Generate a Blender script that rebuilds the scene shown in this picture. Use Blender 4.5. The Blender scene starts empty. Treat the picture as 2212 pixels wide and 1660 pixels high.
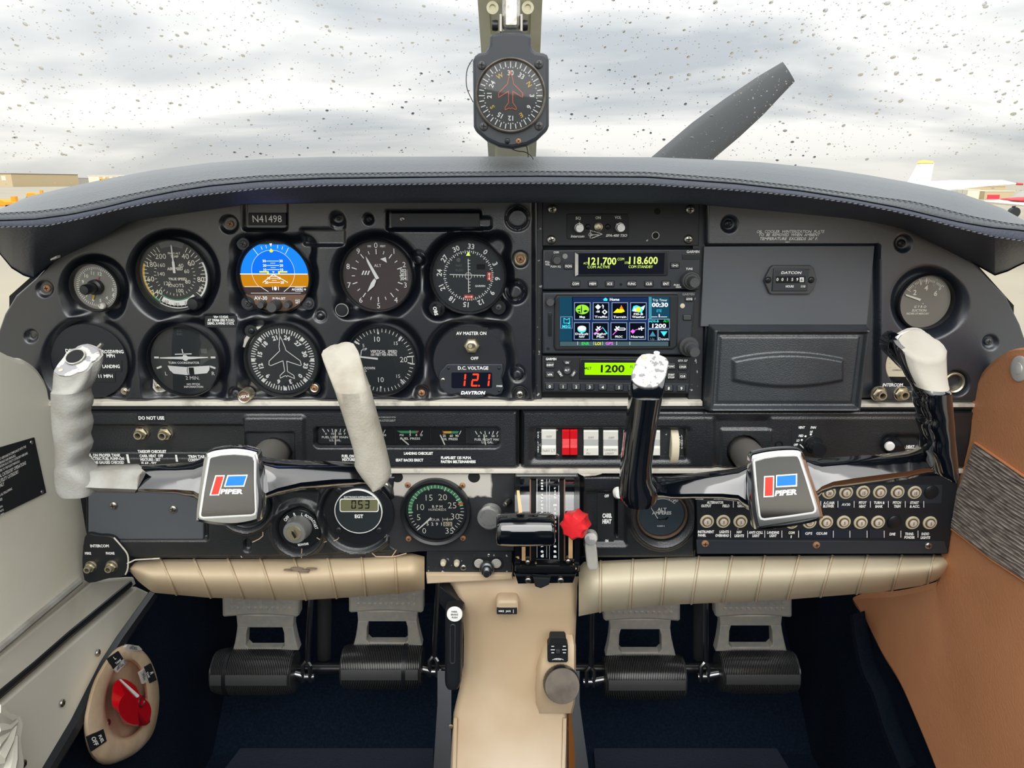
import bpy, math, random
import numpy as np
from mathutils import Vector, Matrix
random.seed(7)
SC = bpy.context.scene
COL = SC.collection
R = math.radians
# ------------------------------------------------------------------ camera
F, CX, CY = 1600.0, 1106.0, 830.0
PIT = R(15.3)
EYE = Vector((0, -.76, .95))
cam_d = bpy.data.cameras.new('camera'); cam_d.sensor_width = 36; cam_d.lens = 36 * F / 2212
cam_d.clip_start = .01; cam_d.clip_end = 3000
cam = bpy.data.objects.new('camera', cam_d); COL.objects.link(cam)
cam.location = EYE; cam.rotation_euler = (R(90) - PIT, 0, 0)
SC.camera = cam
# ------------------------------------------------------------------ overcast sky
SKY = .68
w = bpy.data.worlds.new('overcast_sky'); SC.world = w; w.use_nodes = True
nt = w.node_tree; nt.nodes.clear()
def N(t, **k):
    n = nt.nodes.new(t)
    for a, b in k.items(): setattr(n, a, b)
    return n
def LK(a, b): nt.links.new(a, b)
def mth(op, a, b=None, c=None):
    n = N('ShaderNodeMath', operation=op)
    for i, q in enumerate((a, b, c)):
        if q is None: continue
        if isinstance(q, (int, float)): n.inputs[i].default_value = q
        else: LK(q, n.inputs[i])
    return n.outputs[0]
tc = N('ShaderNodeTexCoord'); sep = N('ShaderNodeSeparateXYZ'); LK(tc.outputs['Generated'], sep.inputs[0])
zz = mth('MAXIMUM', sep.outputs[2], 0.0); den = mth('ADD', zz, .16)
cmb = N('ShaderNodeCombineXYZ')
LK(mth('DIVIDE', sep.outputs[0], den), cmb.inputs[0]); LK(mth('MULTIPLY', mth('DIVIDE', sep.outputs[1], den), 1.5), cmb.inputs[1])
cmb.inputs[2].default_value = 3.7
nz = N('ShaderNodeTexNoise'); nz.inputs['Scale'].default_value = .62; nz.inputs['Detail'].default_value = 5; nz.inputs['Roughness'].default_value = .5
nz.inputs['Distortion'].default_value = .35
LK(cmb.outputs[0], nz.inputs['Vector'])
cr = N('ShaderNodeValToRGB'); e = cr.color_ramp.elements
e[0].position = .38; e[0].color = (.55, .595, .63, 1)
e[1].position = .61; e[1].color = (1.12, 1.11, 1.07, 1)
q = cr.color_ramp.elements.new(.49); q.color = (.78, .80, .80, 1)
LK(nz.outputs[0], cr.inputs[0])
# pale warm band low on the horizon
hb = N('ShaderNodeValToRGB'); e = hb.color_ramp.elements
e[0].position = 0; e[0].color = (1, 1, 1, 1); e[1].position = .075; e[1].color = (0, 0, 0, 1)
LK(zz, hb.inputs[0])
mx = N('ShaderNodeMixRGB'); LK(mth('MULTIPLY', hb.outputs[0], .55), mx.inputs[0]); LK(cr.outputs[0], mx.inputs[1]); mx.inputs[2].default_value = (1.0, .97, .86, 1)
# the overcast brightens towards the zenith, as a real one does
LK(mth('MULTIPLY', mth('ADD', 1.0, mth('MULTIPLY', zz, 2.0)), SKY), (bg := N('ShaderNodeBackground')).inputs['Strength'])
LK(mx.outputs[0], bg.inputs[0]); LK(bg.outputs[0], N('ShaderNodeOutputWorld').inputs[0])
# ------------------------------------------------------------------ view
vs = SC.view_settings; vs.view_transform = 'Standard'; vs.look = 'None'; vs.gamma = 1; vs.use_curve_mapping = False
vs.exposure = 0.3
SC.cycles.max_bounces = 8; SC.cycles.transparent_max_bounces = 16
SC.cycles.caustics_refractive = False; SC.cycles.caustics_reflective = False
# the bright veil of sun behind the cloud, high over the tail
sd = bpy.data.lights.new('veiled_sun', 'SUN'); sd.energy = 2.0; sd.angle = R(60); sd.color = (1, .98, .95)
so = bpy.data.objects.new('veiled_sun', sd); COL.objects.link(so)
so.rotation_euler = (R(54), R(8), 0)

# ------------------------------------------------------------------ geometry from the camera's rays
cp, sp = math.cos(PIT), math.sin(PIT)
def ray(u, v):
    a, b = (u - CX) / F, -(v - CY) / F
    return Vector((a, cp + b * sp, -sp + b * cp))
def P(u, v, y=0.0):
    d = ray(u, v); return EYE + d * ((y - EYE.y) / d.y)
def PX(u, v, x):
    d = ray(u, v); return EYE + d * (x / d.x)
def PZ(u, v, z):
    d = ray(u, v); return EYE + d * ((z - EYE.z) / d.z)
def mpp(v, y=0.0):
    d = ray(CX, v); return (y - EYE.y) / d.y / F
def lerp(a, b, t): return a + (b - a) * t
def ip(x, pts):
    return float(np.interp(x, [p[0] for p in pts], [p[1] for p in pts]))
def smooth_pts(pts, n=6, closed=True):
    """Catmull-Rom through 2-D points"""
    out = []; L = len(pts)
    rng = range(L) if closed else range(L - 1)
    for i in rng:
        g = (lambda k: pts[k % L]) if closed else (lambda k: pts[min(max(k, 0), L - 1)])
        p0, p1, p2, p3 = g(i - 1), g(i), g(i + 1), g(i + 2)
        for j in range(n):
            t = j / n
            out.append(tuple(.5 * (2 * b + (c - a) * t + (2 * a - 5 * b + 4 * c - d) * t * t + (3 * b - a - 3 * c + d) * t ** 3)
                             for a, b, c, d in zip(p0, p1, p2, p3)))
    if not closed: out.append(tuple(pts[-1]))
    return out

# ------------------------------------------------------------------ materials
def lin(c): return tuple(((x / 255) / 12.92 if x / 255 <= .04045 else ((x / 255 + .055) / 1.055) ** 2.4) for x in c) + (1,)
MAT = {}
def mat(name, rgb, rough=.5, metal=0, bump=None, var=None, coat=0, spec=.5, emit=0, chips=None, coords='Object', sheen=0):
    m = bpy.data.materials.new(name); m.use_nodes = True; t = m.node_tree; b = t.nodes['Principled BSDF']
    c = lin(rgb)
    b.inputs['Base Color'].default_value = c; b.inputs['Roughness'].default_value = rough; b.inputs['Metallic'].default_value = metal
    b.inputs['Coat Weight'].default_value = coat; b.inputs['Coat Roughness'].default_value = .06; b.inputs['Specular IOR Level'].default_value = spec
    b.inputs['Sheen Weight'].default_value = sheen
    if emit:
        b.inputs['Emission Color'].default_value = c; b.inputs['Emission Strength'].default_value = emit
    tcn = t.nodes.new('ShaderNodeTexCoord').outputs[coords]
    def noise(s, det=3, stretch=None):
        n = t.nodes.new('ShaderNodeTexNoise'); n.inputs['Scale'].default_value = s; n.inputs['Detail'].default_value = det
        if stretch:
            mp = t.nodes.new('ShaderNodeMapping'); mp.inputs['Scale'].default_value = stretch
            t.links.new(tcn, mp.inputs[0]); t.links.new(mp.outputs[0], n.inputs['Vector'])
        else: t.links.new(tcn, n.inputs['Vector'])
        return n.outputs[0]
    src = None
    if var:                    # (other colour, noise scale, low, high[, stretch])
        rp = t.nodes.new('ShaderNodeValToRGB'); rp.color_ramp.elements[0].position = var[2]; rp.color_ramp.elements[1].position = var[3]
        rp.color_ramp.elements[0].color = c; rp.color_ramp.elements[1].color = lin(var[0])
        t.links.new(noise(var[1], 5, var[4] if len(var) > 4 else None), rp.inputs[0]); src = rp.outputs[0]
    if chips:                  # (colour, scale, threshold)
        rp = t.nodes.new('ShaderNodeValToRGB'); rp.color_ramp.elements[0].position = chips[2]; rp.color_ramp.elements[1].position = chips[2] + .01
        rp.color_ramp.elements[0].color = (0, 0, 0, 1); rp.color_ramp.elements[1].color = (1, 1, 1, 1)
        t.links.new(noise(chips[1], 4), rp.inputs[0])
        mxn = t.nodes.new('ShaderNodeMixRGB'); t.links.new(rp.outputs[0], mxn.inputs[0])
        if src: t.links.new(src, mxn.inputs[1])
        else: mxn.inputs[1].default_value = c
        mxn.inputs[2].default_value = lin(chips[0]); src = mxn.outputs[0]
    if src: t.links.new(src, b.inputs['Base Color'])
    if bump:                   # (scale, strength, kind)
        kind = bump[2] if len(bump) > 2 else 'noise'
        if kind == 'noise': h = noise(bump[0], 2)
        elif kind == 'voronoi':
            n = t.nodes.new('ShaderNodeTexVoronoi'); n.inputs['Scale'].default_value = bump[0]; t.links.new(tcn, n.inputs['Vector']); h = n.outputs[0]
        else: h = noise(bump[0], 2, kind)
        bn = t.nodes.new('ShaderNodeBump'); bn.inputs['Strength'].default_value = bump[1]; bn.inputs['Distance'].default_value = .0006
        t.links.new(h, bn.inputs['Height']); t.links.new(bn.outputs[0], b.inputs['Normal'])
    MAT[name] = m; return m
def glass_mat(name, rgb=(255, 255, 255), refl=.06, rough=.02):
    m = bpy.data.materials.new(name); m.use_nodes = True; t = m.node_tree; t.nodes.clear()
    tr = t.nodes.new('ShaderNodeBsdfTransparent'); tr.inputs[0].default_value = lin(rgb)
    g = t.nodes.new('ShaderNodeBsdfGlossy'); g.inputs['Roughness'].default_value = rough
    fr = t.nodes.new('ShaderNodeFresnel'); fr.inputs[0].default_value = 1.45
    ml = t.nodes.new('ShaderNodeMath'); ml.operation = 'MULTIPLY'; t.links.new(fr.outputs[0], ml.inputs[0]); ml.inputs[1].default_value = refl / .034
    mi = t.nodes.new('ShaderNodeMixShader'); t.links.new(ml.outputs[0], mi.inputs[0]); t.links.new(tr.outputs[0], mi.inputs[1]); t.links.new(g.outputs[0], mi.inputs[2])
    t.links.new(mi.outputs[0], t.nodes.new('ShaderNodeOutputMaterial').inputs[0]); MAT[name] = m; return m
M = MAT
mat('moulded_plastic', (18, 23, 32), .3, spec=1, coat=.3, bump=(1900, .16, 'voronoi'), var=((24, 29, 37), 9, .4, .75))
mat('grained_plastic', (23, 27, 32), .34, spec=1, bump=(900, .5), var=((32, 35, 40), 14, .4, .7))
mat('rim_bright', (236, 236, 234), .25, .3)
mat('moulded_light', (38, 44, 54), .34, spec=1, coat=.2, bump=(1900, .16, 'voronoi'), var=((46, 51, 60), 9, .4, .75))
mat('door_grain', (46, 52, 58), .36, spec=1, bump=(900, .5), var=((58, 62, 66), 14, .4, .7))
mat('panel_paint', (27, 30, 36), .5, bump=(1500, .1), chips=((190, 190, 186), 60, .745))
mat('chipped_paint', (38, 41, 45), .5, chips=((176, 178, 176), 190, .66))
mat('grey_plate', (88, 93, 100), .5, var=((92, 92, 92), 6, .35, .8))
mat('black_void', (10, 12, 15), .8)
mat('matt_black', (24, 27, 31), .6)
mat('satin_black', (28, 31, 35), .32)
mat('shaft_grey', (104, 101, 97), .45)
mat('key_plastic', (62, 64, 66), .5)
mat('gloss_black', (8, 12, 18), .10, coat=1, spec=1, bump=(24, .08)); MAT['gloss_black'].node_tree.nodes['Principled BSDF'].inputs['Coat IOR'].default_value = 1.5
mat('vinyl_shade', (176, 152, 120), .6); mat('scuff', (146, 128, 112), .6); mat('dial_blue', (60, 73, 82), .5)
mat('dial_black', (32, 40, 45), .55)
mat('dial_grey', (138, 136, 128), .5)
mat('dial_brown', (66, 57, 57), .5)
mat('white_print', (252, 253, 250), .6)
mat('cream_print', (250, 248, 232), .6)
mat('grey_print', (150, 152, 150), .6)
mat('dim_print', (92, 95, 97), .6)
mat('yellow_print', (222, 186, 60), .6)
mat('green_print', (70, 160, 110), .6)
mat('red_print', (205, 70, 60), .6)
mat('orange_print', (248, 110, 52), .6)
mat('badge_red', (226, 62, 48), .4); mat('badge_blue', (30, 128, 220), .4)
mat('chrome', (225, 226, 228), .12, 1)
mat('steel', (200, 198, 190), .32, 1, var=((150, 146, 138), 200, .4, .7))
mat('brass_steel', (216, 206, 178), .34, .85)
mat('brushed_alu', (214, 214, 212), .38, .8, bump=(400, .2))
mat('rusty', (140, 88, 66), .65, .3, var=((190, 150, 110), 400, .4, .6))
mat('bare_casting', (158, 158, 153), .6, 0, bump=(500, .5), var=((136, 132, 124), 34, .42, .66))
mat('pale_casting', (178, 174, 162), .6, 0, bump=(500, .5), var=((156, 149, 134), 34, .42, .66))
mat('tip_paint', (172, 168, 158), .6, bump=(500, .2), var=((166, 160, 148), 40, .45, .7))
mat('worn_plate', (150, 150, 154), .45, .1, chips=((200, 200, 194), 90, .5))
mat('white_worn', (206, 205, 199), .45, chips=((140, 140, 142), 170, .56))
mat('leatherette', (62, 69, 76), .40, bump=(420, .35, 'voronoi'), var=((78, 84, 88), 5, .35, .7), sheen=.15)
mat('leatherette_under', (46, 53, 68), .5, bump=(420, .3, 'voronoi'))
mat('seat_cloth', (52, 54, 58), .8)
mat('thread', (112, 114, 114), .8)
mat('cream_wall', (234, 231, 216), .45, var=((218, 213, 192), 7, .42, .75), bump=(40, .06))
mat('cream_kick', (222, 219, 206), .5, var=((200, 195, 174), 9, .5, .8))
mat('beige_vinyl', (210, 190, 158), .45, var=((192, 168, 132), 11, .45, .8), bump=(60, .12))
mat('cream_vinyl', (214, 203, 176), .45, var=((196, 182, 150), 11, .45, .8), bump=(60, .12))
mat('beige_console', (198, 174, 142), .45, var=((222, 204, 180), 6, .42, .68), bump=(25, .08))
mat('brown_leather', (218, 152, 108), .45, bump=(500, .3, 'voronoi'), var=((200, 136, 94), 6, .4, .75))
mat('navy_carpet', (17, 27, 42), 1, bump=(1500, 1), var=((27, 38, 53), 300, .4, .7), spec=.1)
mat('mat_rubber', (48, 54, 68), .85, bump=(260, 1, 'voronoi'), spec=.2)
mat('rubber', (60, 61, 62), .24, spec=1)
mat('rubber_smooth', (70, 71, 73), .5)
mat('cast_pedal', (188, 187, 181), .45, .2, var=((204, 198, 184), 90, .4, .7))
mat('chrome_dark', (170, 172, 174), .3, 1)
mat('strip_white', (216, 212, 198), .45, var=((150, 146, 136), 60, .55, .75))
mat('key_cream', (226, 226, 218), .5); mat('key_grey', (160, 162, 160), .5); mat('key_red', (214, 22, 34), .35)
mat('ivory', (212, 202, 176), .5)
mat('breaker_ivory', (206, 200, 168), .5); mat('breaker_face', (214, 206, 190), .45); mat('ring_brown', (116, 88, 70), .5)
mat('red_plastic', (232, 44, 52), .32); mat('red_clear', (196, 14, 26), .15, coat=.5); mat('dark_red', (92, 20, 30), .3)
mat('selector_tan', (220, 196, 166), .55, var=((176, 146, 112), 20, .4, .8))
mat('fluted_paint', (232, 188, 138), .5)
mat('post_cream', (232, 228, 200), .5, var=((204, 196, 164), 14, .5, .8))
mat('compass_grey', (46, 51, 58), .42)
mat('compass_ring', (128, 122, 112), .5, .4, var=((70, 66, 62), 60, .4, .65))
mat('orange_rust', (150, 92, 30), .8)
mat('ignition_grey', (170, 171, 170), .4, .6)
mat('lcd_olive', (120, 120, 88), .4); mat('lcd_ink', (16, 20, 18), .5)
mat('amp_ring', (134, 112, 96), .35, .7)
mat('screen_off', (20, 24, 38), .15)
mat('concrete', (160, 152, 134), .9, var=((144, 139, 126), .12, .35, .7), coords='Object')
mat('plane_white', (245, 245, 240), .4); mat('plane_red', (190, 60, 66), .5); mat('tail_yellow', (212, 206, 120), .5)
mat('tan_building', (190, 172, 138), .8); mat('pale_building', (214, 208, 190), .8); mat('door_red', (214, 50, 66), .6); mat('far_grey', (170, 168, 160), .9)
mat('machine_orange', (232, 150, 20), .6)
mat('prop_black', (74, 78, 82), .5, bump=(20, .1)); mat('cowl_black', (40, 42, 44), .6)
for nm, c, s in (('lit_blue', (30, 130, 245), 1.0), ('lit_blue_in', (20, 110, 240), 1.0), ('lit_brown', (190, 125, 22), 1.0), ('lit_brown_dark', (62, 52, 50), 1), ('lit_white', (245, 250, 255), 1.0), ('lit_yellow', (240, 236, 30), 1.0),
                 ('lit_red', (255, 62, 34), 1.5), ('lit_lime', (220, 250, 120), 1.0), ('lit_lcd', (158, 235, 8), 1.0), ('lit_navy', (26, 44, 84), 1), ('lit_ink', (10, 16, 26), 1),
                 ('lit_cyan', (70, 225, 240), 1), ('lit_teal', (70, 140, 160), 1), ('lit_teal_dark', (24, 66, 88), 1), ('lit_green', (40, 220, 70), 1), ('lit_magenta', (240, 110, 235), 1), ('lit_orange', (240, 130, 40), 1),
                 ('lit_globe', (150, 225, 60), 1), ('lit_frame', (130, 150, 180), 1), ('lit_dim', (110, 125, 140), 1), ('lit_bar', (70, 90, 96), 1)):
    mat(nm, c, .4, emit=s)
    b = M[nm].node_tree.nodes['Principled BSDF']; b.inputs['Base Color'].default_value = (0, 0, 0, 1); b.inputs['Specular IOR Level'].default_value = 0
glass_mat('instrument_glass', refl=.035); glass_mat('windscreen_glass', refl=.02); glass_mat('badge_glass', (60, 60, 62), refl=.25, rough=.06)
m = bpy.data.materials.new('water'); m.use_nodes = True; b = m.node_tree.nodes['Principled BSDF']
b.inputs['Transmission Weight'].default_value = 1; b.inputs['IOR'].default_value = 1.33; b.inputs['Roughness'].default_value = 0; MAT['water'] = m
# ribbed grey fabric
mat('ribbed_fabric', (178, 167, 158), .9, bump=(1, .9, (60, 60, 420)), var=((118, 106, 101), 1, .38, .62, (40, 60, 330)))

# ------------------------------------------------------------------ mesh collecting
def UV(p):
    d = p - EYE; dep = d.y * cp - d.z * sp; return CX + F * d.x / dep, CY - F * (d.y * sp + d.z * cp) / dep
class MB:
    def __init__(s): s.v = []; s.f = []; s.m = []
    def add(s, vs, fs, mi=0):
        o = len(s.v); s.v.extend(tuple(p) for p in vs)
        for f in fs: s.f.append(tuple(i + o for i in f)); s.m.append(mi)
        return s
ORG = {}
def mesh_of(name, mb, mats, org=(0, 0, 0), smooth=40):
    me = bpy.data.meshes.new(name)
    o = org
    me.from_pydata([(p[0] - o[0], p[1] - o[1], p[2] - o[2]) for p in mb.v], [], mb.f)
    for k in (mats if isinstance(mats, (list, tuple)) else [mats]): me.materials.append(MAT[k])
    if len(me.polygons) == len(mb.m): me.polygons.foreach_set('material_index', mb.m)
    if smooth:
        me.shade_smooth(); me.set_sharp_from_angle(angle=R(smooth))
    me.update(); return me
def tag(o, label=None, cat=None, group=None, kind=None):
    if label: o['label'] = label
    if cat: o['category'] = cat
    if group: o['group'] = group
    if kind: o['kind'] = kind
    return o
def empty(name, loc, label=None, cat=None, group=None):
    o = bpy.data.objects.new(name, None); COL.objects.link(o); o.location = loc; o.empty_display_size = .01
    ORG[o.name] = Vector(loc); return tag(o, label, cat, group)
def obj(name, mb, mats, parent=None, loc=None, smooth=40, label=None, cat=None, group=None, kind=None):
    if parent is not None: org = ORG[parent.name]
    elif loc is not None: org = Vector(loc)
    else:
        a = np.array(mb.v); org = Vector(((a[:, 0].min() + a[:, 0].max()) / 2, (a[:, 1].min() + a[:, 1].max()) / 2, a[:, 2].min()))
    o = bpy.data.objects.new(name, mesh_of(name, mb, mats, org, smooth)); COL.objects.link(o)
    if parent is not None: o.parent = parent
    else: o.location = org
    ORG[o.name] = org
    return tag(o, label, cat, group, kind)
def inst(name, me, parent, wpos, s=1.0, rot=(0, 0, 0), label=None):
    o = bpy.data.objects.new(name, me); COL.objects.link(o)
    if parent is not None: o.parent = parent; o.location = Vector(wpos) - ORG[parent.name]
    else: o.location = wpos
    o.scale = (s, s, s) if isinstance(s, (int, float)) else s; o.rotation_euler = rot; ORG[o.name] = Vector(wpos)
    if label: o['label'] = label
    return o
def basis(ax):
    ax = Vector(ax).normalized(); up = Vector((0, 0, 1)) if abs(ax.z) < .9 else Vector((0, 1, 0))
    x = up.cross(ax).normalized(); return x, ax.cross(x).normalized(), ax
def lathe(mb, c, prof, n=32, ax=(0, -1, 0), mi=0, sx=1.0, sz=1.0, fn=None):
    """prof: (radius, height along ax); a radius of 0 closes"""
    X, Z, A = basis(ax); c = Vector(c); vs = []; rows = []
    for k, (r, h) in enumerate(prof):
        if r == 0: rows.append([len(vs)]); vs.append(c + A * h)
        else:
            row = []
            for i in range(n):
                a = 2 * math.pi * i / n; rr = r * (fn(a, k) if fn else 1)
                row.append(len(vs)); vs.append(c + A * h + X * (rr * math.cos(a) * sx) + Z * (rr * math.sin(a) * sz))
            rows.append(row)
    fs = []
    for a, b in zip(rows, rows[1:]):
        if len(a) == 1 and len(b) == 1: continue
        for i in range(n):
            j = (i + 1) % n
            if len(a) == 1: fs.append((a[0], b[j], b[i])[::-1])
            elif len(b) == 1: fs.append((a[i], a[j], b[0]))
            else: fs.append((a[i], a[j], b[j], b[i]))
    mb.add(vs, fs, mi); return mb
def poly_area(pts): return .5 * sum(a[0] * b[1] - b[0] * a[1] for a, b in zip(pts, pts[1:] + pts[:1]))
def inset(pts, d):
    n = len(pts); out = []; s = 1 if poly_area(pts) > 0 else -1
    for i in range(n):
        p0, p1, p2 = pts[i - 1], pts[i], pts[(i + 1) % n]
        a = (p1[0] - p0[0], p1[1] - p0[1]); b = (p2[0] - p1[0], p2[1] - p1[1])
        la, lb = math.hypot(*a) or 1e-9, math.hypot(*b) or 1e-9
        n1 = (-a[1] / la * s, a[0] / la * s); n2 = (-b[1] / lb * s, b[0] / lb * s)
        m = (n1[0] + n2[0], n1[1] + n2[1]); L = m[0] ** 2 + m[1] ** 2
        k = 2 * d / L if L > .3 else d
        out.append((p1[0] + m[0] * k, p1[1] + m[1] * k))
    return out
def prism(mb, pts, yb, yf, bev=0, mi=0, fmi=None, back=False):
    """pts: (x, z) outline; from y=yb out to y=yf (towards the cabin), front edge rounded by bev"""
    pts = list(pts)
    if poly_area(pts) < 0: pts = pts[::-1]
    n = len(pts); rings = [[(x, yb, z) for x, z in pts]]
    if bev:
        rings.append([(x, yf + bev, z) for x, z in pts])
        rings.append([(x, yf + bev * .3, z) for x, z in inset(pts, bev * .3)])
        rings.append([(x, yf, z) for x, z in inset(pts, bev)])
    else: rings.append([(x, yf, z) for x, z in pts])
    vs = [p for r in rings for p in r]; fs = []
    for k in range(len(rings) - 1):
        for i in range(n):
            j = (i + 1) % n; fs.append((k * n + i, k * n + j, (k + 1) * n + j, (k + 1) * n + i))
    mb.add(vs, fs, mi)
    o = (len(rings) - 1) * n
    mb.add([vs[o + i] for i in range(n)], [tuple(range(n))], mi if fmi is None else fmi)
    if back: mb.add([vs[i] for i in range(n)], [tuple(range(n))[::-1]], mi)
    return mb
def pxp(pts, y=0.0): return [(P(u, v, y).x, P(u, v, y).z) for u, v in pts]
def rr(u0, v0, u1, v1, r=0, n=4):
    if r <= 0: return [(u0, v0), (u1, v0), (u1, v1), (u0, v1)]
    o = []
    for cx, cy, a0 in ((u1 - r, v0 + r, -90), (u1 - r, v1 - r, 0), (u0 + r, v1 - r, 90), (u0 + r, v0 + r, 180)):
        for i in range(n + 1):
            a = R(a0 + 90 * i / n); o.append((cx + r * math.cos(a), cy + r * math.sin(a)))
    return o
def plate(mb, u0, v0, u1, v1, yb, yf, r=0, bev=.0008, mi=0, fmi=None, n=4):
    if r > 0: r = max(r, bev / mpp(v0, yf) * 1.25)
    return prism(mb, pxp(rr(u0, v0, u1, v1, r, n), yf), yb, yf, bev, mi, fmi)
def flat(mb, pts, y, mi=0):
    p = pxp(pts, y)
    if poly_area(p) < 0: p = p[::-1]
    mb.add([(a, y, b) for a, b in p], [tuple(range(len(p)))], mi); return mb
def box(mb, lo, hi, mi=0):
    x0, y0, z0 = lo; x1, y1, z1 = hi
    mb.add([(x0, y0, z0), (x1, y0, z0), (x1, y1, z0), (x0, y1, z0), (x0, y0, z1), (x1, y0, z1), (x1, y1, z1), (x0, y1, z1)],
           [(0, 3, 2, 1), (4, 5, 6, 7), (0, 1, 5, 4), (1, 2, 6, 5), (2, 3, 7, 6), (3, 0, 4, 7)], mi); return mb
def tube(mb, pts, r, n=8, mi=0, caps=True):
    pts = [Vector(p) for p in pts]; rs = r if isinstance(r, (list, tuple)) else [r] * len(pts); vs = []; fs = []
    ref = None
    for i, p in enumerate(pts):
        d = (pts[min(i + 1, len(pts) - 1)] - pts[max(i - 1, 0)]).normalized()
        if ref is None: ref = Vector((0, 0, 1)) if abs(d.z) < .9 else Vector((1, 0, 0))
        a = d.cross(ref).normalized(); b = a.cross(d).normalized(); ref = b
        for k in range(n):
            t = 2 * math.pi * k / n; vs.append(p + a * (rs[i] * math.cos(t)) + b * (rs[i] * math.sin(t)))
    for i in range(len(pts) - 1):
        for k in range(n):
            j = (k + 1) % n; fs.append((i * n + k, i * n + j, (i + 1) * n + j, (i + 1) * n + k))
    if caps: fs += [tuple(range(n))[::-1], tuple((len(pts) - 1) * n + k for k in range(n))]
    mb.add(vs, fs, mi); return mb
def loft(mb, rings, mi=0, cap0=True, cap1=True, closed=True, capmi=None):
    n = len(rings[0]); vs = [p for r in rings for p in r]; fs = []
    for i in range(len(rings) - 1):
        for k in range(n if closed else n - 1):
            j = (k + 1) % n; fs.append((i * n + k, i * n + j, (i + 1) * n + j, (i + 1) * n + k))
    mb.add(vs, fs, mi)
    if cap0: mb.add(rings[0], [tuple(range(n))[::-1]], mi if capmi is None else capmi)
    if cap1: mb.add(rings[-1], [tuple(range(n))], mi if capmi is None else capmi)
    return mb
def ell(c, ax, ay, n=24, e=1.0):
    """superellipse ring; e<1 is boxier"""
    c, ax, ay = Vector(c), Vector(ax), Vector(ay); o = []
    for i in range(n):
        t = 2 * math.pi * i / n; a, b = math.cos(t), math.sin(t)
        o.append(c + ax * (math.copysign(abs(a) ** e, a)) + ay * (math.copysign(abs(b) ** e, b)))
    return o
# ------------------------------------------------------------------ lettering
_T = {}
def tmesh(s, bold=0):
    k = (s, bold)
    if k in _T: return _T[k]
    cu = bpy.data.curves.new('t', 'FONT'); cu.body = s; cu.size = 1; cu.resolution_u = 2; cu.offset = bold
    o = bpy.data.objects.new('t', cu); COL.objects.link(o)
    me = bpy.data.meshes.new_from_object(o)
    vs = np.array([v.co[:2] for v in me.vertices]) if len(me.vertices) else np.zeros((1, 2))
    fs = [tuple(p.vertices) for p in me.polygons]
    bpy.data.objects.remove(o); bpy.data.curves.remove(cu); bpy.data.meshes.remove(me)
    _T[k] = (vs, fs); return _T[k]
CAP = None
def text3(mb, s, c, h, rx=(1, 0, 0), up=(0, 0, 1), mi=0, al='c', sx=1.0, sh=0.0, bold=.022):
    """flat print: cap height h (m), centred on c along rx/up"""
    global CAP
    if CAP is None: CAP = tmesh('H', 0)[0][:, 1].max()
    v, f = tmesh(s, bold)
    x0, x1 = v[:, 0].min(), v[:, 0].max(); k = h / CAP
    ox = {'c': (x0 + x1) / 2, 'l': x0, 'r': x1}[al]
    c, rx, up = Vector(c), Vector(rx), Vector(up)
    mb.add([c + rx * (((p[0] - ox) * sx + (p[1] - CAP / 2) * sh) * k) + up * ((p[1] - CAP / 2) * k) for p in v], f, mi)
def text(mb, s, u, v, hpx, y, mi=0, al='c', rot=0, sx=1.0, sh=0.0, bold=.022, wpx=None):
    m = mpp(v, y); a = R(rot)
    if wpx:
        vv = tmesh(s, bold)[0]; global CAP
        if CAP is None: CAP = tmesh('H', 0)[0][:, 1].max()
        sx = wpx / ((vv[:, 0].max() - vv[:, 0].min()) * hpx / CAP)
    text3(mb, s, P(u, v, y), hpx * m * 1.03, (math.cos(a), 0, -math.sin(a)), (math.sin(a), 0, math.cos(a)), mi, al, sx, sh, bold)
def seg7(mb, s, u, v, hpx, wpx, y, mi=0, t=.13, sp=1.35, sh=.1):
    """seven-segment digits; u, v = centre of the first digit"""
    SEG = {'0': 'abcdef', '1': 'bc', '2': 'abged', '3': 'abgcd', '5': 'afgcd', '4': 'fgbc', '6': 'afgedc', '7': 'abc', '8': 'abcdefg', '9': 'abcdfg'}
    k = 0
    for ch in s:
        if ch == '.':
            cu, cv = u + (k - .42) * wpx * sp, v + hpx * .5
            flat(mb, [(cu - 2, cv - 3), (cu + 2, cv - 3), (cu + 2, cv + 1), (cu - 2, cv + 1)], y, mi); continue
        cu = u + k * wpx * sp; a = wpx / 2; b = hpx / 2; w_ = t * hpx; g = .35 * w_
        def q(x0, y0, x1, y1):
            pp = [(x0, y0), (x1, y0), (x1, y1), (x0, y1)]; flat(mb, [(cu + x - (yy) * sh, v + yy) for x, yy in pp], y, mi)
        for sgm in SEG[ch]:
            if sgm == 'a': q(-a + g, -b, a - g, -b + w_)
            if sgm == 'd': q(-a + g, b - w_, a - g, b)
            if sgm == 'g': q(-a + g, -w_ / 2, a - g, w_ / 2)
            if sgm == 'f': q(-a, -b + g, -a + w_, -g)
            if sgm == 'b': q(a - w_, -b + g, a, -g)
            if sgm == 'e': q(-a, g, -a + w_, b - g)
            if sgm == 'c': q(a - w_, g, a, b - g)
        k += 1
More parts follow.
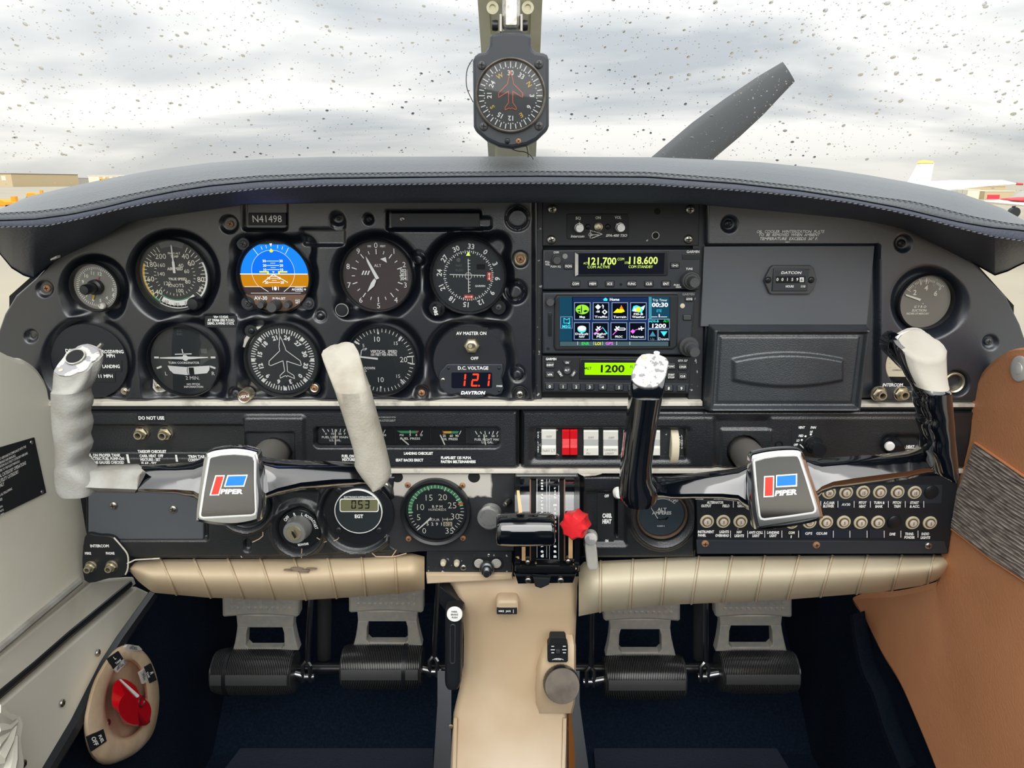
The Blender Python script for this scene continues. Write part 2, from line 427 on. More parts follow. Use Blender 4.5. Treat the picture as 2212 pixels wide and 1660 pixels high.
class Dial:
    def __init__(s, u, v, y): s.u, s.v, s.y = u, v, y; s.c = P(u, v, y); s.m = mpp(v, y)
    def w(s, x, z, dy=0): return s.c + Vector((x * s.m, -dy, z * s.m))      # px right, px up, metres towards the cabin
    def pol(s, r, a, dy=0): a = R(a); return s.w(r * math.sin(a), r * math.cos(a), dy)
    def tick(s, mb, a, r0, r1, wd, mi=0, dy=.0003):
        A = R(a); t = Vector((math.cos(A), 0, -math.sin(A))) * (wd * s.m / 2); p, q_ = s.pol(r0, a, dy), s.pol(r1, a, dy)
        mb.add([p - t, p + t, q_ + t, q_ - t], [(0, 1, 2, 3)], mi)
    def arc(s, mb, a0, a1, r0, r1, mi=0, dy=.0002, n=24):
        vs = []
        for i in range(n + 1):
            a = lerp(a0, a1, i / n); vs += [s.pol(r0, a, dy), s.pol(r1, a, dy)]
        mb.add(vs, [(2 * i, 2 * i + 2, 2 * i + 3, 2 * i + 1) for i in range(n)], mi)
    def poly(s, mb, pts, mi=0, dy=.0004):
        if poly_area(list(pts)) < 0: pts = list(pts)[::-1]
        mb.add([s.w(x, z, dy) for x, z in pts], [tuple(range(len(pts)))], mi)
    def line(s, mb, pts, wd, mi=0, dy=.0004, closed=False):
        pts = list(pts) + ([pts[0]] if closed else [])
        for (a, b), (c, d) in zip(pts, pts[1:]):
            L = math.hypot(c - a, d - b) or 1; nx, nz = -(d - b) / L * wd / 2, (c - a) / L * wd / 2; ex, ez = (c - a) / L * wd * .3, (d - b) / L * wd * .3
            s.poly(mb, [(a + nx - ex, b + nz - ez), (c + nx + ex, d + nz + ez), (c - nx + ex, d - nz + ez), (a - nx - ex, b - nz - ez)], mi, dy)
    def txt(s, mb, t, x, z, h, mi=0, rot=0, sx=1, sh=0, bold=.022, dy=.0004, al='c'):
        a = R(rot); text3(mb, t, s.w(x, z, dy), h * s.m, (math.cos(a), 0, -math.sin(a)), (math.sin(a), 0, math.cos(a)), mi, al, sx, sh, bold)
    def rtxt(s, mb, t, r, a, h, mi=0, turn=None, **k):
        A = R(a); s.txt(mb, t, r * math.sin(A), r * math.cos(A), h, mi, a if turn is None else turn, **k)
    def disc(s, mb, prof, n=40, mi=0): lathe(mb, s.c, [(r * s.m, h) for r, h in prof], n, mi=mi)

# ------------------------------------------------------------------ height-field mouldings
def sst(x): x = np.clip(x, 0, 1); return x * x * (3 - 2 * x)
def sdc(U, V, cx, cy, r): return np.hypot(U - cx, V - cy) - r
def sdb(U, V, x0, y0, x1, y1, r=0):
    qx = np.abs(U - (x0 + x1) / 2) - ((x1 - x0) / 2 - r); qy = np.abs(V - (y0 + y1) / 2) - ((y1 - y0) / 2 - r)
    return np.hypot(np.maximum(qx, 0), np.maximum(qy, 0)) + np.minimum(np.maximum(qx, qy), 0) - r
def smin(a, b, k=10): h = np.clip(.5 + .5 * (b - a) / k, 0, 1); return b + (a - b) * h - k * h * (1 - h)
def cut(H, sd, d, w=10, soft=0): return H - d * sst((-sd + w * .5) / w)
def field(name, v0, v1, Lf, Rf, fn, mats, step=2.5, y0=0.0, parent=None, mask=None, **kw):
    """moulded sheet between rows v0..v1 and columns Lf(v)..Rf(v); fn(U, V) = metres proud of y0"""
    nv = int((v1 - v0) / step) + 1; vs = np.linspace(v0, v1, nv)
    L = np.array([Lf(v) for v in vs]); Rr = np.array([Rf(v) for v in vs]); nu = int((Rr - L).max() / step) + 1
    t = np.linspace(0, 1, nu)[None, :]; U = L[:, None] + t * (Rr - L)[:, None]; V = np.repeat(vs[:, None], nu, 1)
    H = fn(U, V); Y = y0 - H; yr = y0 - .008
    a = (U - CX) / F; b = -(V - CY) / F; dy = cp + b * sp; dz = -sp + b * cp; k = (yr - EYE.y) / dy
    X = a * k; Z = EYE.z + dz * k
    co = np.stack([X, Y, Z], -1).reshape(-1, 3)
    idx = np.arange(nv * nu).reshape(nv, nu)
    q = np.stack([idx[:-1, :-1], idx[1:, :-1], idx[1:, 1:], idx[:-1, 1:]], -1).reshape(-1, 4)
    if mask is not None:
        mk = mask(U, V); keep = ~(mk[:-1, :-1] | mk[1:, :-1] | mk[1:, 1:] | mk[:-1, 1:]); q = q[keep.reshape(-1)]
    # a skirt back along every rim, so the sheet has a real edge
    rim = np.concatenate([idx[0, ::-1], idx[1:, 0], idx[-1, 1:], idx[-2:0:-1, -1]]); sk = co[rim].copy(); sk[:, 1] = y0 + .004
    base = len(co); n = len(rim); co = np.concatenate([co, sk]); j = np.arange(n); j2 = (j + 1) % n
    q = np.concatenate([q, np.stack([rim[j], base + j, base + j2, rim[j2]], -1)[:, ::-1]])
    org = np.array(ORG[parent.name]) if parent is not None else np.array([co[:, 0].mean(), y0, co[:, 2].min()])
    co = co - org
    me = bpy.data.meshes.new(name); me.vertices.add(len(co)); me.vertices.foreach_set('co', co.reshape(-1).astype(np.float32))
    me.loops.add(len(q) * 4); me.loops.foreach_set('vertex_index', q.reshape(-1).astype(np.int32))
    me.polygons.add(len(q)); me.polygons.foreach_set('loop_start', np.arange(0, len(q) * 4, 4, dtype=np.int32)); me.polygons.foreach_set('loop_total', np.full(len(q), 4, np.int32))
    me.update(calc_edges=True); me.validate()
    for kx in (mats if isinstance(mats, (list, tuple)) else [mats]): me.materials.append(MAT[kx])
    me.shade_smooth(); me.set_sharp_from_angle(angle=R(60))
    o = bpy.data.objects.new(name, me); COL.objects.link(o)
    if parent is not None: o.parent = parent
    else: o.location = org
    ORG[o.name] = Vector(org); tag(o, **kw); return o
# ------------------------------------------------------------------ fasteners shared by everything
def screw_mesh(name, head, slot='black_void', ring=None):
    b = MB(); lathe(b, (0, 0, 0), [(1, 0), (1, .22), (.86, .42), (.5, .55), (0, .58)], 16)
    for a in (20, 110):
        A = R(a); d = Vector((math.cos(A), 0, math.sin(A))); e_ = Vector((-math.sin(A), 0, math.cos(A)))
        c = Vector((0, -.60, 0)); b.add([c - d * .55 - e_ * .11, c + d * .55 - e_ * .11, c + d * .55 + e_ * .11, c - d * .55 + e_ * .11], [(0, 1, 2, 3)], 1)
    ms = [head, slot]
    if ring: lathe(b, (0, 0, 0), [(1.7, 0), (1.7, .1), (1.45, .3), (1.15, .12), (1.0, 0)], 20, mi=2); ms.append(ring)
    return mesh_of(name, b, ms, (0, 0, 0), 50)
SCR = {'steel': screw_mesh('screw', 'steel'), 'rust': screw_mesh('screw', 'rusty'), 'black': screw_mesh('screw', 'satin_black'),
       'brass': screw_mesh('screw', 'brass_steel'), 'cup': screw_mesh('screw', 'rusty', ring='brass_steel'), 'dark': screw_mesh('screw', 'rubber_smooth')}
def screw(kind, parent, u, v, r, y, rot=0, label=None):
    return inst('screw', SCR[kind], parent, P(u, v, y), r * mpp(v, y), (0, R(rot), 0), label)
# ================================================================== the airfield outside
GZ = -.85
b = MB(); b.add([(-900, 1.6, GZ), (900, 1.6, GZ), (900, 1500, GZ), (-900, 1500, GZ)], [(0, 1, 2, 3)])
b.add([(-900, -300, GZ), (900, -300, GZ), (900, 1.6, GZ), (-900, 1.6, GZ)], [(0, 1, 2, 3)])
obj('ground', b, 'concrete', loc=(0, 0, GZ), kind='structure')
def far(u, v, y): return P(u, v, y)
def building(name, u0, u1, vt, vb, y, depth, m, label, extra=None, roof=None):
    a, c = P(u0, vt, y), P(u1, vb, y); b = MB(); zb = min(c.z, GZ) if c.z < 1 else GZ
    r = empty(name, ((a.x + c.x) / 2, y, zb), label, 'building')
    box(b, (a.x, y, zb), (c.x, y + depth, a.z)); obj('wall', b, m, r)
    b = MB(); h = (a.z - zb); box(b, (a.x - .03 * h, y - .03 * h, a.z), (c.x + .03 * h, y + depth, a.z + .05 * h)); obj('roof', b, roof or m, r)
    if extra:
        for nm, (eu0, ev0, eu1, ev1), em in extra:
            p, q_ = P(eu0, ev0, y - .05), P(eu1, ev1, y - .05); b = MB(); box(b, (p.x, y - .05, q_.z), (q_.x, y + .1, p.z)); obj(nm, b, em, r)
    return r
building('hangar', -160, 26, 376, 391, 260, 40, 'tan_building', 'long tan hangar with pale doors at far edge of the apron', [('door', (2, 380, 13, 390), 'pale_building')], 'ring_brown')
building('terminal', 118, 166, 385, 393.5, 300, 30, 'far_grey', 'low grey building beyond the apron')
building('shed', 36, 116, 384, 391.5, 330, 20, 'pale_building', 'flat pale shed beside the tan hangar')
building('storage_building', 2060, 2166, 403, 437, 95, 30, 'tan_building', 'taller tan building under the white wing')
building('garage', 2128, 2188, 414, 438, 80, 10, 'tan_building', 'low tan garage with a bright red door', [('door', (2134, 421, 2158, 434), 'door_red')], 'pale_building')
building('workshop', 2040, 2114, 410, 430, 78, 10, 'pale_building', 'pale cream workshop with grey windows under the white wing', [('window', (2056 + 12 * i, 411, 2066 + 12 * i, 420), 'far_grey') for i in range(3)])
building('ramp_shelter', 190, 330, 380, 389, 210, 8, 'pale_building', 'pale low shelter just above the dashboard edge', [('window', (214 + i * 14, 382, 222 + i * 14, 386), 'tan_building') for i in range(5)])
def tug(u, v, y, wpx, hpx, label, arm=True):
    c = P(u, v, y); m = mpp(v, y); r = empty('ground_tug', c, label, 'vehicle', 'orange ground machines')
    b = MB(); W, H = wpx * m, hpx * m
    pts = [(c.x - W / 2, c.z), (c.x + W / 2, c.z), (c.x + W / 2, c.z + H * .55), (c.x + W * .1, c.z + H * .62), (c.x, c.z + H * .8), (c.x - W * .42, c.z + H * .8), (c.x - W / 2, c.z + H * .5)]
    prism(b, pts, y + W * .5, y, W * .04, back=True); obj('body', b, 'machine_orange', r)
    b = MB(); box(b, (c.x + W * .3, y + .02, c.z + H * .5), (c.x + W * .46, y + .2 * W, c.z + H * 1.15)); obj('post', b, 'machine_orange', r)
    for k in (-.3, .3):
        b = MB(); lathe(b, (c.x + W * k, y - .02, c.z), [(0, .06), (H * .2, .06), (H * .22, 0), (H * .2, -.1), (0, -.1)], 14); obj('wheel', b, 'satin_black', r)
tug(5, 446, 9, 62, 18, 'orange ground machine at the far edge above the padded dash end')
tug(75, 428, 14, 36, 14, 'small orange ground machine with an upright post on the apron')
tug(222, 389, 60, 15, 4, 'tiny orange machine far off by the dash edge')

# parked high-wing aeroplane: its fin, wing and fuselage
def planar(name, parent, pts, y, t, m, **k):
    b = MB(); prism(b, pxp(pts, y), y + t, y, .004, back=True); return obj(name, b, m, parent, **k)
r = empty('parked_aeroplane', P(2000, 440, 14), 'white parked aeroplane with yellow-capped fin and long white wing', 'aeroplane')
planar('fin', r, [(1958, 410), (1990, 352), (2018, 352), (2004, 425), (1950, 425)], 14, .12, 'plane_white')
planar('fin_cap', r, [(1989, 353), (1994, 346), (2016, 348), (2018, 353)], 13.98, .16, 'tail_yellow')
planar('wing', r, [(2003, 398), (2165, 389), (2200, 397), (2150, 401), (2040, 412), (2000, 405)], 11, 1.3, 'plane_white')
b = MB(); tube(b, [P(2196, 397.5, 11), P(2209, 398, 11)], .02, 6); obj('wing_light', b, 'plane_red', r)
b = MB(); loft(b, [ell(P(u_, v_, 14.5), (0, .3, 0), (0, 0, h_), 12) for u_, v_, h_ in ((1950, 428, .03), (2010, 430, .05), (2080, 434, .06), (2100, 436, .05))]); obj('fuselage', b, 'plane_white', r)
r = empty('low_wing_aeroplane', P(2190, 452, 16), 'red and white low-wing aeroplane parked behind the dash end', 'aeroplane')
b = MB(); loft(b, [ell(P(u_, v_, 16), (0, .5, 0), (0, 0, h_), 14) for u_, v_, h_ in ((2168, 436, .03), (2190, 436, .06), (2230, 437, .09), (2300, 438, .1), (2360, 440, .05))]); obj('fuselage', b, 'plane_white', r)
b = MB(); loft(b, [ell(P(u_, v_, 15.6), (0, .2, 0), (0, 0, h_), 10) for u_, v_, h_ in ((2172, 431, .02), (2200, 431, .05), (2300, 433, .09))]); obj('stripe', b, 'plane_red', r)
b = MB(); loft(b, [ell(P(u_, v_, 16), (0, .3, 0), (0, 0, h_), 12) for u_, v_, h_ in ((2196, 429, .02), (2210, 425, .12), (2240, 423, .16))]); obj('canopy', b, 'far_grey', r)
planar('wing', r, [(2124, 433), (2150, 434), (2270, 442), (2270, 449), (2130, 436)], 15, 1.2, 'plane_white')
b = MB(); tube(b, [P(2190, 445, 13), P(2190, 458, 13)], .03, 6); lathe(b, P(2190, 459, 13), [(0, -.05), (.09, -.05), (.1, 0), (.09, .05), (0, .05)], 14); obj('wheel', b, 'satin_black', r)

# own propeller beyond the cowl
PY = 1.35; hub = P(1106, 662, PY)
r = empty('propeller', hub, 'dark two-blade propeller beyond the windscreen, one blade raised', 'propeller')
bl = [(1412, 338.6), (1493, 266), (1564, 214), (1635.6, 166), (1690, 134), (1716.5, 176), (1683, 214), (1635.6, 266), (1547.6, 340)]
mid = []
lead = [(1106 - 10, 640), (1180, 560), (1300, 436), (1407, 338.6), (1493, 266), (1564, 214), (1635.6, 166), (1690, 134)]
trail = [(1106 + 30, 680), (1260, 600), (1420, 470), (1547.6, 340), (1600, 295), (1650, 248), (1683, 212), (1717, 176)]
for sgn in (1, -1):
    rings = []
    for i, (a, c) in enumerate(zip(lead, trail)):
        p, q_ = P(*a, PY), P(*c, PY); ctr = (p + q_) / 2; hw = (q_ - p) / 2; tw = .35 * (1 - i / 9)
        hw = Vector((hw.x, hw.length * tw * .6, hw.z)); th = Vector((0, .014 - .0012 * i, 0))
        ring = ell(ctr, hw, th, 14)
        if sgn < 0: ring = [Vector((2 * hub.x - t.x, t.y, 2 * hub.z - t.z)) for t in ring]
        rings.append(ring)
    b = MB(); loft(b, rings); obj('blade', b, 'prop_black', r)
b = MB(); lathe(b, hub + Vector((0, .0, 0)), [(0, -.3), (.05, -.27), (.11, -.16), (.15, -.05), (.16, .06), (0, .06)], 28); obj('spinner', b, 'plane_white', r)

# engine cowl top, just ahead of the windscreen and below the sight line
b = MB(); rings = []
for y_, zt, hw_ in ((.34, .86, .46), (.6, .85, .45), (.9, .82, .42), (1.15, .76, .36), (1.24, .70, .30)):
    rings.append([Vector((hw_ * math.sin(a) * (1 if abs(a) < 1.5 else 1), y_, .30 + (zt - .30) * max(math.cos(a), 0) ** .45)) for a in np.linspace(-math.pi / 2, math.pi / 2, 25)])
loft(b, rings, closed=False, cap0=False, cap1=False); obj('engine_cowl', b, 'cowl_black', label='dark anti-glare engine cowl ahead of the windscreen', cat='cowl', smooth=60)

# ================================================================== windscreen, post
def WS(x, t):     # t 0 = foot, 1 = over the head
    return Vector((x, lerp(.26, -.16, t) - .42 * x * x, lerp(.93, 1.21, t) - .30 * x * x * (1 - t)))
def grid_obj(name, fnc, nu, nv, m, **k):
    b = MB(); vs = [fnc(i / nu, j / nv) for j in range(nv + 1) for i in range(nu + 1)]
    b.add(vs, [(j * (nu + 1) + i, j * (nu + 1) + i + 1, (j + 1) * (nu + 1) + i + 1, (j + 1) * (nu + 1) + i) for j in range(nv) for i in range(nu)])
    return obj(name, b, m, **k)
grid_obj('window_1', lambda s, t: WS(lerp(-.78, .78, s), t), 48, 12, 'windscreen_glass', kind='structure', label='clear windscreen spotted with rain', smooth=80)
def ws_hit(u, v):
    d = ray(u, v); lo_, hi_ = .2, 1.6
    def side(t):
        p = EYE + d * t; tt = (.26 - .42 * p.x * p.x - p.y) / .42; s_ = WS(p.x, min(max(tt, -1), 2)); return p.z - s_.z if True else 0
    # ray starts under the sheet (z below it) and crosses it going forward
    f0 = side(lo_)
    for _ in range(40):
        mdl = (lo_ + hi_) / 2
        if side(mdl) * f0 > 0: lo_ = mdl
        else: hi_ = mdl
    p = EYE + d * lo_; return p
b = MB(); rnd = random.Random(11); nd = 0
def drop(p, rad, elong, n=10):
    x = p.x; t = (.26 - .42 * x * x - p.y) / .42
    tu = (WS(x + .01, t) - WS(x - .01, t)).normalized(); tv = (WS(x, t + .02) - WS(x, t - .02)).normalized(); nn = tu.cross(tv).normalized()
    if nn.z < 0: nn = -nn
    vs = []; rings = ((1, 0), (.9, .24), (.55, .46)); ph = rnd.uniform(0, 6)
    for rr_, hh in rings:
        for k in range(n):
            a = 2 * math.pi * k / n; wob = 1 + .07 * math.sin(2 * a + ph) + .03 * math.sin(3 * a + ph * 2)
            vs.append(p + tu * (rad * rr_ * wob * math.cos(a)) + tv * (rad * rr_ * elong * wob * math.sin(a)) + nn * (rad * hh * .85 + .0002))
    vs.append(p + nn * (rad * .46)); top = len(vs) - 1; fs = []
    for q_ in range(2):
        for k in range(n): j = (k + 1) % n; fs.append((q_ * n + k, q_ * n + j, (q_ + 1) * n + j, (q_ + 1) * n + k))
    for k in range(n): fs.append((2 * n + k, 2 * n + (k + 1) % n, top))
    fs.append(tuple(range(n))[::-1]); b.add(vs, fs)
for i in range(4600):
    u = rnd.uniform(-40, 2250); v = rnd.uniform(-30, 345) if rnd.random() < .93 else rnd.uniform(345, 470)
    vt = 338 + ((u - 1106) / 1106) ** 2 * 110
    if v > vt + 6 or 1048 < u < 1155: continue
    big = rnd.random()
    den_ = .55 + .45 * (u > 1300) * (u < 1950)
    if rnd.random() > den_ + .25: continue
    rad = .0004 + .0006 * rnd.random() ** 2
    if big > .90: rad = .0011 + .0009 * rnd.random()
    if big > .985 and u > 1400: rad *= 1.5
    drop(ws_hit(u, v), rad * .95, rnd.uniform(.8, 1.3), 12 if rad > .0012 else 8)
# streaks that have run down
obj('raindrops', b, 'water', label='rain drops beaded over the windscreen', kind='stuff', smooth=60)

r = empty('center_post', P(1106, 345, .19), 'cream painted metal windscreen post running up the middle', 'post')
def post_pt(k, off, dy=0):   # k 0..1 bottom to top of the frame, then on over the head
    if k > 1: a_, c_ = post_pt(0, off, dy), post_pt(1, off, dy); return a_ + (c_ - a_) * k
    return P(lerp(1106.5, 1101, k), lerp(346, -45, k), lerp(.19, -.05, k)) + Vector((off, dy, 0))
b = MB()
for a, c in ((-.029, -.019), (.019, .029)):
    loft(b, [[post_pt(k, a), post_pt(k, c), post_pt(k, c, .008), post_pt(k, a, .008)] for k in (0, 1, 2.2)])
obj('flange', b, 'post_cream', r)
b = MB(); loft(b, [[post_pt(k, -.021, -.003), post_pt(k, -.017, -.008), post_pt(k, .017, -.008), post_pt(k, .021, -.003), post_pt(k, .021, .006), post_pt(k, -.021, .006)] for k in (0, .5, 1, 2.2)])
obj('rail', b, 'post_cream', r)
for u_, v_ in ((1064, 17), (1140, 17)):
    b = MB(); c = post_pt(.9, 0); p = P(u_, v_, -.03); lathe(b, p, [(.0055, 0), (.0055, .001), (.003, .0012), (.003, -.001), (0, -.001)], 16); obj('rivet', b, 'post_cream', r)
# mount arm of the compass
mt = empty('compass_mount', P(1103, 60, -.09), 'worn grey metal bracket clamped to the windscreen post', 'bracket')
b = MB(); plate(b, 1085, -30, 1124, 62, -.068, -.084, 4, .003); obj('arm', b, 'steel', mt, label='scuffed steel arm')
for u0 in (1079, 1124): b = MB(); plate(b, u0, 30, u0 + 5, 68, -.07, -.088, 1, .0004); obj('clamp', b, 'cast_pedal', mt)
for u0, s_ in ((1076, -1), (1127, 1)):
    b = MB(); lathe(b, P(u0, 55, -.08), [(0, .0), (.004, 0), (.0045, .002), (.004, .005), (0, .005)], 12, ax=(s_, 0, 0)); obj('pivot_bolt', b, 'satin_black', mt)

# ---------------------------------------------------------------- compass
y = -.11
r = empty('magnetic_compass', P(1106, 318, y), 'dark grey compass hanging on the windscreen post, orange aeroplane dial', 'compass')
out = [(1058, 78), (1064, 72), (1082, 70), (1134, 70), (1145, 73), (1148, 82), (1148, 97), (1151, 106), (1158, 112), (1174, 114), (1182, 118), (1186, 128), (1186, 272), (1183, 280),
       (1160, 302), (1138, 313), (1106, 319), (1078, 315), (1050, 302), (1027, 282), (1023, 274), (1021, 130), (1026, 120), (1034, 114), (1048, 112), (1054, 104), (1057, 96)]
b = MB(); prism(b, pxp(out, y), y + .035, y, .0025, back=True); obj('housing', b, 'compass_grey', r)
b = MB(); plate(b, 1085, 66, 1130, 76, y + .03, y + .006, 1, .001); obj('hinge', b, 'satin_black', r)
D = Dial(1103, 207, y)
b = MB(); D.disc(b, [(76, 0), (76, .0035), (73.5, .0045), (71, .0035), (69.5, -.002)], 64); obj('bezel', b, 'compass_ring', r)
b = MB(); D.disc(b, [(70, -.0002 + .0004), (0, .0004)], 48); obj('dial_face', b, 'dial_black', r)
b = MB()
for i in range(36):
    D.tick(b, i * 10, 58 if i % 3 else 56, 68.5, 1.9, 0, .0007); D.tick(b, i * 10 + 5, 55.5, 58, 1.8, 0, .0007)
for k, t in enumerate(('30', '33', 'N', '3', '6', 'E', '12', '15', 'S', '21', '24', 'W')):
    D.rtxt(b, t, 46, k * 30, 9.5, 1 if t in 'NEWS' else 0, dy=.0008, bold=.02)
obj('lettering', b, ['white_print', 'yellow_print'], r)
PLANE = [(0, 51), (2.5, 40), (6, 28), (6, 24), (26, 5), (26, -4), (4.5, 9), (4.5, -14), (12, -24), (12, -29), (3, -25), (0, -27)]
PLANE = PLANE + [(-x, z) for x, z in PLANE[-2:0:-1]]
b = MB(); D.line(b, PLANE, 1.3, 0, .0012, True); obj('aeroplane_outline', b, 'orange_print', r)
b = MB(); D.disc(b, [(70, .0026), (0, .0026)], 48); obj('glass', b, 'instrument_glass', r)
for u_, v_ in ((1041, 141), (1164, 139), (1045, 273), (1164, 272)): screw('dark', r, u_, v_, 9.3, y, 25)
screw('black', r, 1096, 305, 6, y + .0005, 70); screw('rust', r, 1120, 305, 6, y + .0005, 70, 'small copper adjuster screw')
b = MB(); tube(b, [P(*q_, y + .02) for q_ in smooth_pts([(1021, 128), (1010, 148), (1007, 172), (1010, 195), (1022, 221)], 5, False)], .0004, 6); obj('wire', b, 'lit_navy' if False else 'satin_black', r)
b = MB(); tube(b, [P(*q_, y + .03) for q_ in smooth_pts([(1098, 318), (1116, 326), (1135, 329), (1148, 338), (1152, 345)], 5, False)], .0004, 6); tube(b, [P(*q_, y + .03) for q_ in [(1137, 314), (1140, 326), (1141, 340)]], .0005, 6); obj('wire', b, 'satin_black', r)

# ================================================================== glare shield
TOP = [(-140, 540), (-60, 485), (0, 452), (63, 424), (152, 403), (228, 387), (329, 368), (455, 351.5), (560, 343.5), (700, 339), (1106, 338), (1420, 340), (1540, 345), (1636, 350), (1778, 364), (1873, 378), (1969, 395), (2064, 414), (2111, 430), (2165, 450), (2212, 476), (2272, 515), (2350, 580)]
ST1 = [(-140, 500), (-60, 466), (0, 461.6), (76, 458), (152, 449), (228, 432), (304, 416), (380, 401), (455, 389.5), (560, 381), (700, 376), (1000, 372.5), (1160, 371), (1398, 373), (1588, 388), (1731, 404), (1873, 424), (1975, 437), (2042, 454), (2110, 471), (2177, 483), (2212, 487), (2272, 500), (2350, 540)]
SEAM = [(-140, 515), (-60, 482), (0, 477), (76, 474), (152, 464), (228, 448), (304, 429), (380, 413.5), (455, 402), (560, 392), (700, 386), (1000, 382), (1160, 381), (1398, 383), (1588, 397), (1731, 413), (1840, 430), (1941, 449), (2009, 465.5), (2076, 481), (2144, 492.5), (2212, 499), (2272, 515), (2350, 560)]
ST2 = [(-140, 530), (-60, 496), (0, 491), (101, 488), (177, 472), (253, 453), (329, 437.5), (430, 422), (560, 408), (700, 401), (1000, 396.5), (1160, 396), (1398, 398.5), (1588, 411), (1731, 424), (1840, 438.5), (1924, 455), (1992, 470.6), (2076, 494), (2144, 511), (2212, 521), (2272, 535), (2350, 570)]
EDGE = [(-140, 560), (-60, 552), (0, 548), (25, 578), (51, 594), (73, 601), (126, 558), (215, 516), (278, 477), (400, 459), (531, 440), (700, 437), (1106, 436), (1500, 439), (1600, 448), (1700, 457), (1840, 471), (1891, 479), (1958, 494), (2009, 521), (2093, 563), (2149, 594), (2177, 585), (2212, 567), (2272, 560), (2350, 580)]
us = sorted(set(list(np.linspace(-120, 2330, 150)) + [0, 25, 51, 73, 126, 2093, 2149, 2177]))
gs = empty('glare_shield', P(1106, 430, -.05), 'padded dark grey glare shield with double stitching along the top of the panel', 'glare shield')
rings = []
for u in us:
    vt, v1, vsn, v2, ve = (ip(u, q_) for q_ in (TOP, ST1, SEAM, ST2, EDGE))
    if vt > v1 - 3: vt = v1 - 3
    e_ = abs(u - 1106) / 1106; ye = -.085 + .075 * min(1, max(0, (e_ - .45) / .45))
    pt = P(u, vt, -.03)
    rings.append([Vector((pt.x, .27 - .40 * pt.x ** 2, pt.z - .03)), Vector((pt.x, .12 - .2 * pt.x ** 2, pt.z - .006)), Vector((pt.x, .02, pt.z - .001)), pt,
                  P(u, lerp(vt, v1, .22), -.062), P(u, lerp(vt, v1, .5), -.083), P(u, lerp(vt, v1, .8), -.096), P(u, v1 - 1.5, -.1035), P(u, v1, -.1025), P(u, v1 + 1.5, -.1045), P(u, lerp(v1, vsn, .6), -.107),
                  P(u, vsn - 1.6, -.107), P(u, vsn, -.103), P(u, vsn + 1.8, -.109), P(u, lerp(vsn, v2, .6), -.1105), P(u, v2 - 1, -.1105), P(u, v2, -.1095), P(u, v2 + 1, -.1105)]
                 + [P(u, lerp(v2, ve, k), lerp(-.108, ye, k ** 1.3)) for k in (.25, .5, .75, 1)] + [P(u, ve + 2, -.0128)])
b = MB(); b2 = MB(); k = 13
loft(b, [q_[:k] for q_ in rings], closed=False, cap0=False, cap1=False); obj('padded_top', b, 'leatherette', gs, smooth=50)
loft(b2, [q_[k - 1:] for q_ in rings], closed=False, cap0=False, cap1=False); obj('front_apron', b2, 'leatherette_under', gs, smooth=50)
b = MB()
for line, off, yy in ((ST1, 0, -.1045), (ST2, 0, -.1115)):
    u = -60
    while u < 2290:
        v = ip(u, line); v2_ = ip(u + 8, line)
        p, q_ = P(u, v + 1.2, yy), P(u + 8.5, v2_ - .2, yy); tube(b, [p, (p + q_) / 2 + Vector((0, -.0006, 0)), q_], [.0002, .00045, .0002], 5); u += 12.2
obj('stitching', b, 'thread', gs)
for u_, v_, a_, l_ in ((92, 542, 3, 6), (118, 556, 5, 14)):      # frayed cloth tab and clip under the flap
    b = MB(); prism(b, pxp([(u_ - l_ / 2, v_ + 3), (u_ + l_ / 2, v_ - 4), (u_ + l_ / 2, v_ + 1), (u_ - l_ / 2, v_ + 7)], -.04), -.036, -.042, .0005); obj('paint_chip', b, 'white_worn', gs)

# ================================================================== side walls, floor
XL, XR = -.5, .5
def side_panel(name, pts, x, thick, m, bev=.004, **k):
    """outline in pixels laid on the side wall x; thick reaches into the cabin"""
    s = 1 if x < 0 else -1; w3 = [PX(u, v, x) for u, v in pts]; pl = [(p.y, p.z) for p in w3]
    b = MB(); tmp = MB(); prism(tmp, pl, 0, -thick, bev)
    b.add([(x + s * (-p[1]), p[0], p[2]) for p in tmp.v], [f[::-1] if s < 0 else f for f in tmp.f]); b.m = list(tmp.m)
    return obj(name, b, m, **k)
def outside(pts, x): return pts
wall_l = [(-330, 690), (-150, 700), (0, 768), (30, 775), (60, 798), (85, 838), (104, 880), (118, 960), (150, 1040), (180, 1068), (186, 1130), (187, 1180), (183, 1220), (180, 1254), (0, 1398), (-330, 1660)]
wall_l = smooth_pts(wall_l, 3)
side_panel('wall_left', wall_l, XL, .012, 'cream_wall', .006, kind='structure')
lw2 = [(180, 1254), (270, 1247), (276, 1262), (140, 1372), (0, 1490), (-300, 1740), (-330, 1660), (0, 1398)]
side_panel('trim_1', lw2, XL - .004, .012, 'cream_kick', .003, kind='structure')
lw3 = [(276, 1268), (320, 1288), (247, 1380), (212, 1436), (180, 1500), (150, 1560), (90, 1662), (20, 1800), (-300, 1800), (-300, 1750), (0, 1500)]
side_panel('trim_2', lw3, XL - .006, .013, 'cream_kick', .003, kind='structure')
def wall_tube(name, pts, x, rad, m, parent=None, **k):
    b = MB(); tube(b, [PX(u, v, x) for u, v in pts], rad, 8); return obj(name, b, m, parent, **k)
wall_tube('trim_3', [(172, 1256), (90, 1324), (0, 1400), (-160, 1530)], XL + .013, .0042, 'bare_casting', kind='structure')
wall_tube('trim_4', [(278, 1262), (145, 1372), (70, 1438), (0, 1496), (-160, 1628)], XL + .006, .0052, 'satin_black', kind='structure')
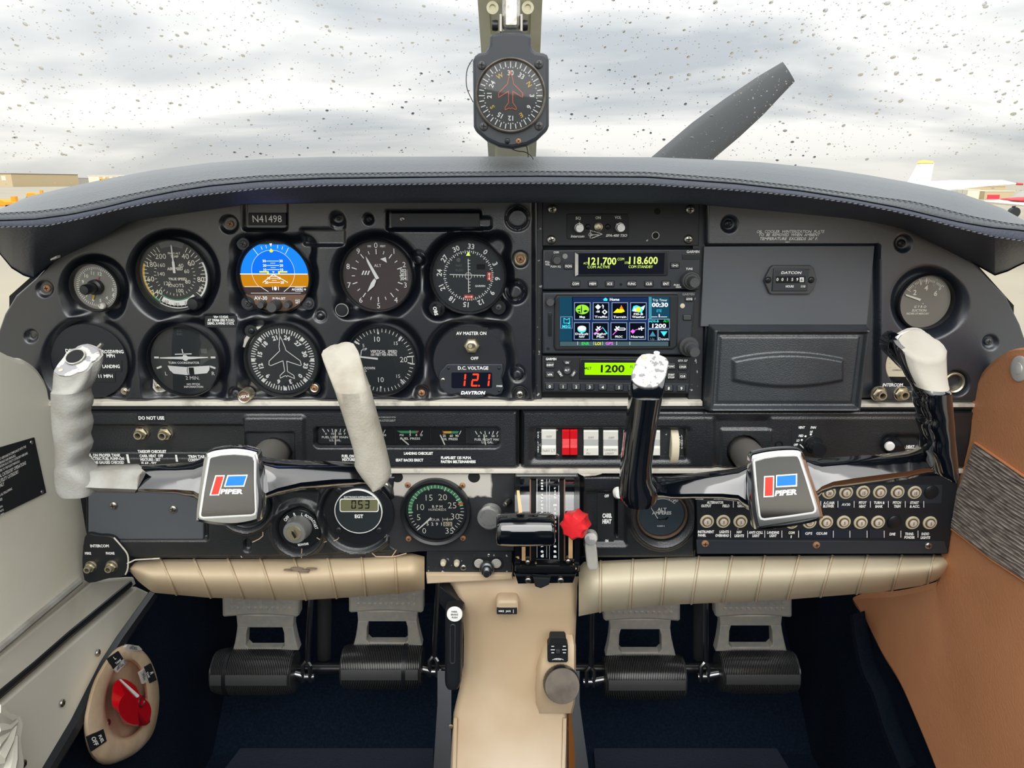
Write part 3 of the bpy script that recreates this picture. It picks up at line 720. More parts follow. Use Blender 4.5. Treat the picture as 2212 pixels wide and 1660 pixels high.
# black rubber edging under the kick trim
b = MB(); pts = [(318, 1290), (248, 1388), (214, 1442), (182, 1506), (152, 1566), (92, 1668), (30, 1790)]
tube(b, [PX(u + 8, v, XL + .008) for u, v in pts], .009, 8); obj('trim_5', b, 'satin_black', kind='structure')
for u_, v_ in ((211, 1411), (134, 1520), (50, 1651)):
    p = PX(u_, v_, XL + .0085); o = bpy.data.objects.new('screw', SCR['steel']); COL.objects.link(o); o.location = p; o.rotation_euler = (0, 0, R(90)); o.scale = (.0042,) * 3
    tag(o, {1411: 'silver screw in the cream kick panel above the fuel selector', 1520: 'silver screw in the cream kick panel beside the fuel selector', 1651: 'lowest silver screw in the cream kick panel'}[v_], 'screw'); o.scale = (.0042, .0042, .0042)
# placard on the left wall
pl = [(-150, 1010), (72, 945.5), (98, 1065), (-150, 1185)]
r = empty('operations_placard', PX(60, 1100, XL + .0125), 'black riveted placard with white flight rules on the cream side wall', 'placard')
s3 = [PX(u, v, XL + .0125) for u, v in pl]; b = MB(); tmp = MB(); prism(tmp, [(p.y, p.z) for p in s3], 0, -.0012, .0003)
b.add([(XL + .0125 - p[1], p[0], p[2]) for p in tmp.v], tmp.f); obj('plate', b, 'matt_black', r)
a0, a1 = PX(0, 968, XL + .014), PX(60, 951, XL + .014)
rx = (PX(72, 945.5, XL + .014) - PX(0, 979, XL + .014)).normalized(); up = Vector((0, -rx.z, rx.y)); up = up if up.z > 0 else -up
b = MB()
for s_, u_, v_, h_ in (('THIS AIRPLANE MUST BE OPERATED AS A NORMAL CATEGORY AIRPLANE IN COMPLIANCE WITH THE', 56, 965, 5.5), ('OPERATING LIMITATIONS STATED IN THE FORM OF PLACARDS, MARKINGS AND MANUALS.', 34, 984, 5.5), ('ALL MARKINGS AND PLACARDS APPLY TO ITS OPERATION AS A UTILITY CATEGORY AIRPLANE.', 60, 979, 5.5), ('FOR NORMAL CATEGORY OPERATION REFER TO THE FLIGHT MANUALS.', 43, 996, 5.5),
                       ('NO ACROBATIC MANEUVERS ARE APPROVED FOR NORMAL CATEGORY OPERATIONS', 56, 1000, 8), ('SPINS ARE PROHIBITED FOR UTILITY CATEGORY', 40, 1019, 8), ('DAY AND NIGHT VFR ONLY', 9, 1045, 8), ('ENTRY SPEEDS FOR ALL FOLLOWING', 26, 1056, 5.5), ('MANEUVERS APPROVED', 5, 1078, 5.5), ('M.P.H.', 6, 1093, 5), ('M.P.H.', 8, 1101, 5), ('M.P.H.', 9, 1109, 5)):
    text3(b, s_, PX(u_, v_, XL + .0139), h_ * .00042, rx, up, 0, 'r', .62 if h_ < 7 else .62, 0, .015)
obj('lettering', b, 'white_print', r)
for u_, v_ in ((68, 956), (91, 1063)):
    b = MB(); lathe(b, PX(u_, v_, XL + .0137), [(.0022, 0), (.002, .0008), (0, .0012)], 12, ax=(1, 0, 0)); obj('rivet', b, 'steel', r)
# seat-edge cloth at the lower corner
b = MB(); pts3 = [PX(u, v, XL + .03) for u, v in ((-60, 1530), (0, 1556), (30, 1550), (36, 1566), (30, 1600), (38, 1650), (30, 1720), (-60, 1760))]
loft(b, [[p + Vector((o_, 0, 0)) for p in pts3] for o_ in (-.02, .0, .006)])
for ln in ([(-20, 1540), (14, 1558), (30, 1552)], [(-20, 1580), (10, 1575), (33, 1560)], [(-10, 1640), (16, 1600), (30, 1570)], [(6, 1700), (24, 1640), (31, 1590)], [(-20, 1610), (4, 1590), (20, 1570)]): tube(b, [PX(u, v, XL + .036) for u, v in ln], [.009, .006, .003], 8)
obj('crumpled_cover', b, 'cream_kick', label='crumpled cream cover at the foot of the side wall', cat='cover')

# right wall: brown leather with a ribbed cloth band
rl = [(2560, 700), (2300, 745), (2212, 752), (2180, 765), (2150, 790), (2128, 820), (2115, 850), (2112, 930), (2100, 985), (2080, 1040), (2057, 1085), (2052, 1130), (2048, 1200), (2046, 1240), (2028, 1258), (1950, 1276), (1856, 1288), (1885, 1345), (1920, 1415), (1960, 1480), (1996, 1560), (2038, 1662), (2080, 1780), (2560, 1800)]
rl = smooth_pts(rl, 4)
side_panel('wall_right', rl, XR, .012, 'brown_leather', .008, kind='structure')
r = empty('fabric_band', PX(2130, 1100, XR - .0135), 'grey-brown ribbed cloth band across the brown leather side wall', 'cloth band')
fb = [(2106, 960), (2212, 1034), (2420, 1150), (2420, 1420), (2212, 1250), (2140, 1205), (2054, 1137), (2055, 1092), (2080, 1040)]
w3 = [PX(u, v, XR - .0125) for u, v in fb]; tmp = MB(); prism(tmp, [(p.y, p.z) for p in w3], 0, -.0025, .001)
b = MB(); b.add([(XR - .0125 + p[1], p[0], p[2]) for p in tmp.v], [f[::-1] for f in tmp.f]); obj('cloth', b, 'ribbed_fabric', r)
rb = MB()     # the woven ribs
for k in range(26):
    t = (k + .5) / 26; pts = []
    for s_ in np.linspace(0, 1, 14):
        ua = lerp(2106, 2420, s_); va = lerp(960, 1150, s_) if ua > 2212 else ip(ua, [(2106, 960), (2212, 1034)])
        va = ip(ua, [(2100, 958), (2212, 1034), (2420, 1150)]); ub = lerp(2054, 2420, s_); vb = ip(ub, [(2054, 1137), (2140, 1205), (2212, 1250), (2420, 1420)])
        pts.append(PX(lerp(ua, ub, t) + (4 if k % 2 else -3) * math.sin(s_ * 19 + k * 2.1) * .3, lerp(va, vb, t) + 1.2 * math.sin(s_ * 23 + k * 1.7), XR - .0152))
    tube(rb, pts, .0012, 5)
obj('weave_ribs', rb, 'ribbed_fabric', r)
b = MB()
for ln in ([(2106, 957), (2160, 994), (2212, 1030), (2420, 1146)], [(2052, 1141), (2140, 1209), (2212, 1256), (2420, 1426)]): tube(b, [PX(u, v, XR - .0135) for u, v in ln], .0014, 6)
obj('seam_piping', b, 'brown_leather', r)
b = MB(); lathe(b, PX(2203, 797, XR - .012), [(.0125, 0), (.0125, .001), (.011, .0018), (.006, .0016), (.0055, .0022), (0, .0026)], 28, ax=(-1, 0, 0)); obj('snap_button', b, 'rim_bright', label='white plastic snap washer on the brown leather wall', cat='fastener')
# carpeted lower walls, firewall and floor
b = MB(); b.add([(XL - .015, -.9, 0), (XL - .015, .52, 0), (XL - .015, .52, .56), (XL - .015, -.05, .56), (XL - .015, -.9, .5)], [(0, 1, 2, 3, 4)]); obj('trim_6', b, 'navy_carpet', kind='structure')
b = MB(); b.add([(XR + .015, -.9, 0), (XR + .015, .52, 0), (XR + .015, .52, .56), (XR + .015, -.05, .56), (XR + .015, -.9, .5)], [(0, 1, 2, 3, 4)]); obj('trim_7', b, 'navy_carpet', kind='structure')
b = MB(); box(b, (-.53, .5, -.01), (.53, .52, .6)); obj('wall_front', b, 'navy_carpet', kind='structure')
b = MB(); box(b, (-.53, -1.1, -.02), (.53, .52, 0)); obj('floor', b, 'navy_carpet', kind='structure')
b = MB(); b.add([(-.52, .3, 0), (.52, .3, 0), (.52, .5, .17), (-.52, .5, .17), (-.52, .5, 0), (.52, .5, 0)], [(0, 1, 2, 3), (0, 3, 4), (1, 5, 2)]); obj('trim_8', b, 'navy_carpet', kind='structure')
def heel_mat(poly, m, label):
    pts = [PZ(u, v, .004) for u, v in poly]; b = MB(); tmp = MB(); prism(tmp, [(p.x, p.y) for p in pts], 0, -.006, .002)
    b.add([(p[0], p[2], -p[1]) for p in tmp.v], tmp.f); return b
r = empty('heel_mat', PZ(700, 1640, 0), 'dark ribbed heel mat in the pilot footwell', 'mat')
b = heel_mat([(548, 1580), (938, 1590), (935, 1720), (440, 1720)], 0, ''); obj('mat_body', b, 'mat_rubber', r)
b = MB(); tube(b, [PZ(u, v, .009) for u, v in ((548, 1584), (640, 1583), (800, 1586), (938, 1594))], .004, 6); obj('binding', b, 'rubber_smooth', r)
r = empty('heel_mat', PZ(1500, 1640, 0), 'dark ribbed heel mat in the passenger footwell', 'mat')
b = heel_mat([(1280, 1598), (1660, 1588), (1740, 1720), (1290, 1720)], 0, ''); obj('mat_body', b, 'mat_rubber', r)
b = MB(); tube(b, [PZ(u, v, .009) for u, v in ((1280, 1602), (1400, 1596), (1560, 1596), (1660, 1592))], .004, 6); obj('binding', b, 'rubber_smooth', r)
# worn vinyl fold over the carpet on the right
b = MB(); fl = smooth_pts([(1835, 1330), (1845, 1400), (1858, 1455), (1880, 1500), (1898, 1560), (1912, 1600), (1940, 1665)], 4, False)
loft(b, [[PX(u, v, XR - .04), PX(u + 7, v - 2, XR - .044), PX(u + 16, v - 5, XR - .03), PX(u + 40, v - 12, XR - .004)] for i, (u, v) in enumerate(fl)], closed=False, cap0=False, cap1=False)
obj('carpet_flap', b, 'navy_carpet', label='loose fold of dark carpet by the brown side wall', cat='carpet')

# unseen aft cabin walls and seats, added so gloss black reflects a dark interior
b = MB(); box(b, (-.54, -1.95, 0), (-.51, -.42, .66)); obj('wall_rear_left', b, 'cream_wall', kind='structure')
b = MB(); box(b, (.51, -1.95, 0), (.54, -.42, .66)); obj('wall_rear_right', b, 'seat_cloth', kind='structure')
b = MB(); box(b, (-.54, -1.98, 0), (.54, -1.95, .86)); obj('wall_back', b, 'navy_carpet', kind='structure')
b = MB(); box(b, (-.53, -1.95, -.02), (.53, -1.1, 0)); obj('floor_rear', b, 'navy_carpet', kind='structure')
for sx, lb in ((-1, 'unseen dark seat on the pilot side behind the viewpoint, added to darken reflections'), (1, 'unseen dark seat on the passenger side behind the viewpoint, added to darken reflections')):
    r = empty('unseen_seat', (sx * .28, -.75, 0), lb, 'seat')
    b = MB(); loft(b, [ell((sx * .28, -.75, z), (.19 * k_, 0, 0), (0, .27 * k_, 0), 28, .5) for z, k_ in ((.24, .96), (.27, 1), (.35, 1), (.38, .95), (.39, .8))]); obj('cushion', b, 'seat_cloth', r)
    b = MB(); loft(b, [ell((sx * .28, -1.02 - (z - .3) * .25, z), (.19 * k_, 0, 0), (0, .045, 0), 28, .5) for z, k_ in ((.3, .95), (.36, 1), (.7, 1), (.84, .92), (.88, .7))]); obj('backrest', b, 'seat_cloth', r)
    b = MB(); box(b, (sx * .28 - .15, -.95, 0), (sx * .28 + .15, -.55, .25)); obj('seat_base', b, 'satin_black', r)

# ================================================================== knee bolsters
def bolster(label, top, bot, seams, m, ymax, u0, u1, name='knee_bolster'):
    r = empty(name, P((u0 + u1) / 2, ip((u0 + u1) / 2, bot), -.01), label, 'knee pad')
    rings = []; us_ = np.linspace(u0, u1, 70)
    def sec(u, n=12, off=0.0, lean=0.0):
        vt, vb = ip(u, top), ip(u + lean, bot); e0 = min(1, (u - u0 + 6) / 40) ** .5 * min(1, (u1 - u + 6) / 30) ** .5; o = []
        for k in range(n + 1):
            a = math.pi * k / n; bul = (math.sin(a) ** .75) * ymax * e0 + off
            o.append(P(u + lean * k / n, lerp(vt, vb, k / n), .004 - bul))
        return o
    b = MB(); loft(b, [sec(u) for u in us_], closed=False, cap0=False, cap1=False); obj('pad', b, m, r, smooth=60)
    for su, sl in seams:
        b = MB(); tube(b, [p for p in sec(su, 14, .0004, sl)], .0013, 6); obj('piping', b, m, r)
        b = MB(); tube(b, [p + Vector((.0015, 0, 0)) for p in sec(su, 14, 0, sl)], .0007, 5); obj('piping_shadow', b, 'vinyl_shade', r)  # thin darker tube stands in for the shadow line beside the piping
    return r
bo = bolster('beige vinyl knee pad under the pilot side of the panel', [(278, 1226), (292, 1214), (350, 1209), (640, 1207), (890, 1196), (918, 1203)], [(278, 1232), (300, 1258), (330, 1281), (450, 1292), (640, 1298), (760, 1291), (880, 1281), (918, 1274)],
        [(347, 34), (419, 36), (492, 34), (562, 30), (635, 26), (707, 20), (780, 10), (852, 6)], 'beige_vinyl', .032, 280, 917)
b = MB()
for u_, v_, w_, h_ in ((640, 1230, 14, 2.2), (648, 1233.5, 20, 1.6), (655, 1237, 12, 1.4), (672, 1230, 12, .8), (622, 1233, 10, .7)): prism(b, pxp(smooth_pts([(u_ - w_, v_), (u_ - w_ * .3, v_ - h_), (u_ + w_ * .6, v_ - h_ * .4), (u_ + w_, v_ + 1), (u_, v_ + h_)], 4), -.0272), -.024, -.0272 + abs(v_ - 1246) * -.0, 0)
obj('scuff', b, 'scuff', bo, label='dark scuff mark')
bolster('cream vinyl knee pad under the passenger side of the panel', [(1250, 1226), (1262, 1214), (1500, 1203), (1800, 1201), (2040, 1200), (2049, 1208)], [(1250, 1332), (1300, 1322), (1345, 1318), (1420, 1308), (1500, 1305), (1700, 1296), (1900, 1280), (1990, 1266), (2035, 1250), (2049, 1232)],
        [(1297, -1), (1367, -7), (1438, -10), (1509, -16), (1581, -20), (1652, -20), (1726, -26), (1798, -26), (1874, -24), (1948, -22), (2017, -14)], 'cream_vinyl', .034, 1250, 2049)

# ================================================================== centre console
ROWS = [(1246, 960, 1250, .012), (1268, 975, 1247, .004), (1290, 985, 1247, .000), (1330, 1000, 1245, .003), (1380, 1002, 1243, .004), (1440, 1001, 1243, 0), (1490, 992, 1240, -.004), (1540, 979, 1230, -.012), (1600, 975, 1229, -.022), (1665, 972, 1228, -.034), (1800, 968, 1226, -.07)]
r = empty('center_console', PZ(1100, 1650, 0), 'beige moulded console running down between the two footwells', 'console')
rings = []
for v, a, c, yy in ROWS:
    rings.append([P(a, v, yy + .17), P(a, v, yy + .03), P(a + 1, v, yy + .012), P(a + 6, v, yy + .004), P(a + 16, v, yy), P((a + c) / 2, v, yy - .002), P(c - 16, v, yy), P(c - 6, v, yy + .004), P(c - 1, v, yy + .012), P(c, v, yy + .03), P(c, v, yy + .17)])
b = MB(); loft(b, rings, closed=False, cap0=False, cap1=False); obj('cover', b, 'beige_console', r, smooth=50)
b = MB()    # raised housing of the trim wheel and moulded edges
def ring_at(v, us_, yo): return [P(u, v, y_) for u, y_ in zip(us_, yo)]
hs = [(1372, 1205, 1236, 0), (1395, 1178, 1240, .012), (1440, 1165, 1240, .016), (1490, 1162, 1240, .016), (1520, 1163, 1238, .012), (1542, 1166, 1232, .002)]
loft(b, [[P(a - 8, v, ip(v, [(q_[0], q_[3]) for q_ in ROWS]) + .002), P(a, v, ip(v, [(q_[0], q_[3]) for q_ in ROWS]) - h_ * .8), P(a + 8, v, ip(v, [(q_[0], q_[3]) for q_ in ROWS]) - h_), P(c, v, ip(v, [(q_[0], q_[3]) for q_ in ROWS]) - h_), P(c + 4, v, ip(v, [(q_[0], q_[3]) for q_ in ROWS]) + .004)] for v, a, c, h_ in hs], closed=False, cap0=False, cap1=False)
obj('wheel_housing', b, 'beige_console', r, smooth=60)
for uu in (984, 1220): b = MB(); tube(b, [P(uu + k_, v, y_ - .0015) for v, k_, y_ in ((1552, 0, -.014), (1600, -1, -.022), (1665, -3, -.034), (1790, -6, -.068))], .0022, 6); obj('edge_bead', b, 'beige_console', r)
for a, c, s_ in ((945, 936, 1), (1252, 1272, -1)):
    b = MB(); loft(b, [[P(a, 1450, .05), P(a + s_ * 30, 1450, .05)], [P(a, 1520, .03), P(a + s_ * 30, 1520, .0)], [P(c, 1665, .02), P(c + s_ * 38, 1665, -.02)], [P(c, 1800, .02), P(c + s_ * 38, 1800, -.05)]], closed=False, cap0=False, cap1=False); obj('side_skirt', b, 'grey_plate', r)
b = MB(); loft(b, [[P(1228, v, -.006 - (v - 1500) * .0002), P(1228 + w_, v, -.0)] for v, w_ in ((1500, 8), (1540, 6), (1580, 9), (1600, 12), (1665, 20), (1760, 26))], closed=False, cap0=False, cap1=False); obj('rusty_edge', b, 'orange_rust', r)
for u_, v_ in ((974, 1570), (1229, 1573)):
    b = MB(); lathe(b, P(u_, v_, -.008), [(.0028, 0), (.0022, .0015), (0, .002)], 12); obj('rivet', b, 'brass_steel', r)
# mike jack bump
r2 = empty('mike_jack', P(1096, 1328, -.012), 'small black MIKE JACK socket label in a raised beige bump', 'socket')
b = MB(); plate(b, 1071, 1297, 1121, 1330, .0, -.016, 5, .004); obj('bump', b, 'beige_console', r2)
b = MB(); plate(b, 1073, 1314, 1117, 1328, -.015, -.0168, 2, .0004); obj('label_plate', b, 'matt_black', r2)
b = MB(); text(b, 'MIKE', 1083, 1321, 4.2, -.0172, wpx=11); text(b, 'JACK', 1098, 1321, 4.2, -.0172, wpx=11); text(b, '|', 1109, 1320.5, 6, -.0172); obj('lettering', b, 'white_print', r2)
# trim indicator and wheel
y = -.0205
r2 = empty('trim_indicator', P(1205, 1431, y), 'black slotted nose-trim indicator plate on the beige console', 'indicator')
b = MB(); prism(b, pxp([(1188, 1382), (1190, 1378), (1220, 1378), (1223, 1382), (1223, 1391), (1227, 1397), (1227, 1429), (1224, 1432), (1186, 1432), (1183, 1429), (1183, 1397), (1187, 1391)], y), y + .012, y, .0006); obj('plate', b, 'matt_black', r2)
b = MB(); flat(b, rr(1199, 1390, 1212, 1416, 5), y - .0003); obj('slot', b, 'black_void', r2)
b = MB(); plate(b, 1201, 1406, 1210, 1413, y, y - .003, 1, .0004); obj('pointer', b, 'rubber', r2)
b = MB()
for v_ in (1397, 1404.5, 1411):
    for u_, w_ in ((1194, 6 if v_ != 1404.5 else 9), (1219, 6 if v_ != 1404.5 else 9)): flat(b, rr(u_ - w_ / 2, v_ - .8, u_ + w_ / 2, v_ + .8), y - .0006)
text(b, 'NOSE', 1205, 1425, 3.6, y - .0006)
D = Dial(1205, 1442, y - .0006); D.arc(b, -34, 34, 21, 22.2, dy=0)
obj('lettering', b, 'white_print', r2)
r2 = empty('trim_wheel', P(1211, 1474, -.05), 'round grey trim wheel on the beige console', 'knob')  # trim wheel of the console
mat('knob_brown', (112, 104, 94), .5, var=((92, 84, 76), 60, .4, .7)); b = MB(); c = P(1211, 1474, -.022); m_ = mpp(1474, -.04); ax = Vector((.06, -.93, .34))
lathe(b, c, [(36 * m_, 0), (39.5 * m_, .002), (40 * m_, .006), (39.5 * m_, .012), (38 * m_, .015)], 72, ax=ax, fn=lambda a, k: 1 + (.012 * math.cos(a * 36)) ); obj('rim', b, 'satin_black', r2)
b = MB(); lathe(b, c, [(38.2 * m_, .0148), (37.4 * m_, .0158), (0, .0166)], 48, ax=ax); obj('face', b, 'knob_brown', r2)

# park brake handle
y = -.05
r = empty('parking_brake_handle', P(982, 1475, y), 'black ribbed park brake handle with a white push button', 'brake handle')
b = MB(); loft(b, [ell(P(u, v, yy), (w_ * .00047, 0, 0), (0, .013, 0), 20, .6) for u, v, w_, yy in ((982, 1311, 20, -.03), (982, 1318, 21, -.03), (981, 1350, 20.5, -.032), (980, 1460, 20.5, -.04), (979.5, 1470, 19, -.041), (979, 1475, 15, -.041))]); obj('grip', b, 'satin_black', r)
b = MB()
for off in (-15, -11, -7.5, 7.5, 11, 15): tube(b, [P(982 + off, 1345, -.0442 + abs(off) * .00035), P(980 + off, 1462, -.0525 + abs(off) * .00035)], .0009, 5)
obj('ribs', b, 'satin_black', r)
b = MB(); tube(b, [P(978 + 5 * math.cos(a), 1358 + 4 * math.sin(a) - 4, -.046) for a in np.linspace(math.pi, 2 * math.pi, 8)] + [P(982.5, 1428, -.0505)] + [P(977.5 + 5 * math.cos(a), 1430 + 4 * math.sin(a), -.0505) for a in np.linspace(0, math.pi, 8)] + [P(972.5, 1358, -.046)], .0006, 5); obj('thumb_groove', b, 'rubber', r)
b = MB(); D = Dial(982, 1328, -.0425); D.disc(b, [(17, -.002), (17, .0005), (16, .0012), (0, .0014)], 32); obj('button', b, 'white_print', r)
b = MB(); D = Dial(982, 1328, -.0441); D.txt(b, 'PARK', 0, 7, 4, sx=.9); D.txt(b, 'BRAKE', 0, 0, 4, sx=.9); D.txt(b, 'PUSH', 0, -7, 4, sx=.9); obj('lettering', b, 'dim_print', r)
b = MB(); prism(b, pxp([(950, 1262), (1003, 1305), (1003, 1316), (962, 1316), (950, 1300)], .0), .03, -.004, .001); obj('bracket', b, 'satin_black', r)

mat('tread_light', (184, 182, 176), .4, .2)
# ================================================================== rudder pedals
def pedal(du, plate_b, open_b, roll_b, label, lean):
    y = .24; m_ = mpp(1440, y); a0, a1, va, vb = plate_b; o0, o1, oa, ob = open_b; r0, r1, ra, rb = roll_b
    c = P((r0 + r1) / 2, rb, y); r = empty('rudder_pedal', c, label, 'pedal', 'rudder pedals')
    # toe plate
    b = MB(); top = va - 40; pts = [(a0 + 6, top), (a1 - 4, top), (a1, top + 8), (a1, vb), (a1 - 4, vb + 3)] + [(lerp(a1 - 6, a0 + 6, k / 6), vb - 4 * math.sin(math.pi * k / 6) + 3) for k in range(7)] + [(a0 + 1, vb), (a0, top + 8)]
    prism(b, pxp(pts, y - .014), y + .006, y - .014, .004, back=True); obj('toe_plate', b, 'cast_pedal', r)
    b = MB(); yf = y - .0142
    for i in range(11):
        uu = lerp(a0 + 22, a1 - 20, i / 10); plate(b, uu - 3.6, vb - 19, uu + 3.6, vb - 13, yf + .001, yf - .0015, 2, .0005, n=2)
    for uu in (a0 + 22, a1 - 20):
        for vv in (vb - 36, vb - 28): plate(b, uu - 3.6, vv - 3, uu + 3.6, vv + 3, yf + .001, yf - .0015, 2, .0005, n=2)
    obj('tread_studs', b, 'cast_pedal', r)
    b = MB(); text(b, 'PIPER', (a0 + a1) / 2, vb - 33, 19, yf - .0006, wpx=(a1 - a0) * .66, bold=.03)
    t_ = MB(); t_.v = [(p[0], p[1] + .001, p[2]) for p in b.v]; obj('lettering', b, 'tread_light', r)
    # neck with window
    b = MB(); yn = y + .012
    outl = [(o0 - 22, vb), (o1 + 24, vb), (o1 + 22, oa + 2), (o1 + 26, ob - 20), (o1 + 34, ra + 12), (o0 - 34, ra + 12), (o0 - 26, ob - 14), (o0 - 22, oa)]
    win = rr(o0, oa, o1, ob, 10, 4)
    # strips round the window
    prism(b, pxp([(o0 - 22, vb - 2), (o1 + 22, vb - 2), (o1 + 20, oa), (o0 - 20, oa)], yn), yn + .016, yn, .002, back=True)
    prism(b, pxp([(o0 - 20, oa - 2), (o0 + 4, oa - 2), (o0, oa + 12), (o0 - 1, ob - 6), (o0 + 6, ob + 1), (o0 + 6, ra + 4), (o0 - 30, ra + 4), (o0 - 25, ob - 12), (o0 - 22, ob - 30)], yn), yn + .016, yn - .0003, .002, back=True)
    prism(b, pxp([(o1 - 4, oa - 2), (o1 + 20, oa - 2), (o1 + 23, ob - 30), (o1 + 27, ob - 12), (o1 + 32, ra + 4), (o1 - 6, ra + 4), (o1 - 6, ob + 1), (o1 + 1, ob - 6), (o1, oa + 12)], yn), yn + .016, yn - .0003, .002, back=True)
    prism(b, pxp([(o0 + 2, ob), (o1 - 2, ob), (o1 + 6, ra + 6), (o0 - 6, ra + 6)], yn), yn + .014, yn + .0005, .002, back=True)
    obj('stirrup', b, 'cast_pedal', r)
    # ribbed rubber roller
    cr = P((r0 + r1) / 2, (ra + rb) / 2, y + .004); hw = (r1 - r0) / 2 * m_; rad = (rb - ra) / 2 * m_ * 1.02
    b = MB(); n = 46; prof = [(0, -hw), (rad * .62, -hw), (rad * .86, -hw * .985)]
    for i in range(n):
        h0 = lerp(-hw * .95, hw * .95, i / n); h1 = lerp(-hw * .95, hw * .95, (i + 1) / n); e_ = 1 - .14 * abs((h0 + h1) / 2 / hw) ** 6
        prof += [(rad * .9 * e_, h0), (rad * e_, lerp(h0, h1, .25)), (rad * e_, lerp(h0, h1, .6)), (rad * .9 * e_, lerp(h0, h1, .85))]
    prof += [(rad * .86, hw * .985), (rad * .62, hw), (0, hw)]
    lathe(b, cr, prof, 28, ax=(1, 0, 0), sz=1); obj('tread_roller', b, 'rubber', r)
    b = MB(); vm = lerp(ra, rb, .47)      # smooth wear band
    loft(b, [[cr + Vector((x_, -rad * 1.012 * math.cos(a), rad * 1.012 * math.sin(a))) for x_ in (-hw * .93, hw * .93)] for a in np.linspace(.02, .48, 7)], closed=False, cap0=False, cap1=False); obj('smooth_band', b, 'rubber_smooth', r)
    if lean == 1:
        b = MB(); ub = r0 + 35 if r0 < 600 else r1 - 37; cb = P(ub, (ra + rb) / 2, y + .004); lathe(b, cb, [(rad * .9, -.003), (rad * 1.03, -.003), (rad * 1.03, .003), (rad * .9, .003)], 28, ax=(1, 0, 0)); obj('cable_tie', b, 'satin_black', r)
    # push rod and fork beside the roller
    s_ = du; ue = r1 + 22 if s_ > 0 else r0 - 26
    b = MB(); tube(b, [P(ue + (10 if s_ > 0 else 2), va - 30, y), P(ue + 1, (ra + rb) / 2 - 16, y)], .0042, 8); obj('push_rod', b, 'chrome_dark', r)
    b = MB(); pc = P(ue, (ra + rb) / 2 + 12, y)
    for dx in (-9, 7): tube(b, [P(ue, ra + 26, y), P(ue + dx, ra + 36, y - .003), P(ue + dx, (ra + rb) / 2 + 22, y - .003)], .0035, 7)
    lathe(b, pc + Vector((-.012, 0, 0)), [(0, 0), (.006, 0), (.006, .024), (0, .024)], 12, ax=(1, 0, 0))
    tube(b, [P(ue + (-s_) * 8, (ra + rb) / 2 + 10, y), P(r1 - 4 if s_ > 0 else r0 + 4, (ra + rb) / 2 + 6, y)], .007, 10)
    obj('fork', b, 'chrome_dark', r)
pedal(1, (478, 645, 1292, 1332), (532, 613, 1357, 1401), (466, 641, 1402, 1499), 'leftmost rudder pedal, ribbed black roller below a grey cast plate', 1)
pedal(1, (752, 914, 1282, 1323), (793, 880, 1344, 1389), (741, 915, 1392, 1487), 'rudder pedal just beside the park brake handle', 1)
pedal(-1, (1303, 1470, 1300, 1341), (1338, 1428, 1361, 1410), (1302, 1477, 1414, 1509), 'rudder pedal nearest the trim wheel on the passenger side', 0)
pedal(-1, (1545, 1712, 1296, 1333), (1576, 1668, 1353, 1399), (1549, 1717, 1404, 1496), 'rightmost rudder pedal, ribbed black roller below a grey cast plate', 0)
for u_, l_ in ((700, 'dark steering tube standing between the pilot pedals'), (1512, 'dark steering tube standing between the passenger pedals')):
    b = MB(); tube(b, [P(u_ + 2, 1240, .33), P(u_, 1420, .33)], .012, 14); obj('steering_tube', b, 'rubber', label=l_, cat='tube')
b = MB(); zc = P(1106, 1450, .262).z; tube(b, [Vector((-.43, .268, zc)), Vector((.43, .268, zc))], .009, 12); obj('pedal_crossbar', b, 'satin_black', label='dark cross tube behind all four pedals', cat='tube')

# ================================================================== fuel selector on the left wall
X0 = XL + .001
def E(a, kx, kz, cu=262, cv=1524):     # oval on the wall, angle clockwise from top
    return cu + kx * math.sin(a), cv - kz * math.cos(a)
fo = [(255, 1398), (280, 1392), (300, 1400), (322, 1422), (338, 1460), (344, 1500), (341, 1545), (330, 1585), (308, 1615), (280, 1636), (240, 1652), (215, 1650), (195, 1632), (184, 1600), (180, 1560), (188, 1520), (204, 1470), (232, 1422)]
fi = [(262, 1436), (280, 1430), (296, 1440), (306, 1462), (312, 1500), (312, 1540), (302, 1570), (284, 1588), (262, 1592), (244, 1580), (232, 1556), (228, 1520), (234, 1484), (246, 1456)]
fo_, fi_ = smooth_pts(fo, 4), smooth_pts(fi, 4)
def rsmp(pts, c, n=64):      # resample by angle round c
    o = []; an = [math.atan2(p[0] - c[0], c[1] - p[1]) for p in pts]; rd = [math.hypot(p[0] - c[0], p[1] - c[1]) for p in pts]
    z = sorted(zip(an, rd)); A_ = [q_[0] for q_ in z]; B_ = [q_[1] for q_ in z]; A_ = [A_[-1] - 2 * math.pi] + A_ + [A_[0] + 2 * math.pi]; B_ = [B_[-1]] + B_ + [B_[0]]
    for i in range(n):
        a = -math.pi + 2 * math.pi * i / n; d = float(np.interp(a, A_, B_)); o.append((c[0] + d * math.sin(a), c[1] - d * math.cos(a)))
    return o
cc = (264, 1516); O, I = rsmp(fo_, cc), rsmp(fi_, cc)
sel = empty('fuel_selector', PX(262, 1650, X0), 'tan oval fuel selector dish with a red lever on the carpeted side wall', 'fuel valve')
mixp = lambda k: [(lerp(i_[0], o_[0], k), lerp(i_[1], o_[1], k)) for i_, o_ in zip(I, O)]
b = MB(); loft(b, [[PX(u, v, X0 + h_) for u, v in mixp(k)] for k, h_ in ((1.0, 0), (.99, .012), (.93, .02), (.8, .0235), (.5, .025), (.2, .0245), (.05, .02), (0, .006), (-.3, .0045))], cap0=False); obj('dish', b, 'selector_tan', sel, smooth=55)
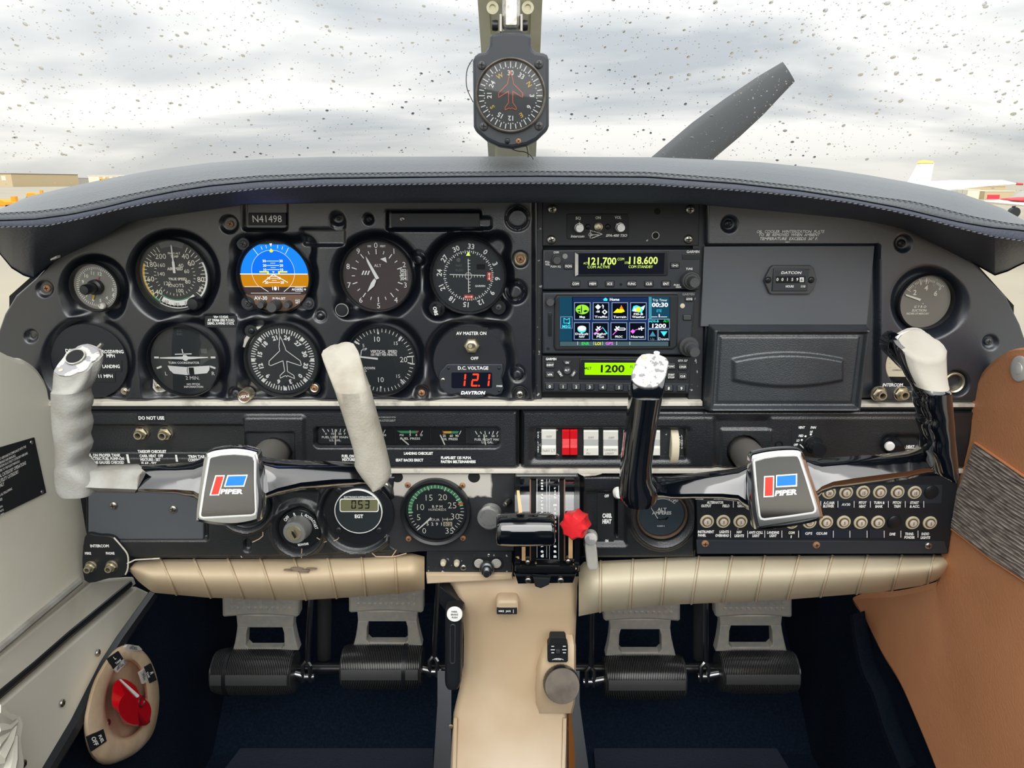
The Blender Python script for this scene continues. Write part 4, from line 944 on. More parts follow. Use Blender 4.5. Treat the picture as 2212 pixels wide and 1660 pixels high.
def wplate(name, pts, h0, h1, m, bev=.001, parent=sel):
    w3 = [PX(u, v, X0 + h1) for u, v in pts]; tmp = MB(); prism(tmp, [(p.y, p.z) for p in w3], 0, -(h1 - h0), bev); b = MB()
    b.add([(X0 + h0 - p[1], p[0], p[2]) for p in tmp.v], tmp.f); return obj(name, b, m, parent)
def wtext(name, items, h, m, parent=sel, rot=0):
    b = MB()
    for s_, u_, v_, hh, a in items:
        rxp = (PX(u_ + 20 * math.cos(R(a)), v_ + 20 * math.sin(R(a)), X0 + h) - PX(u_, v_, X0 + h)); upp = (PX(u_ + 20 * math.sin(R(a)), v_ - 20 * math.cos(R(a)), X0 + h) - PX(u_, v_, X0 + h))
        text3(b, s_, PX(u_, v_, X0 + h), hh / 20, rxp, upp, 0, 'c', .85, 0, .03)
    obj(name, b, m, parent)
wplate('label_plate', [(232, 1424), (256, 1407), (267, 1424), (246, 1446)], .0245, .0258, 'matt_black', .0002)
wplate('label_plate', [(246, 1446), (267, 1425), (275, 1432), (254, 1454)], .0235, .0255, 'white_worn', .0002, )
wplate('label_plate', [(312, 1441), (327, 1434), (339, 1470), (324, 1477)], .0232, .0256, 'matt_black', .0002)
wplate('label_plate', [(302, 1453), (312, 1446), (321, 1473), (310, 1478)], .0225, .0253, 'white_worn', .0002)
wplate('label_plate', [(189, 1592), (224, 1576), (231, 1602), (199, 1624)], .024, .026, 'matt_black', .0002)
wplate('label_plate', [(271, 1399), (276, 1393), (300, 1396), (308, 1404), (298, 1407), (276, 1408)], .0205, .0245, 'white_worn', .0002)
wtext('lettering', [('L', 248, 1422, 7, -38), ('TANK', 256, 1430, 4.5, -38), ('R', 328, 1455, 7, 68), ('TANK', 320, 1459, 4, 68), ('FUEL', 219, 1597, 6.5, 64), ('OFF', 205, 1602, 9, 66)], .0265, 'white_print')
wtext('lettering', [('24 GAL', 261, 1440, 4.5, -38), ('24 GAL', 311, 1463, 4, 70), ('FUEL', 290, 1401, 6, 5)], .0262, 'dim_print')
b = MB(); lv = [(246, 1478), (257, 1466), (300, 1496), (316, 1510), (325, 1548), (323, 1566), (296, 1570), (271, 1568), (258, 1544), (246, 1532), (243, 1500)]
tp = [(252, 1474), (258, 1466), (300, 1500), (314, 1512), (324, 1552), (322, 1566), (306, 1566), (296, 1534), (272, 1500)]
w3a = [PX(u, v, X0 + .008) for u, v in rsmp(lv, (285, 1522), 32)]; w3b = [PX(u, v, X0 + .03) for u, v in rsmp(lv, (285, 1522), 32)]; w3c = [PX(u, v, X0 + .036) for u, v in rsmp(tp, (292, 1524), 32)]
loft(b, [w3a, w3b, w3c]); obj('lever', b, 'red_clear', sel, label='translucent red lever', smooth=35)
wplate('pointer', [(259, 1469), (262, 1468), (301, 1502), (300, 1507), (296, 1508)], .036, .0372, 'white_print', .0003)
b = MB(); lathe(b, PX(304, 1516, X0 + .035), [(.0075, 0), (.0075, .002), (.006, .0025), (.0055, .0005), (0, .0005)], 20, ax=(1, 0, 0)); obj('pivot', b, 'dark_red', sel)
b = MB(); lathe(b, PX(233, 1562, X0 + .008), [(.0042, 0), (.0042, .001), (.003, .0022), (0, .0024)], 14, ax=(1, 0, 0)); obj('screw', b, 'steel', sel)
# ================================================================== panel back plate
b = MB(); prism(b, pxp([(20, 640), (110, 560), (330, 455), (700, 425), (1106, 420), (1500, 425), (1900, 470), (2100, 560), (2190, 660), (2190, 800), (2100, 1190), (190, 1190), (20, 800)], .014), .02, .014, 0, back=True)
obj('wall_panel', b, 'black_void', kind='structure')

def lobes(U, V, cx, cy, r, k=62, rl=20, which=(1, 1, 1, 1), bl=14):
    """instrument well: round, with the four screw corners swelling out; which = tl, tr, br, bl"""
    d = sdc(U, V, cx, cy, r)
    for f, (sx, sy) in zip(which, ((-1, -1), (1, -1), (1, 1), (-1, 1))):
        if f: d = smin(d, sdc(U, V, cx + sx * k, cy + sy * k, rl), bl)
    return d
H0 = .012
def L_left(v): return ip(v, [(420, 60), (560, 112), (600, 76), (640, 30), (680, 6), (720, -8), (775, -20), (882, 80)])
def flight(U, V):
    H = np.full_like(U, H0)
    # plastic rolls back at the rim
    edge = np.minimum(np.minimum(U - np.interp(V, [420, 560, 600, 640, 680, 720, 775, 882], [60, 112, 76, 30, 6, -8, -20, 80]), 1158 - U), 872 - V)
    H = H - .008 * sst(1 - edge / 12)
    for cx, cy, r, k, rl, wh in ((208, 622, 60, 40, 16, (0, 0, 1, 1)), (378, 595, 86, 60, 18, (0, 0, 0, 0)), (594, 598, 82, 58, 27, (1, 1, 1, 1)), (815, 597, 84, 62, 22, (0, 0, 0, 1)), (1011, 596, 86, 64, 24, (0, 1, 1, 1)),
                                 (196, 780, 86, 58, 22, (0, 0, 1, 0)), (402, 780, 84, 60, 24, (0, 0, 1, 1)), (611, 777, 84, 60, 26, (1, 0, 1, 1)), (826, 779, 82, 60, 10, (0, 0, 0, 0)), (1015, 782, 84, 58, 24, (0, 1, 1, 1))):
        H = cut(H, lobes(U, V, cx, cy, r + 7, k, rl, wh), .0108, 25)
    for cx, cy, r, d in ((498, 484, 18, .004), (731, 472, 14, .003), (798, 473, 10, .004), (102, 623, 17, .003), (1124, 560, 15, .005), (911, 849, 15, .005), (1123, 851, 15, .005), (510, 852, 14, .004), (72, 725, 13, .004)):
        H = cut(H, sdc(U, V, cx, cy, r), d, 9)
    H = cut(H, sdb(U, V, 528, 428, 622, 497, 8), .006, 9)            # registration plate bay
    H = cut(H, np.minimum(sdb(U, V, 652, 494, 746, 530, 6), sdb(U, V, 716, 464, 747, 500, 14)), .004, 9)
    H = cut(H, smin(sdb(U, V, 836, 456, 1040, 497, 4), sdb(U, V, 1036, 470, 1062, 494, 8), 6), .007, 8)
    H = cut(H, sdb(U, V, 444, 680, 512, 700, 4), .002, 8)
    for cx, cy, r, hgt in ((1118, 471, 26, .004), (904, 560, 17, .005), (1117, 806, 16, .004), (743, 667, 1, 0), (1114, 628, 26, .0), (694, 681, 12, .0015)):
        d = sdc(U, V, cx, cy, r)
        if hgt: H = cut(H, np.abs(d + 2) - 3, .002, 7); H = H + hgt * sst((-d) / 9)
    d = sdc(U, V, 1113, 630, 20); H = cut(H, d - 4, .006, 10); H = H + .007 * sst(-d / 8)
    H = cut(H, np.abs(np.hypot((U - 72) / .8, V - 723) - 10) - 2, .001, 6)
    return H
fp = field('flight_panel_cover', 424, 880, L_left, lambda v: 1160, flight, 'moulded_plastic', 2.2, 0, label='black moulded cover carrying the pilot flight instruments', cat='panel cover')
for kind, u, v, r, yy in (('rust', 498, 484, 7, -.0085), ('black', 798, 474, 7, -.0085), ('rust', 102, 623, 8, -.009), ('cup', 1124, 560, 8, -.0075), ('rust', 911, 849, 7.5, -.0075), ('steel', 1123, 852, 8, -.0075), ('dark', 510, 849, 7, -.009), ('black', 731, 473, 4, -.0095)):
    screw(kind, fp, u, v, r, yy, u % 90)
b = MB(); plate(b, 536, 460, 618, 487, -.006, -.0075, 2, .0005); text(b, 'N41498', 577, 473, 14, -.0079, 1, bold=0, wpx=61); obj('registration_placard', b, ['matt_black', 'white_print'], fp)
b = MB(); plate(b, 845, 460, 1036, 492, -.004, -.0085, 1, .0008); obj('filler_strip', b, 'satin_black', fp); screw('steel', fp, 869, 473, 5.5, -.0086)
b = MB(); plate(b, 442, 683, 511, 708, -.009, -.0122, 3, .0005); tx = MB()
obj('speed_placard', b, 'matt_black', fp)
text(tx, 'VA= 113 KIAS', 477, 685, 5, -.0127, sx=.7, bold=.03); text(tx, 'AT 2950# (SEE P.O.H.)', 477, 692, 5, -.0127, wpx=56, bold=.03); text(tx, 'DEMO. X-WIND 17 KTS.', 477, 699, 5, -.0127, wpx=56, bold=.03)
obj('lettering', tx, 'white_print', fp)

# ================================================================== instruments
def instrument(name, label, u, v, rb, rd, y=-.005, bez='satin_black', face='dial_black', glass=True, cat='gauge', h=.007, case=True):
    c = P(u, v, y); r = empty(name, c, label, cat, 'round panel instruments'); D = Dial(u, v, y)
    b = MB(); D.disc(b, [(rb, -.004), (rb, h * .55), (rb - 1.5, h * .9), (rb - 3, h), (rd + 2, h * .8), (rd, h * .3), (rd - .5, .0)], 64); obj('bezel', b, bez, r)
    b = MB(); D.disc(b, [(rd + 1, .0001), (0, .0001)], 56); obj('dial_face', b, face, r)
    if glass: b = MB(); D.disc(b, [(rd + .5, h * .45), (0, h * .45)], 48); obj('glass', b, 'instrument_glass', r)
    return r, D
def needle(name, r, D, pts, m='white_print', dy=.0018):
    b = MB()
    if poly_area(pts) < 0: pts = pts[::-1]
    f_ = [D.w(x, z, dy) for x, z in pts]; k_ = [D.w(x, z, dy - .0006) for x, z in pts]; n = len(pts)
    b.add(f_ + k_, [tuple(range(n))] + [(i + n, (i + 1) % n + n, (i + 1) % n, i) for i in range(n)]); return obj(name, b, m, r)
def lett(r, b, m='white_print'): return obj('lettering', b, m, r)
def ears(r, pts, y, m='satin_black', kind='black', sr=8, er=12):
    for u, v in pts:
        b = MB(); D_ = Dial(u, v, y); D_.disc(b, [(er, -.002), (er, .0015), (er - 1, .002), (0, .002)], 20); obj('mounting_ear', b, m, r)
        if kind: screw(kind, r, u, v, sr, y - .002, u % 80)

# clock
r, D = instrument('clock', 'small dial clock at the far end of the panel with a black centre knob', 209, 620, 54, 49, face='dial_grey')
b = MB()
for i in range(60): D.tick(b, i * 6 + 22, 38 if i % 5 else 36, 43, 1.2)
for i in range(1, 13):
    if i in (1, 2, 3): continue
    D.rtxt(b, str(i), 30, i * 30 + 22, 7, turn=10)
D.txt(b, '3', 34, -6, 6); D.txt(b, '4', 33, -18, 6)
lett(r, b)
needle('hand', r, D, [(-1, 0), (8, 22), (10, 21), (2, -2)], 'red_print'); needle('hand', r, D, [(-2, 0), (-12, -26), (-9, -28), (2, -1)], 'yellow_print')
b = MB(); D.disc(b, [(17, .001), (16, .006), (11, .007), (11, .022), (9, .024), (0, .0245)], 32); obj('setting_knob', b, 'satin_black', r)
b = MB(); D2 = Dial(223, 661, -.008); D2.disc(b, [(7, 0), (7, .003), (5.5, .004), (0, .0042)], 20); obj('winder', b, 'white_worn', r)
# airspeed
r, D = instrument('airspeed_indicator', 'dark airspeed dial with yellow, green and white arcs', 378, 595, 80, 74.5)
b = MB()
D.arc(b, 229, 292, 65, 69.5, 1); D.arc(b, 150, 229, 66, 70, 2); D.arc(b, 68, 205, 59, 66, 0) if False else None
D.arc(b, 140, 213, 54, 72, 4); D.arc(b, 66, 142, 66, 70, 4); D.arc(b, 150, 232, 52.5, 55, 2); D.arc(b, -22, 22, 61, 73, 5)
for i, a in enumerate(np.linspace(30, 332, 43)): D.tick(b, a, 60 if i % 2 else 56, 68, 1.4, dy=.0006)
for t, a, q_ in (('40', 34, 49), ('60', 55, 47), ('80', 99, 56), ('200', 328, 48), ('180', 297, 52), ('160', 262, 56), ('140', 229, 55)): D.rtxt(b, t, q_, a, 11, turn=0, bold=0, dy=.0007)
for t, a, q_ in (('160', 310, 34), ('140', 276, 29), ('120', 226, 25), ('100', 168, 34), ('80', 118, 30), ('60', 72, 28), ('40', 36, 26)): D.rtxt(b, t, q_, a, 8, turn=0, bold=0)
for i in range(26): D.tick(b, 50 + i * 10, 40, 45, 1.1)
D.txt(b, 'AIRSPEED', 2, 14, 6, sx=.9); D.txt(b, 'TRUE SPEED', 5, -8, 5); D.txt(b, 'KNOTS', 0, -22, 7, bold=0); D.txt(b, 'TEMP', 4, 40, 5); D.txt(b, 'PRESS ALT', 4, 47, 4); D.txt(b, 'MPH', 52, -30, 5, rot=-50)
for i, t in enumerate(('160', '180', '200')): D.rtxt(b, t, 63, 205 - i * 22, 6, 3, turn=0)
lett(r, b, ['cream_print', 'yellow_print', 'green_print', 'grey_print', 'white_print', 'dim_print'])
needle('needle', r, D, [(1 - 2.6, 5), (1 - 2.8, 28), (1 - 1.4, 32), (1 - 1.4, 62), (1, 65), (1 + 1.4, 62), (1 + 1.4, 32), (1 + 2.8, 28), (1 + 2.6, 5)])
b = MB(); D2 = Dial(425, 654, -.012); D2.disc(b, [(14, -.004), (14, .008), (11, .011), (0, .0118)], 28, ); obj('temperature_knob', b, 'satin_black', r)
# attitude display
r, D = instrument('attitude_display', 'round lit attitude display with blue sky and brown ground', 594, 597, 81, 77, face='dial_black', glass=False, cat='display')
ears(r, [(526, 527), (536, 655), (667, 656)], -.006, 'compass_grey', 'dark', 8, 14)
def hchord(R_, z): return math.sqrt(max(R_ * R_ - z * z, 0))
def capreg(D, b, R_, z0, z1, mi, dy, n=28, x0=-999, x1=999):
    L, Rr = [], []
    for i in range(n + 1):
        z = lerp(z0, z1, i / n); h_ = hchord(R_, z); L.append((max(-h_, x0), z)); Rr.append((min(h_, x1), z))
    D.poly(b, L + Rr[::-1], mi, dy)
b = MB(); hz = 5
capreg(D, b, 73, hz, 68, 0, .0012); capreg(D, b, 73, -26, hz, 1, .0012); capreg(D, b, 73, -40, -23, 2, .00125)
b2 = MB(); cx_, cz_, rr_ = -2, 10, 46
pts = [(cx_ + rr_ * math.cos(a), cz_ + rr_ * math.sin(a)) for a in np.linspace(0, 2 * math.pi, 60)]
D.poly(b, [p for p in pts if p[1] >= hz], 3, .0015); D.poly(b, [p for p in pts if -23 <= p[1] < hz], 1, .0014)
obj('screen', b, ['lit_blue', 'lit_brown', 'lit_brown_dark', 'lit_blue_in'], r)
b = MB()
D.line(b, [(-73, hz + .3), (71, hz)], 1.8, 0, .002)
D.line(b, [(cx_ + rr_ * math.cos(a), cz_ + rr_ * math.sin(a)) for a in np.linspace(-.75, math.pi + .75, 50)], .6, 0, .0019)
for z, w_, t in ((33, 26, '30'), (23.5, 26, '20'), (14.5, 26, '10'), (-4, 12, '10'), (-13, 24, '20')):
    D.line(b, [(cx_ - w_ / 2 + 1, z), (cx_ + w_ / 2 + 1, z)], 1.1, 0, .002)
    for s_ in (-1, 1): D.txt(b, t, cx_ + 1 + s_ * (w_ / 2 + 5), z, 5.2, 0, dy=.002)
for z in (28.5, 19, -8.5, 0): D.line(b, [(cx_ - 4, z), (cx_ + 6, z)], .9, 0, .002)
D.line(b, [(-26, -13), (-2, 4.5), (28, -13)], 1.5, 0, .0021)
for a, r0, r1 in ((-34, 55, 72), (-20, 61, 68), (-11, 61, 68), (11, 61, 68), (20, 61, 68), (30, 55, 70)): D.tick(b, a, r0, r1, .9, 0, .002)
D.poly(b, [(-5, 70), (1, 70), (-2, 63)], 0, .002)
D.line(b, [(-66, -22), (-32, -22), (-16, -33)], 1, 0, .002); D.line(b, [(66, -22), (32, -22), (18, -33)], 1, 0, .002); D.line(b, [(-54, -36), (54, -36)], .7, 0, .002)
D.txt(b, 'I', -6, -26, 7, 0, dy=.002); D.txt(b, 'I', 6.5, -26, 7, 0, dy=.002); D.poly(b, [(0 + 3.2 * math.cos(a), -26 + 4.3 * math.sin(a)) for a in np.linspace(0, 6.2, 14)], 0, .002)
D.txt(b, 'AI', 38, -28, 4.5, 0, dy=.002); D.txt(b, '100%', 51, -28, 4.5, 0, dy=.002); D.line(b, [(43, -32), (59, -32), (59, -24), (43, -24)], .6, 0, .002, True); D.txt(b, '+', 64, -28, 6, 0, dy=.002)
obj('horizon_symbols', b, 'lit_white', r)
b = MB()
for s_ in (-1, 1): D.poly(b, [(s_ * 30 - 1, 11.5), (s_ * 10 - 1, 11.5), (s_ * 10 - 1, 6), (s_ * 13.5 - 1, 6), (s_ * 13.5 - 1, 8.5), (s_ * 30 - 1, 8.5)], 0, .0024)
D.poly(b, [(-3, 9), (0, 11.5), (-6, 11.5)] if False else [(-4, 11), (2, 11), (-1, 7.5)], 0, .0024); D.poly(b, [(-2, 60), (2.5, 54), (0, 51.5), (-4, 51.5), (-6, 54)], 0, .0024)
obj('aircraft_symbol', b, 'lit_yellow', r)
b = MB(); capreg(D, b, 77, -75, -38, 0, .0011); obj('lower_bezel', b, 'ring_brown', r)
b = MB(); D.txt(b, 'AV-30', -34, -47, 7.5, dy=.0016); D.txt(b, 'PUSH-SET', 6, -48, 5, dy=.0016, sx=.9); D.txt(b, 'HLD', 46, -52, 3.8, dy=.0016); D.txt(b, 'BRT', 46, -57, 3.8, dy=.0016); lett(r, b)
for x, z, q_, h_ in ((-25, -62, 8, .01), (4, -64, 12, .018), (31, -62, 7.5, .01)):
    b = MB(); D2 = Dial(D.u + x, D.v - z * .96, -.006); D2.disc(b, [(q_, -.001), (q_, h_ * .6), (q_ * .85, h_), (0, h_)], 24); obj('button', b, 'rubber_smooth', r)
b = MB(); D2 = Dial(561, 655, -.006); D2.disc(b, [(4, 0), (3, .003), (0, .004)], 14); obj('photocell', b, 'steel', r)
# altimeter
r, D = instrument('altimeter', 'brown-tinted altimeter with a long white hand and pointer', 815, 596, 79.5, 74.5, face='dial_brown')
b = MB()
for i in range(10):
    D.tick(b, i * 36, 46, 57, 2); D.tick(b, i * 36 + 18, 48, 55, 1.6)
    if i != 2 and i != 3: D.rtxt(b, str(i), 65, i * 36, 11.5, turn=0, bold=0)
D.txt(b, '2', 59, 24, 11, bold=0); D.txt(b, '3', 60, -20, 11, bold=0)
D.txt(b, '100', -14, 63, 4); D.txt(b, 'FEET', 15, 63, 4); D.txt(b, 'ALT', 2, 22, 6, bold=0)
for z, t in ((11, '302'), (2.5, '303'), (-6, '304')): D.txt(b, t, 56, z, 7, sx=.9, rot=-2)
D.poly(b, [(8, 36), (20, 40), (22, 28)], 0)
for k_ in range(3): D.poly(b, [(-34 + k_ * 6, 2), (-31 + k_ * 6, 2), (-27 + k_ * 6, 11), (-30 + k_ * 6, 11)], 0)
for i in range(8): D.line(b, [(63, 12 - i * 3), (66, 12 - i * 3)], .6, 0)
lett(r, b)
needle('long_hand', r, D, [(-2.5, -8), (-20, 30), (-22.5, 42), (-17, 34), (4.5, -5)]); needle('short_hand', r, D, [(-6, -5), (-13, -14), (-22, -33), (-21.5, -34), (-7, -22), (-2, -10)], dy=.0026)
b = MB(); D2 = Dial(743, 667, -.010); D2.disc(b, [(15, -.004), (15, .008), (13, .0095), (12, .0085), (0, .0088)], 32); obj('setting_knob', b, 'satin_black', r)
b = MB(); D2.disc(b, [(14.3, .0085), (14.2, .0098), (12.9, .0099), (12.8, .0087)], 32); obj('knob_ring', b, 'grey_print', r)
# course indicator
r, D = instrument('course_indicator', 'course deviation dial with green cross pointers and numbered ring', 1012, 596, 83, 78, h=.010)
b = MB()
for i in range(72): D.tick(b, i * 5 - 20 + 3, 48 if i % 2 == 0 else 50.5, 54.5 if i % 2 == 0 else 53.5, 1.7)
for i, t in enumerate(('33', '0', '3', '6', '9', '12', '15', '18', '21', '24', '27', '30')): D.rtxt(b, t, 63, 6 + i * 30, 10.5, bold=.02)
D.line(b, [(0, -36), (0, 36)], 1.5, 0, .0012); D.line(b, [(-40, 3), (36, 1)], 1.5, 0, .0013)
for k_ in range(1, 6):
    for s_ in (-1, 1): D.line(b, [(-1, s_ * k_ * 6.6), (4, s_ * k_ * 6.6)], 1.1, 0, .001); D.line(b, [(s_ * k_ * 6.4, 1), (s_ * k_ * 6.4, -3)], 1.1, 0, .001)
D.line(b, [(7 * math.cos(a), 7 * math.sin(a)) for a in np.linspace(0, 2 * math.pi, 24)], 1.5, 0, .0014)
D.poly(b, [(-4.5, 43), (5, 43), (.3, 52)], 1, .0012); D.poly(b, [(40, -10), (50, -10), (50, 8), (40, 8)], 2, .0008); D.poly(b, [(-10, -50), (10, -50), (10, -41), (-10, -41)], 2, .0008)
D.line(b, [(45, -8), (45, 6)], 1.5, 3, .0012); D.line(b, [(-8, -45.5), (8, -45.5)], 1.5, 3, .0012)
for (x, z, dx, dz) in ((45, 7, 0, 1), (45, -9, 0, -1), (9, -45.5, 1, 0), (-9, -45.5, -1, 0)): D.poly(b, [(x, z), (x - dx * 4 + dz * 3, z - dz * 4 + dx * 3), (x - dx * 4 - dz * 3, z - dz * 4 - dx * 3)], 3, .0013)
D.txt(b, 'GARMIN', 25, -22, 4, 4); D.txt(b, 'NAV', -20, 22, 4.5, 5); D.txt(b, 'VLOC', -20, 12, 4.5, 5)
D.poly(b, [(-21 + 4.5 * math.cos(a), 34 + 4.5 * math.sin(a)) for a in np.linspace(0, 6.2, 16)], 5, .0006); D.poly(b, [(18, 14), (36, 14), (36, 25), (18, 25)], 6, .0006)
lett(r, b, ['white_print', 'lit_lime', 'red_print', 'cream_print', 'white_print', 'dim_print', 'black_void'])
ears(r, [(1077, 664)], -.008, 'satin_black', 'dark', 7, 16)
b = MB(); D2 = Dial(945, 665, -.010); D2.disc(b, [(17, -.004), (17, .006), (15, .007), (12, .007), (11.5, .018), (10, .02), (0, .02)], 36, ); obj('setting_knob', b, 'satin_black', r)
b = MB(); D2.txt(b, 'OBS', 0, 0, 7, rot=78, dy=.0204); lett(r, b)
# blank disc placard
r = empty('speed_limits_disc', P(196, 782, -.002), 'black blank disc with stuck-on DEMO and MPH labels behind the pilot grip', 'placard'); D = Dial(195, 780, -.003)
b = MB(); D.disc(b, [(82, -.003), (82, .0015), (81, .002), (0, .002)], 56); obj('disc', b, 'panel_paint', r)
for q_ in ((225, 780, 263, 803), (205, 805, 249, 826)): b = MB(); plate(b, *q_, -.0045, -.0056, 0, .0002); obj('label_tape', b, 'matt_black', r)
b = MB(); text(b, 'DEMO.', 157, 758, 7, -.0056, wpx=30); text(b, 'CROSSWING', 240, 760, 7, -.0056, wpx=52); text(b, 'MPH', 239, 769, 7, -.0056, wpx=17); text(b, 'LANDING', 240, 792, 7, -.006, wpx=36); text(b, '11 MPH', 228, 813, 7, -.006, wpx=30); lett(r, b)
ears(r, [(270, 845)], -.004, 'brass_steel', 'brass', 5, 8)
# turn coordinator
r, D = instrument('turn_coordinator', 'turn coordinator dial with small aeroplane bar and level tube', 401, 780, 79, 75)
b = MB(); x0, z0 = 1, 7
D.poly(b, [(-54, z0 + 1.2), (-54, z0 - 1.2), (-8, z0 - 3), (8, z0 - 3), (50, z0 + .2), (50, z0 + 2), (8, z0 + 3), (-8, z0 + 3)], 0, .001); D.poly(b, [(x0 + 6.5 * math.cos(a), z0 + 6.5 * math.sin(a)) for a in np.linspace(0, 6.2, 20)], 0, .0011)
D.line(b, [(-20, z0 + 8), (15, z0 + 9)], 2.2, 0, .001); D.line(b, [(-2, z0 + 4), (-4, z0 + 19)], 2.2, 0, .001)
for s_ in (-1, 1): D.poly(b, [(s_ * 56, z0 + 3), (s_ * 66, z0 + 3), (s_ * 66, z0 - 1), (s_ * 56, z0 - 1)], 0, .001); D.poly(b, [(s_ * 53, -10), (s_ * 64, -14), (s_ * 63, -18), (s_ * 52, -14)], 0, .001)
D.txt(b, 'TURN COORDINATOR', -4, -4, 4.6, 0, sx=.95); D.txt(b, 'L', -45, -28, 8, 0, bold=0); D.txt(b, 'R', 57, -28, 8, 0, bold=0); D.txt(b, '2 MIN.', 11, -38, 7.5, 0, bold=0); D.txt(b, 'NO PITCH', 11, -52, 4.2, 0); D.txt(b, 'INFORMATION', 11, -58, 4.2, 0); D.txt(b, 'D.C.', -5, 66, 4, 2); D.txt(b, 'ELEC.', -5, 59, 4, 2)
D.poly(b, [(36, 17), (36, 27), (49, 27), (49, 17)], 2, .0006)
lett(r, b, ['white_print', 'grey_print', 'dim_print'])
b = MB(); D.poly(b, [(-39, -10), (0, -13), (52, -10), (50, -20), (44, -27), (0, -31), (-28, -28), (-36, -20)], 0, .0012); obj('level_tube', b, 'white_print', r)
b = MB(); D.poly(b, [(6, -14), (17, -14), (17, -30), (6, -30)], 0, .0016); D.line(b, [(4, -13), (2, -22), (4, -30)], 1, 0, .0016); obj('level_ball', b, 'satin_black', r)
b = MB(); prism(b, pxp([(331, 820), (345, 812), (368, 842), (350, 848), (338, 848), (330, 838)], -.004), .0, -.005, .0008); obj('mounting_ear', b, 'white_worn', r); screw('brass', r, 343, 836, 7.5, -.0055, 20)
# heading indicator
r, D = instrument('heading_indicator', 'heading dial with white aeroplane outline and number ring', 611, 778, 82, 76)
b = MB()
for i in range(72): D.tick(b, i * 5 + 2.5, 60 if i % 2 else 57.5, 68.5, 2.1)
for i, t in enumerate(('24', '27', '30', '33', '0', '3', '6', '9', '12', '15', '18', '21')): D.rtxt(b, t, 50, 15 + i * 30, 9, bold=.045)
for a in (-45, 45, 90, 135, 180, 225, 270): D.poly(b, [(x * math.cos(R(-a)) - z * math.sin(R(-a)), x * math.sin(R(-a)) + z * math.cos(R(-a))) for x, z in ((-4, 68), (4, 68), (0, 58))], 0, .0006)
PL2 = [(0, 52), (-4, 44), (-6, 30), (-6.5, 20), (-31, 3), (-33, -8), (-30, -12), (-3, -2), (1, -26), (-10, -33), (-11, -40)]
PL2 = [(-1, 54), (3.5, 42), (8, 28), (9, 22), (38, -1), (40, -10), (38, -12), (9, -2), (9, -25), (22, -34), (23, -41), (8, -34), (6, -37), (4, -34), (-8, -40), (-8, -34), (3, -24), (1, -1), (-26, -12), (-30, -10), (-29, -2), (-4, 21), (-5, 30), (-3, 42)]
D.line(b, PL2, 1.6, 0, .0014, True); D.line(b, [(-2, 52), (-2, 70)], 1.2, 0, .0014)
lett(r, b)
ears(r, [(543, 715), (679, 839)], -.006, 'satin_black', None, 8, 14); screw('black', r, 543, 715, 7, -.008); screw('cup', r, 679, 839, 5.5, -.009)
b = MB(); prism(b, pxp([(524, 738), (545, 708), (566, 705), (540, 745), (531, 752), (524, 750)], -.006), .0, -.007, .001); obj('corner_flange', b, 'cast_pedal', r)
b = MB(); D2 = Dial(530, 855, -.014); D2.disc(b, [(14, -.01), (14, .004), (13, .005), (11.5, .0045), (11, .003), (0, .003)], 32); obj('caging_knob', b, 'brass_steel', r)
b = MB(); D2.disc(b, [(11.4, .0031), (0, .0033)], 24); obj('knob_insert', b, 'ring_brown', r)
b = MB(); D2.txt(b, 'PUSH', 0, 0, 6, rot=170, dy=.0036); lett(r, b)
# vertical speed
r, D = instrument('vertical_speed_indicator', 'vertical speed dial half hidden by the pale inner grip', 824, 779, 78, 74, face='dial_black')
b = MB()
for i in range(25):
    a = -90 + 7.2 * i
    if i <= 25: D.tick(b, a, 62, 70, 1.4); D.tick(b, 180 - a if False else -a + 180, 62, 70, 1.4)
for a in (-4, -52, 42): D.tick(b, a, 58, 70, 3.2); 
for a in (184, 137, 232): D.tick(b, a, 58, 70, 3.2)
D.line(b, [(56, 8), (70, 9.5)], 2.4); D.line(b, [(57, -5), (71, -8)], 2.4); D.line(b, [(67, 9), (67, -7)], 1.6)
D.txt(b, '10', -7, 47, 11, bold=0); D.txt(b, '15', 33, 38, 7.5, bold=0); D.txt(b, '20', 48, 2, 11.5, bold=0); D.txt(b, '10', -3, -43, 11, bold=0); D.txt(b, '15', 35, -35, 7.5, bold=0); D.txt(b, '5', -37, 33, 7, bold=0); D.txt(b, '5', -35, -22, 7, bold=0)
D.txt(b, 'VERTICAL  SPEED', 6, 20, 6, sx=.85); D.txt(b, '100 FEET PER MINUTE', 6, 13, 5.6, sx=.72); D.txt(b, 'UP', -34, 25, 5); D.txt(b, 'DOWN', -26, -17, 5.5, sx=.85)
D.line(b, [(-44, 10), (-42, 22), (-39, 24)], 1.6); D.line(b, [(-44, -2), (-42, -14), (-39, -17)], 1.6)
lett(r, b)
needle('needle', r, D, [(-7, 2.3), (-7, 6.3), (-48, 10.5), (-50, 7.5)])
